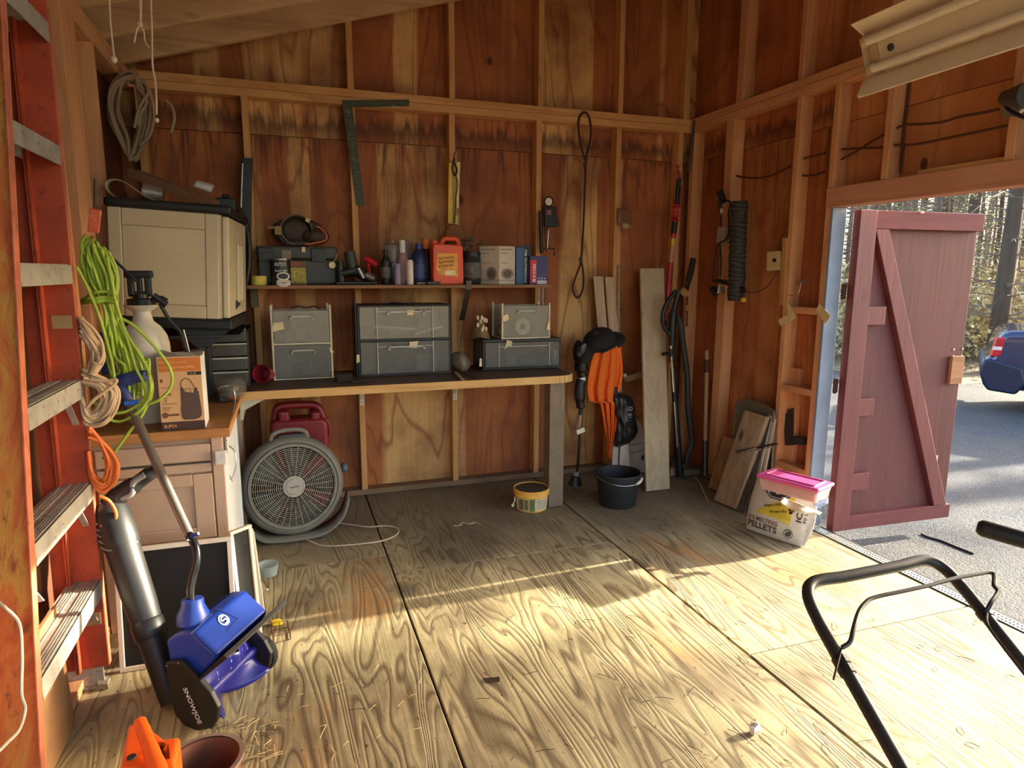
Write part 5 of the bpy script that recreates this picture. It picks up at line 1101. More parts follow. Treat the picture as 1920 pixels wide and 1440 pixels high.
# white fan carton, blue box, small box
WB = pm('white fan carton', (206, 192, 170), .6, var=.06); PIC = pm('fan print grey', (140, 128, 112), .6)
def carton_pts(pl, pm_, pr, pt, pb, yl, ym, yr): return [at(pl, 500, y=yl), at(pm_, 500, y=ym), at(pr, 500, y=yr)]
xl, xm, xr2 = at(899, 500, y=4.20), at(936, 500, y=4.075), at(966, 500, y=4.13)
zt = Zs(461, 4.08, 936)
fb = T('fan_carton', 'white carton with a round heater printed on it, right part of the shelf', 'box', (xm.x, 4.1, b0))
base_ = [Vector((p.x, p.y, b0)) for p in (xl, xm, xr2)]+[Vector((xl.x+xr2.x-xm.x, 4.255, b0))]
MB().prism(base_, (0, 0, zt-b0)).build('carton', WB, fb, bevel=.001)
for a, b, ru, rz in ((base_[0], base_[1], .3, .34), (base_[1], base_[2], .42, .26)):
    xd = (b-a).normalized(); M = frame3(a, xd, (0, 0, 1)); L = (b-a).length; H_c = zt-b0
    MB(M @ Matrix.Translation((L*.62 if ru < .4 else L*.5, H_c*.28, .0006)) @ Matrix.Diagonal((L*ru/.1, H_c*rz/.17, 1, 1))).lathe([(0, .0008), (.092, .0008), (.092, 0)], 24).build('picture', PIC, fb)
    MB(M @ Matrix.Translation((L*.62 if ru < .4 else L*.5, H_c*.28, .0015)) @ Matrix.Diagonal((L*ru/.1, H_c*rz/.17, 1, 1))).lathe([(0, .0006), (.06, .0006), (.06, 0)], 20).build('picture_grille', pm('fan print dark', (96, 86, 76), .6), fb)
    for a_, b_, c_, d_ in ((.1, .8, .9, .925), (.1, .5, .8, .82), (.15, .6, .55, .565), (0, 1, .1, .12)): MB(M).box(L*a_, L*b_, H_c*c_, H_c*d_, .0006, .0012).build('print', PIC, fb)
x0, x1 = X(967, 4.12), X(996, 4.12); z1 = Zs(461, 4.12, 980)
pbx = T('blue_box', 'dark blue box with upright white lettering between the white carton and the small box', 'box', ((x0+x1)/2, 4.18, b0))
MB().box(x0+.002, x1, 4.12, 4.30, b0, z1).build('carton', pm('navy carton', (26, 38, 58), .5), pbx, bevel=.001)
MB().box(x0+.004, x0+(x1-x0)*.52, 4.1185, 4.1199, b0+.002, z1-.012).build('blue_panel', pm('mid blue print', (56, 92, 128), .5), pbx)
text('POWERMASTER PRO', (x0+(x1-x0)*.72, 4.1195, b0+.012), (0, 0, 1), (-1, 0, 0), .017, WINK, pbx, fit=(z1-b0)*.86, bold=.01)
m = MB()
for k in range(14): m.box(x0+(x1-x0)*.78, x0+(x1-x0)*.82, 4.1185, 4.1195, b0+.014+k*.012, b0+.021+k*.012)
m.build('print', PIC, pbx)
x0, x1 = X(994, 4.07), X(1026, 4.07); z1 = Zs(480, 4.07, 1010)
rb = T('battery_box', 'small blue box with a red lettered strip at the right end of the shelf', 'box', ((x0+x1)/2, 4.1, b0))
MB(fr((x0, 4.07, b0), -4)).box(0, x1-x0, 0, .07, 0, z1-b0).build('carton', pm('violet blue carton', (60, 54, 104), .5, var=.3, scale=20), rb, bevel=.001)
Mr = fr((x0, 4.07, b0), -4); MB(Mr).box(.001, (x1-x0)*.36, -.0012, -.0002, .012, (z1-b0)*.86).build('red_strip', pm('red print', (196, 40, 46), .5), rb)
text('RYOBI', Mr @ Vector(((x1-x0)*.32, -.0013, .018)), (0, 0, 1), (-1, 0, 0), .020, WINK, rb, fit=(z1-b0)*.62, bold=.015)
for a_, b_, c_, d_ in ((.45, .55, .035, .043), (.62, .72, .035, .043), (.79, .89, .035, .043), (.42, .95, .002, .026)): MB(Mr).box((x1-x0)*a_, (x1-x0)*b_, -.0012, -.0002, c_, d_).build('print', pm('pale print', (190, 180, 190), .5), rb)
# ================================================================== things on the back wall
SQM = pm('dark green steel', (62, 64, 46), .5, .4, wear=(120, 116, 84), scale=30)
yq = YB-.006
a = at(645, 190, y=yq); M = frame3(a, at(766, 192, y=yq)-a, (0, 0, 1))
fs = T('framing_square', 'dark steel framing square hung on the back wall under the top plate', 'square', a)
p = lambda x, y: at(x, y, y=yq)
MB().prism([p(641, 188), p(767, 187), p(767, 199), p(661, 201), p(684, 384), p(668, 385)], (0, .003, 0)).build('blade', SQM, fs)
m = MB()
for i in range(26):
    t = i/25; c = p(661-.5+(675-655)*t, 206+170*t) if False else p(652+22*t+1.5, 204+174*t); m.cbox(c-Vector((0, .001, 0)), (.016, .001, .002)); 
for i in range(18):
    c = p(665+98*i/17, 193); m.cbox(c-Vector((0, .001, 0)), (.002, .001, .014))
m.build('scale_marks', pm('pale scale marks', (128, 122, 86), .6), fs)
# yellow level on a hook
YEL = pm('yellow level', (224, 180, 40), .45); y = YB-.02
lv = T('spirit_level', 'yellow spirit level hanging by a hook from the middle stud above the shelf', 'level', p(852, 420))
q = lambda x, yy, d=0: at(x, yy, y=y-d)
MB().prism([q(842, 305), q(848, 306), q(849, 420), q(840, 420)], (0, .02, 0)).build('face', YEL, lv, bevel=.001)
MB().prism([q(856, 304), q(863, 304), q(860, 390), q(856, 390)], (0, .02, 0)).prism([q(855, 404), q(859, 404), q(858, 420), q(854, 420)], (0, .02, 0)).build('edge', pm('pale yellow edge', (228, 204, 120), .5), lv)
MB().prism([q(848.5, 306, -.004), q(855.5, 306, -.004), q(853.5, 420, -.004), q(849.5, 420, -.004)], (0, .01, 0)).build('web', pm('dull yellow', (176, 140, 44), .5), lv)
MB().tube(cr([q(x, yy, .006) for x, yy in ((851, 296), (851, 305), (848, 316), (853, 330), (857, 318), (852, 306))], 5), .005, 8).build('hook', BLACK, lv, smooth=True)
MB().tube(cr([q(x, yy, .008) for x, yy in ((854, 326), (858, 345), (855, 370), (853, 400), (851, 418))], 5), .0025, 6).build('cord', BLACK, lv, smooth=True)
MB().tube(cr([at(x, yy, y=YB-.004) for x, yy in ((853, 300), (851, 292), (855, 284), (856, 276))], 5), .003, 6).build('hang_loop', RUST, lv)
# black level standing at the left
y = YB-.06; q = lambda x, yy: at(x, yy, y=y)
bl_ = T('spirit_level', 'long black spirit level standing on end against the leftmost stud of the back wall', 'level', q(462, 470))
MB().prism([q(455, 306), q(473, 306), q(470, 476), q(450, 476)], (0, .03, 0)).build('body', BLACK, bl_, bevel=.003)
MB().prism([q(454, 303), q(457, 303), q(452, 476), q(448, 476)], (0, .034, 0)).build('edge', STEEL, bl_)
MB().prism([q(452, 296), q(474, 296), q(474, 307), q(453, 307)], (0, .034, 0)).build('end_cap', BLACK, bl_, bevel=.003)
for px, py in ((460, 358), (457, 407)):
    MB(Matrix.Translation(q(px, py)-Vector((0, .004, 0))) @ Matrix.Rotation(R(90), 4, 'X')).lathe([(.012, -.004), (.018, -.004), (.018, .004), (.012, .004), (.012, -.004)], 20).build('vial_ring', DSTEEL, bl_, smooth=True)
# tyre inflator foot pump
y = YB-.05; q = lambda x, yy, d=0: at(x, yy, y=y-d)
fp = T('foot_pump', 'tyre foot pump with a round white gauge hung right of the shelf', 'pump', q(1028, 480))
MB(Matrix.Translation(q(1029, 378, .03)) @ Matrix.Rotation(R(90), 4, 'X')).lathe([(0, .012), (.026, .012), (.032, .008), (.034, -.012), (0, -.012)], 24).build('gauge', BLACK, fp, smooth=True)
MB(Matrix.Translation(q(1029, 378, .043)) @ Matrix.Rotation(R(90), 4, 'X')).lathe([(0, .001), (.024, .001), (.026, -.001)], 24).build('gauge_face', pm('gauge face', (226, 214, 186), .5), fp, smooth=True)
MB().prism([q(1021, 388), q(1044, 386), q(1050, 423), q(1038, 426), q(1022, 424)], (0, .03, 0)).build('pedal', BLACK, fp, bevel=.006)
MB().prism([q(x, yy, .001) for x, yy in ((1026, 394), (1034, 393), (1033, 403), (1025, 403))], (0, .002, 0)).build('label', pm('faded red label', (140, 88, 80), .6), fp)
MB().tube([q(1041, 385), q(1049, 422)], .005, 8).build('red_rib', pm('dark red', (120, 28, 24), .5), fp)
MB().tube([q(1013, 395), q(1016, 475)], .012, 10).tube([q(1022, 425), q(1024, 470)], .006, 8).build('frame_tube', DSTEEL, fp, smooth=True)
MB().tube([q(1029, 430, .01), q(1026, 466, .01)], [.005, .004], 8).build('piston', pm('bright rod', (220, 204, 180), .3, .6), fp, smooth=True)
MB(Matrix.Translation(q(1029, 429, .01))).sphere((0, 0, 0), .011, 10).build('piston_nut', STEEL, fp, smooth=True)
MB().tube([q(1014, 466), q(1039, 466), q(1039, 480)], .005, 8).build('cross_bar', BLACK, fp)
# wire rope loop
wr_m = pm('dark wire rope', (64, 34, 22), .6, .3)
P = [at(x, yy, y=YB-.012) for x, yy in ((1097, 300), (1090, 275), (1085, 245), (1086, 222), (1095, 211), (1104, 218), (1108, 240), (1106, 268), (1099, 296), (1097, 340), (1095, 395), (1093, 440), (1089, 490), (1081, 515), (1074, 538), (1078, 554), (1086, 557), (1093, 540), (1094, 515), (1090, 488))]
wr_ = T('wire_rope', 'dark wire rope with a loop at each end hanging from the top plate', 'rope', P[10]); MB().tube(cr(P, 6), .0075, 8).build('rope', wr_m, wr_, smooth=2)
for x, y_ in ((1097, 310), (1089, 486)): MB().tube([at(x, y_-4, y=YB-.014), at(x, y_+4, y=YB-.014)], .012, 10).build('crimp', DSTEEL, wr_)
# plastic bag on a nail (pale)
c = at(1172, 404, y=YB-.03); m = MB(); m.hexa([c+Vector(v) for v in ((-.05, -.01, -.07), (.05, -.02, -.07), (.045, .02, -.07), (-.05, .02, -.07), (-.058, -.01, .05), (.062, -.01, .05), (.062, .02, .05), (-.058, .02, .05))])
pb_ = T('nail_bag', 'small dusty plastic bag nailed to the stud right of the wire rope', 'bag', c)
m.build('bag_film', clear('brown bag film', (140, 96, 70), .55, .3), pb_, bevel=.02, jit=.02, smooth=True, sub=1); m = MB(); m.sphere(at(1174, 423, y=YB-.04), (.03, .02, .026), 10); m.build('white_contents', pm('dusty white contents', (176, 146, 118), .7), pb_, smooth=True, jit=.01)
# ================================================================== right back corner
PLK = wood('pale pine', (214, 184, 146), (172, 134, 96), 2, knots=.2)
y0 = 4.14
def lean(name, label, cat, pxs, mat, yb, yt, th, group=None, bevel=.002):   # board seen face-on: bottom left/right, top right/left in the picture, leaning back from yb to yt
    bl_, br, tr, tl = [at(px, py, y=yy) for (px, py), yy in zip(pxs, (yb, yb, yt, yt))]
    for p_ in (bl_, br): p_.z = .002
    n = (br-bl_).cross(tl-bl_).normalized()
    if n.y > 0: n = -n
    b = [bl_, br, br-n*th, bl_-n*th]; t = [tl, tr, tr-n*th, tl-n*th]
    dz = min(v.z for v in b)-.002
    return MB().hexa([v-Vector((0, 0, dz)) for v in b]+t).one(name, mat, label, cat, group, bevel=bevel)
lean('pine_board', 'left of two pale pine boards leaning behind the orange towel', 'board', ((1146, 880), (1160, 880), (1131, 518), (1113, 518)), PLK, 4.22, 4.33, .018)
lean('pine_board', 'right of two pale pine boards leaning behind the orange towel', 'board', ((1163, 880), (1178, 880), (1152, 520), (1135, 519)), PLK, 4.20, 4.31, .018)
lean('steel_rule', 'thin marked rule standing right of the two pale pine boards', 'ruler', ((1158, 885), (1163, 885), (1162, 496), (1158, 496)), pm('marked rule', (150, 128, 98), .6, var=.5, scale=40), 4.26, 4.335, .003, bevel=0)
GPK = wood('grey weathered plank', (216, 192, 152), (176, 148, 112), 2, weather=.08, knots=.6)
lean('grey_plank', 'tall wide grey plank leaning in the back right corner', 'plank', ((1213, 898), (1257, 897), (1245, 503), (1201, 503)), GPK, 3.79, 4.31, .022)
# peg board stub
a, b = at(1172, 712, y=4.30), at(1208, 700, y=4.22)
pg = T('wall_peg', 'short wood peg strip on the back wall between the towel and the grey plank', 'peg', a)
MB().bar(a, b, .02, .045, (0, 1, 0)).build('strip', wood('peg wood', (176, 136, 92), (130, 92, 60), 0), pg, bevel=.002); MB().sphere(at(1172, 704, y=4.25), .014, 10).build('knob', pm('cream knob', (226, 204, 170), .5), pg, smooth=True)
MB().box(a.x-.01, a.x+.03, a.y, 4.4395, a.z-.012, a.z+.012).build('mount', wood('peg wood', (176, 136, 92), (130, 92, 60), 0), pg)
# trimmer-like black tool with cap
yt = 4.0; q = lambda x, yy, d=0: at(x, yy, y=yt-d)
gt = T('string_trimmer', 'black string trimmer standing upside down between the bench leg and the orange towel', 'trimmer', q(1082, 905))
MB().tube(cr([q(1080, 905), q(1084, 860), q(1087, 812)], 3), .0085, 10).build('lower_shaft', GBLK, gt, smooth=True)
MB().tube([q(1086, 800, .004), q(1089, 778, .004)], .008, 10).build('bare_shaft', STEEL, gt, smooth=True)
MB().tube(cr([q(1088, 778), q(1089, 764), q(1087, 748), q(1087, 725), q(1091, 712)], 5), [.012]*5+[.03]*5+[.038]*5+[.036]*5+[.03], 14).build('grip', BLACK, gt, smooth=True)
MB().tube([q(1091, 714), q(1091, 706)], .025, 14).build('white_band', WHITE, gt, smooth=True)
MB().tube(cr([q(1092, 706), q(1090, 694), q(1091, 675), q(1090, 655), q(1095, 644)], 5), [.034]*5+[.048]*5+[.056]*5+[.055]*5+[.04], 16).build('motor_head', GBLK, gt, smooth=True)
MB().sphere(q(1088, 664, .03), (.028, .02, .03), 10).build('head_dome', DKGREY, gt, smooth=True)
c = q(1089, 808, .012); MB(fr(c, 0, 0, -18)).box(-.03, .03, -.002, .002, -.016, .016).build('paper_tag', PAPER, gt)
MB().tube([q(1080, 892), q(1081, 884)], .02, 12).build('foot_collar', GREY, gt); MB().tube([q(1078, 908), q(1079, 893)], [.05, .03], 14).build('line_head', BLACK, gt, smooth=True)
# black cap
cp = T('baseball_hat', 'black baseball hat hung over the orange towel', 'hat', q(1135, 630))
c = q(1124, 636, .03)
cm = Matrix.Translation(c) @ Matrix.Rotation(R(-22), 4, 'Y') @ Matrix.Rotation(R(24), 4, 'X') @ Matrix.Diagonal((.95, .85, .72, 1))
MB(cm).lathe([(.125, -.05), (.122, -.01), (.112, .03), (.085, .062), (.045, .078), (0, .082)], 26).build('crown', pm('black cloth', (26, 20, 18), .9), cp, smooth=True, jit=.012)
MB(cm).grid(lambda u, v: ((.118+.075*v*math.sin(math.pi*(.12+.76*u)))*math.cos(R(-55+110*u)), (.118+.075*v*math.sin(math.pi*(.12+.76*u)))*math.sin(R(-55+110*u)), -.045-.03*v*v), 16, 5).build('peak', pm('black cloth', (26, 20, 18), .9), cp, solid=.006, smooth=2)
MB(cm).box(-.06, .06, -.128, -.122, -.045, -.02).build('strap', BLACK, cp)
MB(cm).tube([(0, .02, .08), (-.12, -.02, -.06), (-.19, -.06, -.11)], [.03, .055, .035], 12).build('back_fold', pm('black cloth', (26, 20, 18), .9), cp, smooth=True)
# orange towel: hanging folds
OT = pm('orange towel', (240, 112, 32), .9, var=.1, scale=30, bump=.5)
rows = [(632, 1128, 1158), (650, 1116, 1164), (680, 1108, 1167), (705, 1103, 1168), (730, 1101, 1163), (752, 1105, 1161), (756, 1126, 1160), (782, 1131, 1157), (800, 1134, 1155), (820, 1137, 1150), (842, 1139, 1147), (859, 1140, 1146)]
def towel(u, v):
    t = v*(len(rows)-1); i = min(int(t), len(rows)-2); f = t-i
    a, b = rows[i], rows[i+1]; py = a[0]+(b[0]-a[0])*f; xl_ = a[1]+(b[1]-a[1])*f; xr_ = a[2]+(b[2]-a[2])*f
    fold = .022*math.sin(u*19+1.2*math.sin(v*3))*min(1, .3+v*1.6)+.012*math.sin(u*41+v*4)*min(1, v*2)
    return at(xl_+(xr_-xl_)*u, py, y=4.10-fold-.02*math.sin(math.pi*u))
MB().grid(towel, 60, 44).one('orange_towel', OT, 'bright orange towel hanging in long folds under the black cap', 'towel', solid=.004, smooth=2)
# black rubbish bag
rows2 = [(726, 1153, 1158), (738, 1152, 1168), (746, 1151, 1186), (765, 1152, 1191), (790, 1155, 1193), (808, 1156, 1197), (822, 1153, 1190), (832, 1152, 1178), (838, 1154, 1164)]
def bagf(u, v):
    t = v*(len(rows2)-1); i = min(int(t), len(rows2)-2); f = t-i
    a, b = rows2[i], rows2[i+1]; py = a[0]+(b[0]-a[0])*f; l = a[1]+(b[1]-a[1])*f; r_ = a[2]+(b[2]-a[2])*f
    a_ = 2*math.pi*u; w2 = (r_-l)/2; px = (l+r_)/2+w2*math.cos(a_); d = w2/280*math.sin(a_)
    n_ = noise.noise(Vector((px*.16, py*.05, math.sin(a_)*2)))*.02
    return at(px, py, y=4.11+d*1.0+n_)
bgm = pm('black bag film', (34, 32, 36), .3)
bb = T('rubbish_bag', 'black plastic bag with white letters hanging from the wood peg', 'bag', at(1170, 838, y=4.19))
MB().grid(bagf, 36, 30).build('bag_film', bgm, bb, smooth=2)
MB().tube(cr([at(x, yy, y=4.2) for x, yy in ((1155, 730), (1160, 716), (1168, 706))], 4), .006, 6).build('handle', bgm, bb)
for s, x, yy in (('GD', 1175, 770), ('E', 1177, 783), ('Z', 1174, 796)): text(s, at(x, yy, y=4.045), (1, 0, -.12), (.12, 0, 1), .030, pm('faded white ink', (160, 156, 164), .6), bb, fit=.045 if len(s) > 1 else .03)
# white panels behind the bucket
WPN = pm('white panel', (196, 178, 160), .6)
lean('white_board', 'narrow white board standing behind the black bucket, left one', 'board', ((1146, 888), (1158, 888), (1160, 836), (1150, 836)), WPN, 4.05, 4.12, .015)
lean('white_board', 'narrow white board standing behind the black bucket, right one', 'board', ((1160, 890), (1184, 890), (1178, 826), (1164, 834)), WPN, 4.03, 4.1, .015)
y = 4.2; P = [at(x, yy, y=y) for x, yy in ((1180, 893), (1209, 893), (1210, 850), (1208, 815), (1203, 797), (1195, 785), (1188, 784), (1182, 800))]
for p_ in P[:2]: p_.z = .003
wp = T('white_bin_lid', 'white plastic lid with a rounded top standing beside the grey plank', 'lid', P[0]); MB().prism(P, (0, .03, 0)).build('lid', WPN, wp, bevel=.006)
for yy in (832, 846): MB().tube([at(1182, yy+3, y=y-.002), at(1208, yy-2, y=y-.002)], .003, 6).build('ridge', GREY, wp)
MB().sphere(at(1206, 858, y=y-.01), (.012, .01, .02), 8).build('latch', BLACK, wp)
# buckets
bk = T('black_bucket', 'black bucket with a wire bail and white grip on the floor by the corner', 'bucket', at(1158, 945, z=0))
c = at(1157, 944, z=0); Mb = Matrix.Translation(c)
rt = abs(at(1195, 885, y=c.y).x-at(1120, 885, y=c.y).x)/2; hb = at(1157, 884, y=c.y).z
MB(Mb).lathe([(0, .002), (rt*.80, .002), (rt*.82, .01), (rt*.95, hb*.85), (rt*1.0, hb*.86), (rt*1.01, hb*.93), (rt*1.03, hb*.98), (rt*1.02, hb), (rt*.97, hb), (rt*.96, hb*.9), (rt*.79, .012), (0, .012)], 40).build('bucket_body', pm('black bucket plastic', (34, 36, 36), .5), bk, smooth=True)
P = [Mb @ Vector((rt*1.04*math.cos(a), -rt*1.06*math.sin(a), hb*(.93-.16*math.sin(a)))) for a in [math.pi*i/16 for i in range(17)]]
MB().tube(P, .003, 6).build('bail', STEEL, bk, smooth=True)
MB().tube([P[3], P[4], P[5], P[6]], .010, 10).build('grip', WHITE, bk, smooth=True)
for s in (-1, 1): MB(Mb).sphere((s*rt*1.02, 0, hb*.92), .012, 8).build('bail_lug', BLACK, bk)
yb_ = T('yellow_pail', 'small yellow pail with a green label and dark lid left of the bench leg', 'pail', at(996, 965, z=0))
c = at(996, 952, z=0); Mb = Matrix.Translation(c); rt = abs(at(1027, 920, y=c.y).x-at(964, 920, y=c.y).x)/2; hb = at(996, 912, y=c.y).z
YP = pm('yellow pail plastic', (226, 170, 70), .5)
MB(Mb).lathe([(0, .001), (rt*.84, .001), (rt*.86, .008), (rt*.93, hb*.68), (rt*.99, hb*.7), (rt*.985, hb*.76), (rt*.97, hb*.78), (rt*1.0, hb*.8), (rt*.99, hb*.86), (rt*1.01, hb*.88), (rt*1.0, hb*.98), (rt*.94, hb*.98), (rt*.93, hb*.9)], 40).build('pail_body', YP, yb_, smooth=True)
MB(Mb).lathe([(rt*.945, hb*.93), (rt*.9, hb*.94), (0, hb*.93)], 40).build('lid', pm('dark pail lid', (66, 58, 50), .6), yb_, smooth=True)
lb = pm('pail label', (206, 184, 150), .6, var=.2, scale=40)
def wrap(a0, a1, z0, z1, mat, nm, k=1.006, tape=(.868, .925)):
    MB(Mb).grid(lambda u, v: (rt*k*(tape[0]+(tape[1]-tape[0])*v)*math.cos(R(a0+(a1-a0)*u)), rt*k*(tape[0]+(tape[1]-tape[0])*v)*math.sin(R(a0+(a1-a0)*u)), hb*(z0+(z1-z0)*v)), 12, 1).build(nm, mat, yb_, smooth=2)
wrap(185, 355, .08, .64, lb, 'label'); wrap(244, 262, .08, .64, pm('green label band', (96, 116, 62), .6), 'green_band', 1.012)
wrap(200, 222, .12, .6, pm('label picture', (120, 112, 72), .6, var=.6, scale=60), 'picture', 1.012); wrap(226, 240, .12, .6, pm('label picture', (120, 112, 72), .6, var=.6, scale=60), 'picture', 1.012)
for k in range(6): wrap(270, 318-(k*7 % 12), .2+k*.065, .225+k*.065, GREY, 'text_line', 1.012, (.868+.057*(.2+k*.065)/.64, .868+.057*(.225+k*.065)/.64))
MB().tube(cr([Mb @ Vector(v) for v in ((-rt*1.0, -.01, hb*.62), (-rt*1.06, -.02, hb*.45), (-rt*1.14, -.02, hb*.3))], 4), .004, 6).sphere(Mb @ Vector((-rt*1.16, -.02, hb*.27)), .011, 8).build('bail_end', WHITE, yb_, smooth=True)
# red pole, black tools leaning in the corner
y = 4.31; q = lambda x, yy, d=0: at(x, yy, y=y-d)
rp = T('pole_pruner', 'red handled pole with red cord wound round it, leaning in the back right corner', 'pole', q(1248, 700))
RP = pm('red fibreglass pole', (186, 44, 48), .45)
def seg(a, b, r_, mat, nm): MB().tube([a, b], r_, 12).build(nm, mat, rp, smooth=True)
A, B = q(1272, 335), Vector((q(1222, 850).x, 4.12, .01)); lerp = lambda py: A+(B-A)*((py-335)/(850-335))
B = q(1230, 800)
L = lambda py: q(1273-(py-335)*.096, py)
seg(L(335), L(384), .016, BLACK, 'black_shaft'); seg(L(413), L(438), .021, BLACK, 'black_grip'); seg(L(438), L(447), .02, RP, 'red_collar'); seg(L(447), L(462), .017, pm('yellow sticker', (214, 176, 60), .5), 'sticker'); seg(L(462), L(492), .016, pm('pinkish band', (196, 140, 116), .5), 'band'); seg(L(492), L(600), .017, RP, 'red_shaft'); seg(L(600), L(880), .013, DSTEEL, 'lower_shaft')
for k in range(7):
    c = L(383+k*5); MB().tube([c+Vector((.024*math.cos(a), .024*math.sin(a), .010*math.sin(a+k))) for a in [i*2*math.pi/14 for i in range(14)]], .0055, 6, closed=True).build('cord_wrap', pm('red cord', (204, 50, 50), .7), rp, smooth=True)
for d in (-4, 0, 5): MB().tube(cr([q(1270+d, 309), q(1273-d, 330), q(1276+d*.6, 355), q(1274+d*.5, 384)], 5), .004, 6).build('loose_cord', pm('red cord', (204, 50, 50), .7) if d else BLACK, rp, smooth=True)
y2 = 4.02; q = lambda x, yy, d=0: at(x, yy, y=y2-d)
vt = T('pole_saw', 'black loop handled tool with a thin silver shaft right of the grey plank', 'tool', q(1272, 870))
MB().tube(cr([q(1268, 545), q(1252, 565), q(1243, 590), q(1245, 612), q(1255, 626), q(1262, 640)], 6), .016, 10).build('loop_handle', BLACK, vt, smooth=True)
MB().tube(cr([q(1272, 548), q(1262, 590), q(1260, 640), q(1260, 680)], 6), [.02]*6+[.03]*6+[.024]*6+[.018], 12).build('body', BLACK, vt, smooth=True)
MB().tube([q(1258, 648, .02), q(1258, 654, .02)], .009, 10).tube([q(1259, 668, .02), q(1263, 735, .02)], .008, 10).tube([q(1264, 752, .02), q(1270, 838, .02)], .008, 10).build('silver_shaft', pm('polished shaft', (206, 200, 190), .25, .8), vt, smooth=True)
MB().tube([q(1264, 735, .02), q(1265, 753, .02)], .018, 10).tube([q(1257, 654, .02), q(1259, 668, .02)], .016, 10).build('clamp', BLACK, vt); MB().tube([q(1260, 662, .02), q(1242, 664, .03)], [.010, .012], 8).build('clamp_knob', BLACK, vt)
e_ = q(1276, 868); e_.z = .012
MB().tube([q(1262, 690), q(1268, 780), e_], [.022, .02, .03], 10).build('dark_shaft', BLACK, vt, smooth=True)
y3 = 4.12; q = lambda x, yy, d=0: at(x, yy, y=y3-d)
e_ = q(1288, 868); e_.z = .02
MB().tube(cr([q(1262, 590), q(1274, 600), q(1280, 640), q(1288, 700), q(1290, 760), q(1294, 800), q(1297, 830), q(1288, 856), e_], 6), .022, 12).one('black_hose', pm('dusty black hose', (58, 52, 46), .6), 'thick black corrugated hose hanging down in the corner right of the silver shaft', 'hose', smooth=True)
y3 = 4.2
db = T('dark_brush', 'dark brush with a tan block hanging on the corner stud', 'brush', at(1285, 550, y=4.2))
q = lambda x, yy, d=0: at(x, yy, y=y3-d)
MB().tube(cr([q(1300, 484), q(1296, 505), q(1290, 530), q(1287, 545)], 4), [.022]*4+[.024]*4+[.018]*4+[.014], 8).build('bristles', pm('dark bristle', (46, 34, 26), .9), db)
MB(fr(q(1282, 548), 0, 0, 35)).box(-.03, .03, -.015, .015, -.025, .025).build('block', pm('tan block', (170, 128, 76), .7), db, bevel=.003)
MB().tube([q(1289, 556), q(1288, 612)], .006, 8).build('wire', RUST, db); MB().tube([q(1288, 572), q(1288, 582)], .013, 8).build('ferrule', pm('tan block', (170, 128, 76), .7), db)
MB().tube([at(1303, 226, y=4.31), at(1290, 322, y=4.31)], .011, 8).one('dark_stick', pm('dark stick', (70, 58, 46), .7), 'thin dark stick hung in the corner just under the top plates', 'stick')
y3 = 3.95; q = lambda x, yy, d=0: at(x, yy, x=2.82)
ed = T('floor_scraper', 'long handled floor scraper with a black grip band standing against the right wall', 'scraper', q(1325, 880))
MB().tube([q(1325, 657), q(1325, 674)], .014, 12).tube([q(1325, 698), q(1322, 826)], .014, 12).build('handle', wood('tool handle', (176, 140, 100), (130, 96, 64), 2), ed, smooth=True)
MB().tube([q(1325, 674), q(1325, 698)], .017, 12).build('grip_band', pm('dark brown band', (62, 32, 26), .6), ed, smooth=True)
e_ = at(1322, 880, x=2.80); e_.z = .05
MB().tube([q(1322, 826), e_], [.018, .022], 12).build('socket', DSTEEL, ed, smooth=True)
MB().prism([(2.70, 4.02, .003), (2.86, 4.0, .003), (2.86, 4.10, .003), (2.72, 4.12, .003)], (0, 0, .05)).build('head', pm('grey cast head', (96, 84, 70), .7), ed, bevel=.01)
c0 = at(1256, 893, z=.002); MB().hexa([c0, at(1286, 890, z=.002), at(1294, 882, z=.002), at(1262, 880, z=.002)]+[at(x, yy, z=.06) for x, yy in ((1257, 878), (1282, 874), (1286, 868), (1260, 867))]).one('wedge_block', pm('dusty pink block', (176, 132, 106), .8), 'dusty pinkish wedge block on the floor right of the grey plank', 'block', bevel=.006)
# boards leaning on the right wall
def leanR(name, label, cat, bl, br, tr, tl, xt, th, mat, group=None):   # leaning toward the right wall (+X)
    B0, B1 = at(*bl, z=.002), at(*br, z=.002); T1, T0 = at(*tr, x=xt), at(*tl, x=xt)
    n = (B1-B0).cross(T0-B0).normalized()
    if n.x > 0: n = -n
    b = [B0, B1, B1-n*th, B0-n*th]; dz = min(v.z for v in b)-.002
    return MB().hexa([v-Vector((0, 0, min(0, dz))) for v in b]+[T0, T1, T1-n*th, T0-n*th]).one(name, mat, label, cat, group, bevel=.002)
OLD = wood('old board', (196, 168, 130), (140, 110, 78), 2, weather=.3, knots=1.2); OLD2 = wood('brown board', (184, 138, 90), (104, 70, 42), 2, weather=.15)
leanR('short_board', 'brown board leaning behind the wide old plank by the right wall', 'board', (1327, 914), (1350, 925), (1380, 826), (1357, 818), 2.80, .03, OLD2)
leanR('old_plank', 'wide old plank with a dark knot leaning on the right wall', 'plank', (1338, 940), (1378, 957), (1437, 781), (1396, 769), 2.79, .035, OLD)
y = 3.45; P = [at(x, yy, x=2.85) for x, yy in ((1372, 880), (1376, 800), (1379, 770), (1384, 756), (1394, 751), (1412, 753), (1432, 760), (1446, 768), (1452, 778), (1450, 830), (1446, 900))]
for p_ in (P[0], P[-1]): p_.z = .002
ms_ = T('metal_sheet', 'grey steel panel with a rounded rolled top behind the leaning planks', 'panel', P[0])
MB().prism(P, (.012, 0, 0)).build('sheet', pm('dull grey steel', (112, 104, 86), .5, .3), ms_)
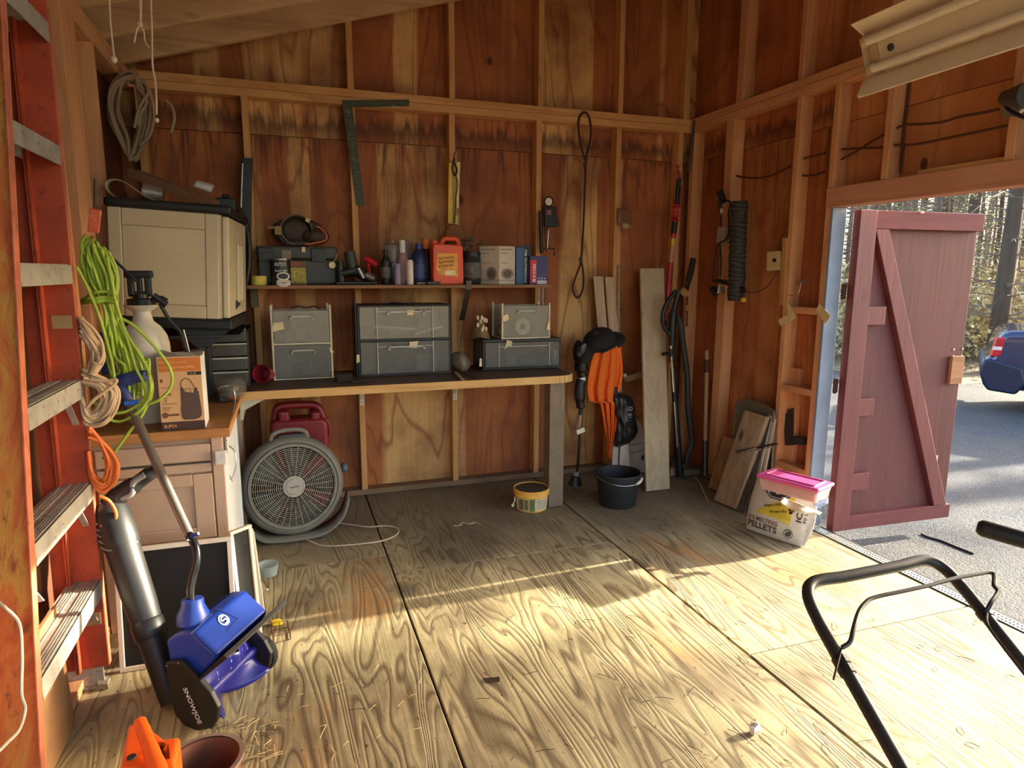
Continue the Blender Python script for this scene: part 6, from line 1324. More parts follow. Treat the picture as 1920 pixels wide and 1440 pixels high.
MB().tube(P[:1]+cr(P[1:10], 3)+P[10:], .010, 6).build('rolled_edge', pm('dull grey steel', (112, 104, 86), .5, .3), ms_, smooth=True)
leanR('dark_board', 'dark narrow board leaning between the old plank and the ivory strips', 'board', (1382, 958), (1396, 962), (1446, 784), (1440, 782), 2.84, .012, wood('dark board', (86, 70, 56), (52, 40, 32), 2))
for i, (x, xt) in enumerate(((1404, 1441), (1414, 1448))):
    leanR('ivory_strip', ('ivory edged strip leaning beside the dark board, nearer the dark board', 'ivory edged strip leaning beside the dark board, nearer the stud')[i], 'strip', (x, 958), (x+5, 960), (xt+6, 780+i*6), (xt, 778+i*6), 2.845, .012, pm('ivory strip', (204, 190, 164), .6))
a, b = at(1381, 851, x=2.70), at(1457, 836, x=2.80)
ai = T('angle_iron', 'rusty angle iron with slots lying across the leaning boards', 'angle iron', a)
dv_ = (b-a).normalized(); MB().bar(a, b, .003, .032, (0, .3, 1)).build('web', RUST, ai); MB().bar(a+Vector((0, 0, .015)), b+Vector((0, 0, .015)), .03, .003, (-1, .3, .1)).build('flange', RUST, ai)
nI = dv_.cross(Vector((0, 0, 1))).normalized()
if nI.x > 0: nI = -nI
for k in range(6):
    c = a+(b-a)*(.2+.14*k)+nI*.018; MB(frame3(c, dv_, (0, 0, 1))).box(-.012, .012, -.004, .004, -.001, .001).build('slot', pm('slot light', (150, 138, 116), .7), ai)
# ================================================================== ice melt bag and pink lidded bin
BAGM = pm('white woven bag', (206, 200, 186), .5, var=.06, scale=6, bump=.2)
b0, b1 = at(1390, 991, z=.01), at(1496, 1027, z=.01); dep = Vector((.16, .045, 0))
xb = (b1-b0); Wb = xb.length; xb.normalize(); inn = Vector((-xb.y, xb.x, 0))
if inn.x < 0: inn = -inn
Hb = .315; tiltv = (Vector((0, 0, 1))+inn*.30).normalized()
ib = T('ice_melt_bag', 'white bag of ice melt pellets printed in yellow and red, slumped by the door jamb', 'bag', b0+xb*Wb/2)
FB = frame3(b0, xb, tiltv)      # local x across, y up the leaning face, z out of it
def bagface(u, v, side):
    bul = .05*(math.sin(math.pi*min(max(u, 0), 1))**.6)*(math.sin(math.pi*min(max(v, 0.02), .98))**.5)
    wv = .5+.5*math.sin(math.pi*(v*.92+.04)); wx = (u-.5)*Wb*(.90+.13*wv)+Wb/2
    zc = -.055
    cr_ = .006*noise.noise(Vector((u*9, v*14, side*3)))*(1 if u > .7 or v > .8 else .35)
    return FB @ Vector((wx, v*Hb, zc+side*(bul+.012)*1.05+cr_+(.004*math.sin(v*60)*max(0, u-.75)*4)))
m = MB(); n1, n2 = 30, 26
m.grid(lambda u, v: bagface(u, v, 1), n1, n2); m.grid(lambda u, v: bagface(u, v, -1), n1, n2)
for u in (0, 1): m.grid(lambda s, v, u=u: bagface(u, v, 1-2*s)+xb*((.03 if u else -.012)*math.sin(math.pi*s)*math.sin(math.pi*v)**.5), 8, n2)
for v in (0, 1): m.grid(lambda u, s, v=v: bagface(u, v, 1-2*s), n1, 2)
m.v = [Vector((p_.x, p_.y, max(p_.z, .003))) for p_ in m.v]
m.build('bag', BAGM, ib, smooth=2)
def onbag(u, v, off=.0022): 
    p_ = bagface(u, v, 1); return p_+(FB.to_3x3() @ Vector((0, 0, 1)))*off
def decal(poly, mat, nm, off=.0022, n=1):
    m = MB(); m.add([onbag(u, v, off) for u, v in poly], [tuple(range(len(poly)))]); return m.build(nm, mat, ib)
def decalgrid(f, nu, nv, mat, nm, off=.0022):
    MB().grid(lambda a, b: onbag(*f(a, b), off), nu, nv).build(nm, mat, ib, smooth=2)
YLB = pm('yellow bag print', (214, 190, 60), .55)
decalgrid(lambda a, b: (.22+.56*a, .38+.0*a+(.40*a+.06)*b+.0), 12, 8, YLB, 'yellow_print')
decalgrid(lambda a, b: (.55+.23*a, .33+.05*(1-a)+.06*b), 6, 2, YLB, 'yellow_print')
def bagtext(s, u0, v0, u1, v1, hgt, mat, bold=.01):
    cu = bpy.data.curves.new('t', 'FONT'); cu.body = s; cu.resolution_u = 2; cu.offset = bold
    ob = bpy.data.objects.new('t', cu); COL.objects.link(ob); bpy.context.view_layer.update()
    me = bpy.data.meshes.new_from_object(ob.evaluated_get(bpy.context.evaluated_depsgraph_get())); bpy.data.objects.remove(ob); bpy.data.curves.remove(cu)
    xs_ = [v.co.x for v in me.vertices]; ys_ = [v.co.y for v in me.vertices]; x0, y0 = min(xs_), min(ys_); w, h = max(xs_)-x0, max(ys_)-y0
    du, dv2 = u1-u0, v1-v0; ln = math.hypot(du*Wb, dv2*Hb); nu_, nv_ = -dv2*Hb/ln*hgt/Wb, du*Wb/ln*hgt/Hb
    m = MB(); m.add([onbag(u0+du*(v.co.x-x0)/w+nu_*(v.co.y-y0)/h, v0+dv2*(v.co.x-x0)/w+nv_*(v.co.y-y0)/h, .0036) for v in me.vertices], [tuple(p_.vertices) for p_ in me.polygons])
    bpy.data.meshes.remove(me); return m.build('lettering', mat, ib)
BRN = pm('dark red brown ink', (120, 56, 48), .6)
bagtext('ICE MELTING', .05, .235, .60, .235, .024, BRN); bagtext('PELLETS', .05, .10, .60, .10, .036, pm('dark brown ink', (72, 48, 42), .6), .02)
bagtext('Naturally Pet', .34, .50, .73, .66, .022, INK); bagtext('Friendly', .46, .42, .72, .52, .022, INK)
for du, dv_2, r_ in ((0, 0, .010), (-.03, .035, .005), (-.01, .05, .005), (.018, .05, .005), (.038, .03, .005)):
    decal([(.76+du+r_/Wb*math.cos(a), .55+dv_2+r_/Hb*math.sin(a)) for a in [i*2*math.pi/12 for i in range(12)]], INK, 'paw_print', .0036)
decal([(.78-.075*math.cos(a), .17+.085*math.sin(a)) for a in [i*2*math.pi/24 for i in range(24)]], pm('badge grey', (110, 106, 102), .6), 'badge_ring', .003); decal([(.78-.062*math.cos(a), .17+.07*math.sin(a)) for a in [i*2*math.pi/24 for i in range(24)]], BAGM, 'badge_ring', .0036); decal([(.78-.05*math.cos(a), .17+.055*math.sin(a)) for a in [i*2*math.pi/24 for i in range(24)]], pm('badge dark', (76, 72, 70), .6), 'badge', .0042)
oc8 = lambda ru, rv: [(.48+ru*math.cos(R(22.5+45*i)), .86+rv*math.sin(R(22.5+45*i))) for i in range(8)]
decal(oc8(.23, .17), pm('badge navy', (44, 42, 58), .6), 'emblem', .003); decal(oc8(.205, .148), BAGM, 'emblem', .0036); decal(oc8(.185, .13), pm('badge navy', (44, 42, 58), .6), 'emblem', .0042)
bagtext('Mag3D', .34, .82, .62, .82, .026, WINK); ib.children[-1].location.x -= .003
bagtext('ICE', .93, .42, .93, .68, .028, INK, .02); bagtext('50 LB', .985, .42, .985, .68, .012, INK)
# folded top of the bag
p0, p1, p2, p3 = at(1470, 938, y=2.93), at(1528, 958, y=2.84), at(1540, 968, y=2.80), at(1478, 955, y=2.86)
MB().grid(lambda u, v: at(1466+72*u+3*math.sin(v*6), 932+28*u+(6+10*math.sin(math.pi*min(u+.15, 1)))*v, y=2.79-.15*u-.03*v+.012*math.sin(u*9)), 14, 6).build('folded_top', pm('cream bag lining', (224, 212, 176), .6), ib, solid=.004, smooth=2)
MB().grid(lambda u, v: at(1526+26*u, 938+10*v+4*math.sin(u*5), y=2.66-.02*u+.012*math.sin(v*3)), 8, 4).build('folded_top', pm('pale blue bag film', (180, 190, 214), .4), ib, solid=.003, smooth=2)
# pink bin
PNK = pm('pink lid', (212, 84, 140), .35, var=.06); zl = .405
A, B, C, D_ = at(1420, 888, z=zl), at(1534, 917, z=zl), at(1545, 902, z=zl), at(1434, 873, z=zl)
pn = T('pink_lid_bin', 'clear storage bin with a pink lid lying on the ice melt bag', 'bin', (A+C)/2-Vector((0, 0, .13)))
xa_ = (B-A).normalized(); ya_ = (D_-A); ya_ = (ya_-xa_*ya_.dot(xa_)); wy = max(ya_.length, .17); wy = min(wy, .19); wx = (B-A).length
FP = frame3(A, xa_, ya_); fl_z = 1 if FP.to_3x3().col[2].z > 0 else -1
def bx_(m, x0, x1, y0, y1, z0, z1): return m.box(x0, x1, y0, y1, min(z0*fl_z, z1*fl_z), max(z0*fl_z, z1*fl_z))
l_ = bx_(MB(FP), -.006, wx+.006, -.006, wy+.006, -.022, 0).build('lid', PNK, pn, bevel=.012, seg=3)
for a_ in ((.03, wx-.03, .022, .030), (.03, wx-.03, wy-.03, wy-.022), (.03, .038, .0305, wy-.0305), (wx-.038, wx-.03, .0305, wy-.0305)): bx_(MB(FP), *a_, .0003, .006).build('lid_ridge', PNK, l_, bevel=.002)
P8 = [FP @ Vector((x, y_, z_*fl_z)) for z_, i_ in ((-.088, .016), (-.0225, .004)) for x, y_ in ((i_, i_), (wx-i_, i_), (wx-i_, wy-i_), (i_, wy-i_))]
MB().hexa(P8).build('bin_body', clear('pinkish clear bin', (222, 186, 182), .55, .2), pn, bevel=.01, seg=3)
bx_(MB(FP), .03, wx-.03, .03, wy-.03, -.084, -.05).build('contents', pm('pink contents', (206, 124, 128), .7), pn, bevel=.01)
# ================================================================== right wall fittings
MESHM = NB('wire mesh roll'); _v = MESHM.mp((1, 1, 1)); _w = MESHM.noise(_v, 60, 3); MESHM.out(MESHM.ramp(_w, [(.35, sr(52, 48, 40)), (.6, sr(96, 90, 78))]), .6, .3); MESHM = MESHM.m
xr_ = 2.80; q = lambda x, yy, xx=2.80: at(x, yy, x=xx)
mr = T('mesh_roll', 'roll of dark hardware cloth hung upright on the right wall stud', 'mesh roll', q(1382, 565))
a, b = q(1386, 378), q(1380, 564); MB().tube([a, b], .052, 20).build('core_layer', pm('dark mesh core', (44, 40, 34), .8), mr, smooth=True)
for k in range(26):
    c = a+(b-a)*(k+.5)/26; MB().tube([c+Vector((.055*math.cos(t), .055*math.sin(t), .016*math.sin(t*1+k*.7))) for t in [i*2*math.pi/20 for i in range(20)]], .0045, 5, closed=True).build('wire_turn', MESHM, mr, smooth=2)
ga = T('work_lamp_cord', 'grey socket box on a looped black cord hung beside the wire mesh roll', 'cord', q(1350, 540))
MB().tube([q(1350, 360), q(1356, 378)], .024, 10).build('plug_head', BLACK, ga, smooth=True); MB().tube([q(1349, 378), q(1351, 402)], .013, 10).build('plug_body', DKGREY, ga, smooth=True); MB().tube([q(1354, 391), q(1351, 402)], .010, 8).build('ivory_tip', LEGM, ga, smooth=True)
MB().prism([q(1346, 426), q(1358, 424), q(1358, 455), q(1343, 456), q(1344, 436)], (.04, 0, 0)).build('socket_box', pm('grey socket box', (150, 142, 128), .5), ga, bevel=.004)
MB().tube(cr([q(1354, 380), q(1366, 376), q(1369, 384), q(1366, 400), q(1367, 430), q(1362, 448), q(1346, 458), q(1343, 470), q(1340, 495), q(1337, 522), q(1342, 528), q(1362, 526)], 6), .006, 8).tube([q(1352, 400), q(1352, 426)], .006, 8).tube(cr([q(1350, 456), q(1352, 490), q(1350, 520)], 4), .006, 8).build('cord', BLACK, ga, smooth=True)
cl_ = T('clamp_lamp', 'small silver clamp with dark jaws at the foot of the mesh roll', 'clamp', q(1360, 545))
MB().tube(cr([q(1345, 526), q(1360, 530), q(1378, 534), q(1396, 545)], 5), .016, 8).build('dark_bar', BLACK, cl_, smooth=True); MB().tube([q(1336, 540), q(1342, 552)], .024, 10).build('dark_jaw', BLACK, cl_, smooth=True)
MB().tube([q(1349, 532, 2.77), q(1346, 550, 2.77)], .008, 8).build('silver_bolt', STEEL, cl_, smooth=True); MB().tube([q(1354, 538, 2.78), q(1356, 550, 2.78)], .014, 8).build('silver_jaw', STEEL, cl_, smooth=True); MB().sphere(q(1394, 562, 2.78), (.02, .022, .018), 10).build('orange_knob', pm('mustard knob', (206, 150, 60), .5), cl_, smooth=True)
MB().tube(cr([q(1398, 548, 2.86), q(1420, 547, 2.86), q(1440, 536, 2.86), q(1455, 514, 2.86), q(1458, 506, 2.86)], 6), .0035, 6).one('outlet_wire', pm('brown cable', (84, 46, 28), .6), 'thin brown cable from the mesh roll up to the outlet', 'cable', smooth=True)
ol = T('wall_outlet', 'yellowed outlet plate on the right wall beside the doorway framing', 'outlet', q(1450, 505, 2.93))
A = [at(x, yy, x=2.862) for x, yy in ((1437, 508), (1463, 507), (1463, 470), (1438, 472))]
MB().prism(A, (.008, 0, 0)).build('plate', pm('yellowed plate', (206, 180, 128), .5), ol, bevel=.002)
MB().prism([v+Vector((.0085, 0, 0)) for v in A], (.085, 0, 0)).build('back_box', DKGREY, ol)
c = at(1452, 488, x=2.860); MB().cbox(c, (.003, .028, .022)).build('switch', BLACK, ol); c = at(1444, 489, x=2.860); MB().cbox(c, (.003, .012, .02)).build('socket', LEGM, ol)
pl_ = [at(x, yy, x=2.855) for x, yy in ((1461, 571), (1468, 571), (1474, 446), (1467, 446))]
MB().prism(pl_, (.012, 0, 0)).one('wood_strip', wood('yellow strip', (202, 150, 84), (160, 110, 58), 2), 'thin yellow wood strip nailed beside the outlet', 'strip')
# cables stapled along the framing
CBL = pm('brown cable', (84, 46, 28), .6)
for lab, pts, xx in (('brown cable sagging between two studs above the mesh roll', ((1372, 327), (1392, 332), (1416, 334), (1440, 331), (1462, 322), (1482, 312)), 2.91),
                     ('short upper cable between two studs left of the door header', ((1503, 298), (1525, 293), (1547, 287)), 2.91), ('short lower cable left of the door header', ((1504, 329), (1520, 329), (1535, 327), (1546, 322)), 2.91),
                     ('straight level cable crossing another one above the door', ((1563, 281), (1610, 278), (1654, 277)), 2.91), ('slanting cable crossing the level one above the door', ((1568, 304), (1600, 287), (1640, 262), (1658, 253)), 2.915),
                     ('long wavy cable running to the black floodlight', ((1682, 240), (1700, 234), (1740, 232), (1770, 228), (1800, 219), (1845, 211), (1872, 205)), 2.90), ('long straight cable under the wavy one', ((1672, 272), (1720, 270), (1800, 254), (1902, 233)), 2.90),
                     ('dark cable running straight down above the header', ((1706, 146), (1701, 190), (1693, 260), (1688, 324)), 2.945)):
    MB().tube(cr([at(x, yy, x=xx) for x, yy in pts], 6), .0062, 8).one('wall_cable', CBL, lab, 'cable', smooth=True)
# tape and paper scraps
for i, (lab, poly, xx) in enumerate((('crumpled tape scrap stuck on the door stud', ((1459, 600), (1463, 611), (1480, 603), (1493, 596), (1488, 585), (1480, 570), (1474, 568), (1478, 590)), 2.862), ('diamond of tape stuck on the door jamb', ((1529, 582), (1537, 569), (1557, 592), (1547, 607)), 2.862), ('small tape scrap below the crumpled tape', ((1482, 617), (1491, 615), (1488, 628), (1479, 632)), 2.93), ('lowest small square of paper in the framing', ((1475, 645), (1482, 643), (1485, 655), (1474, 655)), 2.93))):
    MB().prism([at(x, yy, x=xx) for x, yy in poly], (.002, 0, 0)).one('tape_scrap', TAPE, lab, 'tape', jit=.006)
mm = T('wire_scraps', 'grey wire scraps lying on the top block between the door studs', 'wire', at(1500, 530, x=2.9))
for k in range(5): MB().tube(cr([at(1494+k*4, 536-k, x=2.90), at(1498+k*3, 524+k, x=2.89), at(1510+k*2, 530-k*1.5, x=2.9)], 4), .003, 5).build('strand', STEEL, mm, smooth=True)
MB().tube(cr([at(x, yy, x=2.86) for x, yy in ((1502, 530), (1499, 545), (1490, 555), (1478, 552))], 4), .0025, 5).build('strand', STEEL, mm, smooth=True)
db_ = T('dark_boards', 'dark stepped boards standing in the lowest niche between the door studs', 'board', at(1478, 838, x=2.9))
MB().prism([at(x, yy, x=2.915) for x, yy in ((1472, 835), (1486, 835), (1487, 765), (1476, 768), (1476, 774), (1468, 775))], (.02, 0, 0)).prism([at(x, yy, x=2.91) for x, yy in ((1486, 818), (1508, 822), (1508, 834), (1486, 834))], (.03, 0, 0)).build('board', pm('blackened wood', (44, 38, 32), .8), db_)
# floodlight at the right edge
fl2 = T('floodlight', 'black wall floodlight with bare wires at the right frame edge above the door', 'light', at(1900, 200, x=2.85))
q = lambda x, yy, xx=2.86: at(x, yy, x=xx)
MB().prism([q(1876, 172), q(1960, 150), q(1960, 205), q(1880, 222)], (.006, 0, 0)).build('back_plate', pm('grey plate', (120, 112, 98), .6), fl2)
MB().tube([q(1886, 184, 2.83), q(1935, 176, 2.76)], [.03, .055], 14).build('lamp_head', pm('dusty black', (60, 58, 54), .5), fl2, smooth=True)
MB().tube(cr([q(1886, 178, 2.83), q(1884, 195, 2.82), q(1895, 208, 2.82), q(1920, 220, 2.82), q(1940, 222, 2.82)], 6), .007, 8).build('wire', BLACK, fl2, smooth=True)
MB().tube([q(1913, 210, 2.8), q(1930, 195, 2.8)], .008, 8).build('white_wire', WHITE, fl2, smooth=True)
# ================================================================== fluorescent shop light
IV = pm('ivory enamel', (224, 206, 172), .45, var=.04); TUBE = pm('frosted lamp tube', (226, 212, 186), .3, var=.03)
fxx = 2.24
u0 = at(1640, 100, x=fxx); u1 = at(2120, -84, x=fxx)
ax_ = (u1-u0).normalized(); u1 = u0+ax_*1.25
outn = Vector((-.93, 0, -.37)); dwn = ax_.cross(outn).normalized()
if dwn.z > 0: dwn = -dwn
outn = ax_.cross(dwn).normalized()
if outn.x > 0: outn = -outn
FX = Matrix(((ax_.x, dwn.x, outn.x, u0.x), (ax_.y, dwn.y, outn.y, u0.y), (ax_.z, dwn.z, outn.z, u0.z), (0, 0, 0, 1)))
fx = T('shop_light', 'ivory twin tube shop light hung tilted by chains, upper right', 'light', u0)
LF = 1.25
def wing(sec, nm, x0=0, x1=LF): MB(FX).prism([(x0, a, b) for a, b in sec], (x1-x0, 0, 0)).build(nm, IV, fx)
wing([(-.135, .052), (-.132, .056), (-.075, .004), (-.070, .004), (-.070, -.002), (-.076, -.002)], 'upper_reflector', -.03)
wing([(.135, .060), (.132, .066), (.074, .004), (.068, .004), (.068, -.002), (.076, -.002)], 'lower_reflector', -.06)
wing([(-.066, .000), (.066, .000), (.066, .012), (-.066, .012)], 'ballast_cover', .03)
wing([(-.062, -.05), (.062, -.05), (.066, -.0005), (-.066, -.0005)], 'channel', .0)
MB(FX).tube([(-.05, .137, .068), (LF, .137, .068)], .004, 6).build('lip', IV, fx)
for s in (-1, 1):
    MB(FX).tube([(.012, s*.052, .034), (LF-.02, s*.052, .034)], .0165, 14).build('lamp_tube', TUBE, fx, smooth=True)
    MB(FX).tube([(-.006, s*.052, .034), (.011, s*.052, .034)], .021, 14).build('tube_socket', pm('tan socket', (196, 170, 130), .5), fx, smooth=True)
MB(FX).box(-.022, .0295, -.078, .078, .0005, .022).box(-.012, -.0065, -.07, .07, .022, .05).build('lamp_holder', pm('tan holder', (186, 156, 116), .5), fx, bevel=.006)
for k in range(5): MB(FX).box(.14+k*.22, .20+k*.22, .066, .074, .012, .024).build('clip', IV, fx, bevel=.003)
MB(FX @ Matrix.Translation((.085, .0, .012))).lathe([(0, .006), (.010, .006), (.014, .004), (.014, 0)], 14).build('knob', DKGREY, fx, smooth=True)
for x_ in (.12, LF-.12):
    a = FX @ Vector((x_, -.06, -.045)); b = Vector((a.x-.02, a.y, roofz(a.x)+.0)); m = MB(); n_ = int((b.z-a.z)/.022)
    for k in range(n_): 
        c = a+(b-a)*((k+.5)/n_); m.tube([c+(Vector((.005*math.cos(t), 0, .012*math.sin(t))) if k % 2 else Vector((0, .005*math.cos(t), .012*math.sin(t)))) for t in [i*2*math.pi/8 for i in range(8)]], .0014, 4, closed=True)
    m.build('chain', STEEL, fx)
# ================================================================== barn door, opened outward
DR = wood('red stained door boards', (104, 50, 48), (78, 34, 34), 2, knots=.3, rough=.65); DRF = wood('red painted frame', (120, 58, 58), (94, 44, 44), 2, knots=.35, rough=.6)
dA, dB = at(1606, 700, y=2.885), at(1812, 700, y=2.80)
hx, hy = 2.992, 2.882; tipx, tipy = 3.885, 2.842
xd_ = Vector((tipx-hx, tipy-hy, 0)); DW = xd_.length; MD = frame3((hx, hy, 0), xd_, (0, 0, 1))   # local z faces -Y
z0d, z1d = -.02, 1.835
do = T('door_1', 'red stained barn door with a Z brace, swung open outside the doorway', 'door', (hx, hy, z0d), kind='structure')
MB(MD).box(.116, DW, z0d, z1d, -.055, -.031).build('door_panel', DR, do, bevel=.002)
MB(MD).box(0, .115, z0d, z1d, -.04, .012).build('hinge_stile', DRF, do, bevel=.003)
MB(MD).box(.1155, DW, z1d-.10, z1d, -.0305, .008).build('top_rail', wood('red painted frame', (120, 58, 58), (94, 44, 44), 0), do, bevel=.003)
MB(MD).box(.1155, DW, z0d, z0d+.085, -.0305, .008).build('bottom_rail', wood('red painted frame', (120, 58, 58), (94, 44, 44), 0), do, bevel=.003)
MB(MD).prism([(.1165, z1d-.101, -.030), (.21, z1d-.101, -.030), (DW-.03, z0d+.086, -.030), (DW-.13, z0d+.086, -.030)], (0, 0, .036)).build('brace', DRF, do, bevel=.003)
for z_, w_ in ((1.25, .13), (.72, .11), (.27, .12)): MB(MD).box(.1165, .1165+w_, z_-.05, z_+.055, -.0302, .004).build('block', DRF, do, bevel=.004)
MB(MD).box(DW-.10, DW-.005, .83, 1.0, -.030, -.008).build('latch_block', wood('bare block', (176, 128, 84), (128, 86, 54), 0), do, bevel=.002)
for z_ in (1.0, 1.04): 
    for x_ in (DW-.075, DW-.006): MB(MD @ Matrix.Translation((x_, z_, -.030))).lathe([(.007, 0), (.006, .004), (0, .004)], 8).build('nail_head', pm('pale chip', (220, 200, 180), .6), do)
MB(MD @ Matrix.Translation((DW-.11, .36, -.030))).box(-.006, .006, -.03, .02, 0, .003).build('paint_chip', pm('pale chip', (220, 200, 180), .6), do)
MB(MD @ Matrix.Translation((.42, z1d-.005, .009))).sphere((0, 0, 0), (.018, .008, .008), 8).build('peg', pm('pinkish peg', (216, 170, 150), .6), do, smooth=True)
for z_ in (1.39, .85, .22):
    h_ = MB().box(XS+.007, hx+.002, DY1-.014, DY1-.006, z_-.04, z_+.04).build('hinge', RUST, do); MB().tube([(XS+.022, DY1-.008, z_-.045), (XS+.022, DY1-.008, z_+.045)], .008, 8).build('hinge_pin', RUST, do)
# ================================================================== mower handle and the black tube
MOW = pm('black mower tube', (40, 39, 36), .4); zt_ = .80
A, B = at(1498, 1101, z=zt_), at(1764, 1049, z=zt_)
dm = Vector((-.148, -.871, -.468)).normalized(); LEN = 1.15
A2, B2 = A+dm*LEN, B+dm*LEN; ab = (B-A).normalized()
mw = T('lawn_mower', 'walk behind lawn mower at the lower right, its black tube handle reaching into view', 'mower', ((A2+B2)/2).to_2d().to_3d())
P = [A2, A+dm*.4, A+dm*.10]+cr([A+dm*.10, A+dm*.028+ab*.010, A+ab*.045-dm*.005, A+ab*.13-dm*.004], 6)+cr([B-ab*.13-dm*.004, B-ab*.045-dm*.005, B+dm*.028-ab*.010, B+dm*.10], 6)+[B+dm*.4, B2]
MB().tube(P, .0135, 14).build('handlebar', MOW, mw, smooth=True)
nrm_ = ab.cross(dm).normalized()
if nrm_.z < 0: nrm_ = -nrm_
hh = lambda px, py, dz=0: at(px, py, z=dz)
def onh(px, py, off=.028):                                # on a plane a little above the handle's own plane
    v = ray(px, py); o = Vector((0, 0, EYE)); return o+v*(nrm_.dot(A+nrm_*off-o)/nrm_.dot(v))
bail = [onh(1579, 1214, .012), onh(1594, 1203, .02)]+[onh(*p_) for p_ in ((1601, 1176), (1610, 1148), (1622, 1131), (1640, 1120), (1690, 1109), (1740, 1098), (1792, 1084), (1835, 1076), (1855, 1073), (1864, 1079), (1864, 1098), (1871, 1110), (1857, 1132))]+[onh(1849, 1148, .012)]
MB().tube(cr(bail, 5), .0048, 8).build('bail_lever', MOW, mw, smooth=True)
MB().tube(cr([onh(1579, 1214, .012), onh(1572, 1238, .016), onh(1563, 1274, .016)], 4), .0022, 6).build('control_wire', DSTEEL, mw, smooth=True)
MB().tube(cr([onh(1850, 1148, .014), onh(1852, 1172, .018), onh(1880, 1212, .018), onh(1925, 1270, .016)], 5), .0032, 6).build('cable', BLACK, mw, smooth=True)
for p_ in (onh(1577, 1240, 0), onh(1846, 1152, 0), onh(1587, 1258, 0)): MB().tube([p_-dm*.008, p_+dm*.008], .0165, 12).build('clip', BLACK, mw)
ce_ = (A2+B2)/2
DKB_ = pm('dark green deck', (44, 58, 48), .45)
MB(fr((ce_.x, ce_.y-.18, .0), 0)).box(-.27, .27, -.28, .24, .09, .20).build('deck', DKB_, mw, bevel=.04, seg=3)
MB(fr((ce_.x, ce_.y-.18, .2), 0)).lathe([(.15, 0), (.15, .10), (.12, .16), (0, .17)], 24).build('engine', BLACK, mw, smooth=True)
for x_ in (-.30, .30):
    for y_ in (-.24, .2):
        MB(Matrix.Translation((ce_.x+x_, ce_.y-.18+y_, .10)) @ Matrix.Rotation(R(90), 4, 'Y')).lathe([(.04, -.022), (.09, -.022), (.099, -.012), (.099, .012), (.09, .022), (.04, .022), (.04, -.022)], 24).build('wheel', RUB, mw, smooth=True)
MB().bar(Vector((A2.x, A2.y-.02, A2.z-.01)), Vector((A2.x, ce_.y+.02, .21)), .025, .02).bar(Vector((B2.x, B2.y-.02, B2.z-.01)), Vector((B2.x, ce_.y+.02, .21)), .025, .02).build('handle_bracket', DSTEEL, mw)
zt_ = .92; A = at(1834, 988, z=zt_); B = at(1990, 1032, z=zt_-.02)
d_ = (B-A).normalized(); E1 = A+d_*.42
tr = T('hand_truck', 'hand truck whose black tubular handle pokes in at the right edge', 'hand truck', (E1.x+.25, E1.y-.25, 0))
P = [A-d_*.002, A+d_*.004, A+d_*.01, A+d_*.36]+cr([A+d_*.36, E1, E1+Vector((.06, -.06, -.06)), E1+Vector((.10, -.10, -.2))], 5)[1:]+[Vector((E1.x+.22, E1.y-.22, .12))]
MB().tube(P, [.012, .0175, .0195]+[.0195]*(len(P)-3), 14).build('tube_handle', pm('black rubber grip', (28, 26, 24), .5), tr, smooth=True)
MB(fr((E1.x+.24, E1.y-.24, 0), 45)).box(-.2, .2, -.03, .22, .004, .012).build('toe_plate', DSTEEL, tr)
for s in (-1, 1): MB(fr((E1.x+.24, E1.y-.24, .101), 45) @ Matrix.Translation((s*.2, -.05, 0)) @ Matrix.Rotation(R(90), 4, 'Y')).lathe([(.04, -.02), (.095, -.02), (.1, 0), (.095, .02), (.04, .02)], 22).build('wheel', RUB, tr, smooth=True)
MB(fr((E1.x+.24, E1.y-.24, 0), 45)).box(-.19, .19, -.06, -.04, .09, .11).box(-.02, .02, -.05, -.02, .01, .16).build('axle', DSTEEL, tr)
# ================================================================== outside
def asphalt_mat():
    N = NB('old asphalt'); v = N.mp((1, 1, 1)); a = N.ramp(N.noise(v, 60, 3, .75), [(.35, 0.), (.68, 1.)]); vo = N.n('TexVoronoi'); vo.inputs['Scale'].default_value = 95; N.l(v, vo.inputs['Vector'])
    big = N.noise(v, 1.2, 4, .6); col = N.mix(a, sr(24, 26, 30), sr(84, 88, 95)); col = N.mix(N.ramp(vo.outputs['Color'], [(.7, 0.), (.8, .5)]), col, sr(112, 116, 124))
    col = N.mix(N.ramp(big, [(.35, .5), (.65, 0.)]), col, sr(92, 82, 70)); N.bump(N.math('ADD', a, vo.outputs['Distance']), .6, .008); return N.out(col, .85)
ASP = asphalt_mat()
gp = S('ground', 'worn asphalt driveway outside the open doorway')
def gz(x, y): return -.10-.031*max(0, x-3)-.012*max(0, y-3)
MB().grid(lambda u, v: (2.965+u*17, -14+v*25, gz(2.965+u*17, -14+v*25)+.006*noise.noise(Vector((u*30, v*40, 0)))), 60, 80).build('driveway', ASP, gp, smooth=2)
MB().grid(lambda u, v: (-12+u*14.94, -14+v*12.75, gz(3, -3)), 4, 4).build('front_apron', ASP, gp)
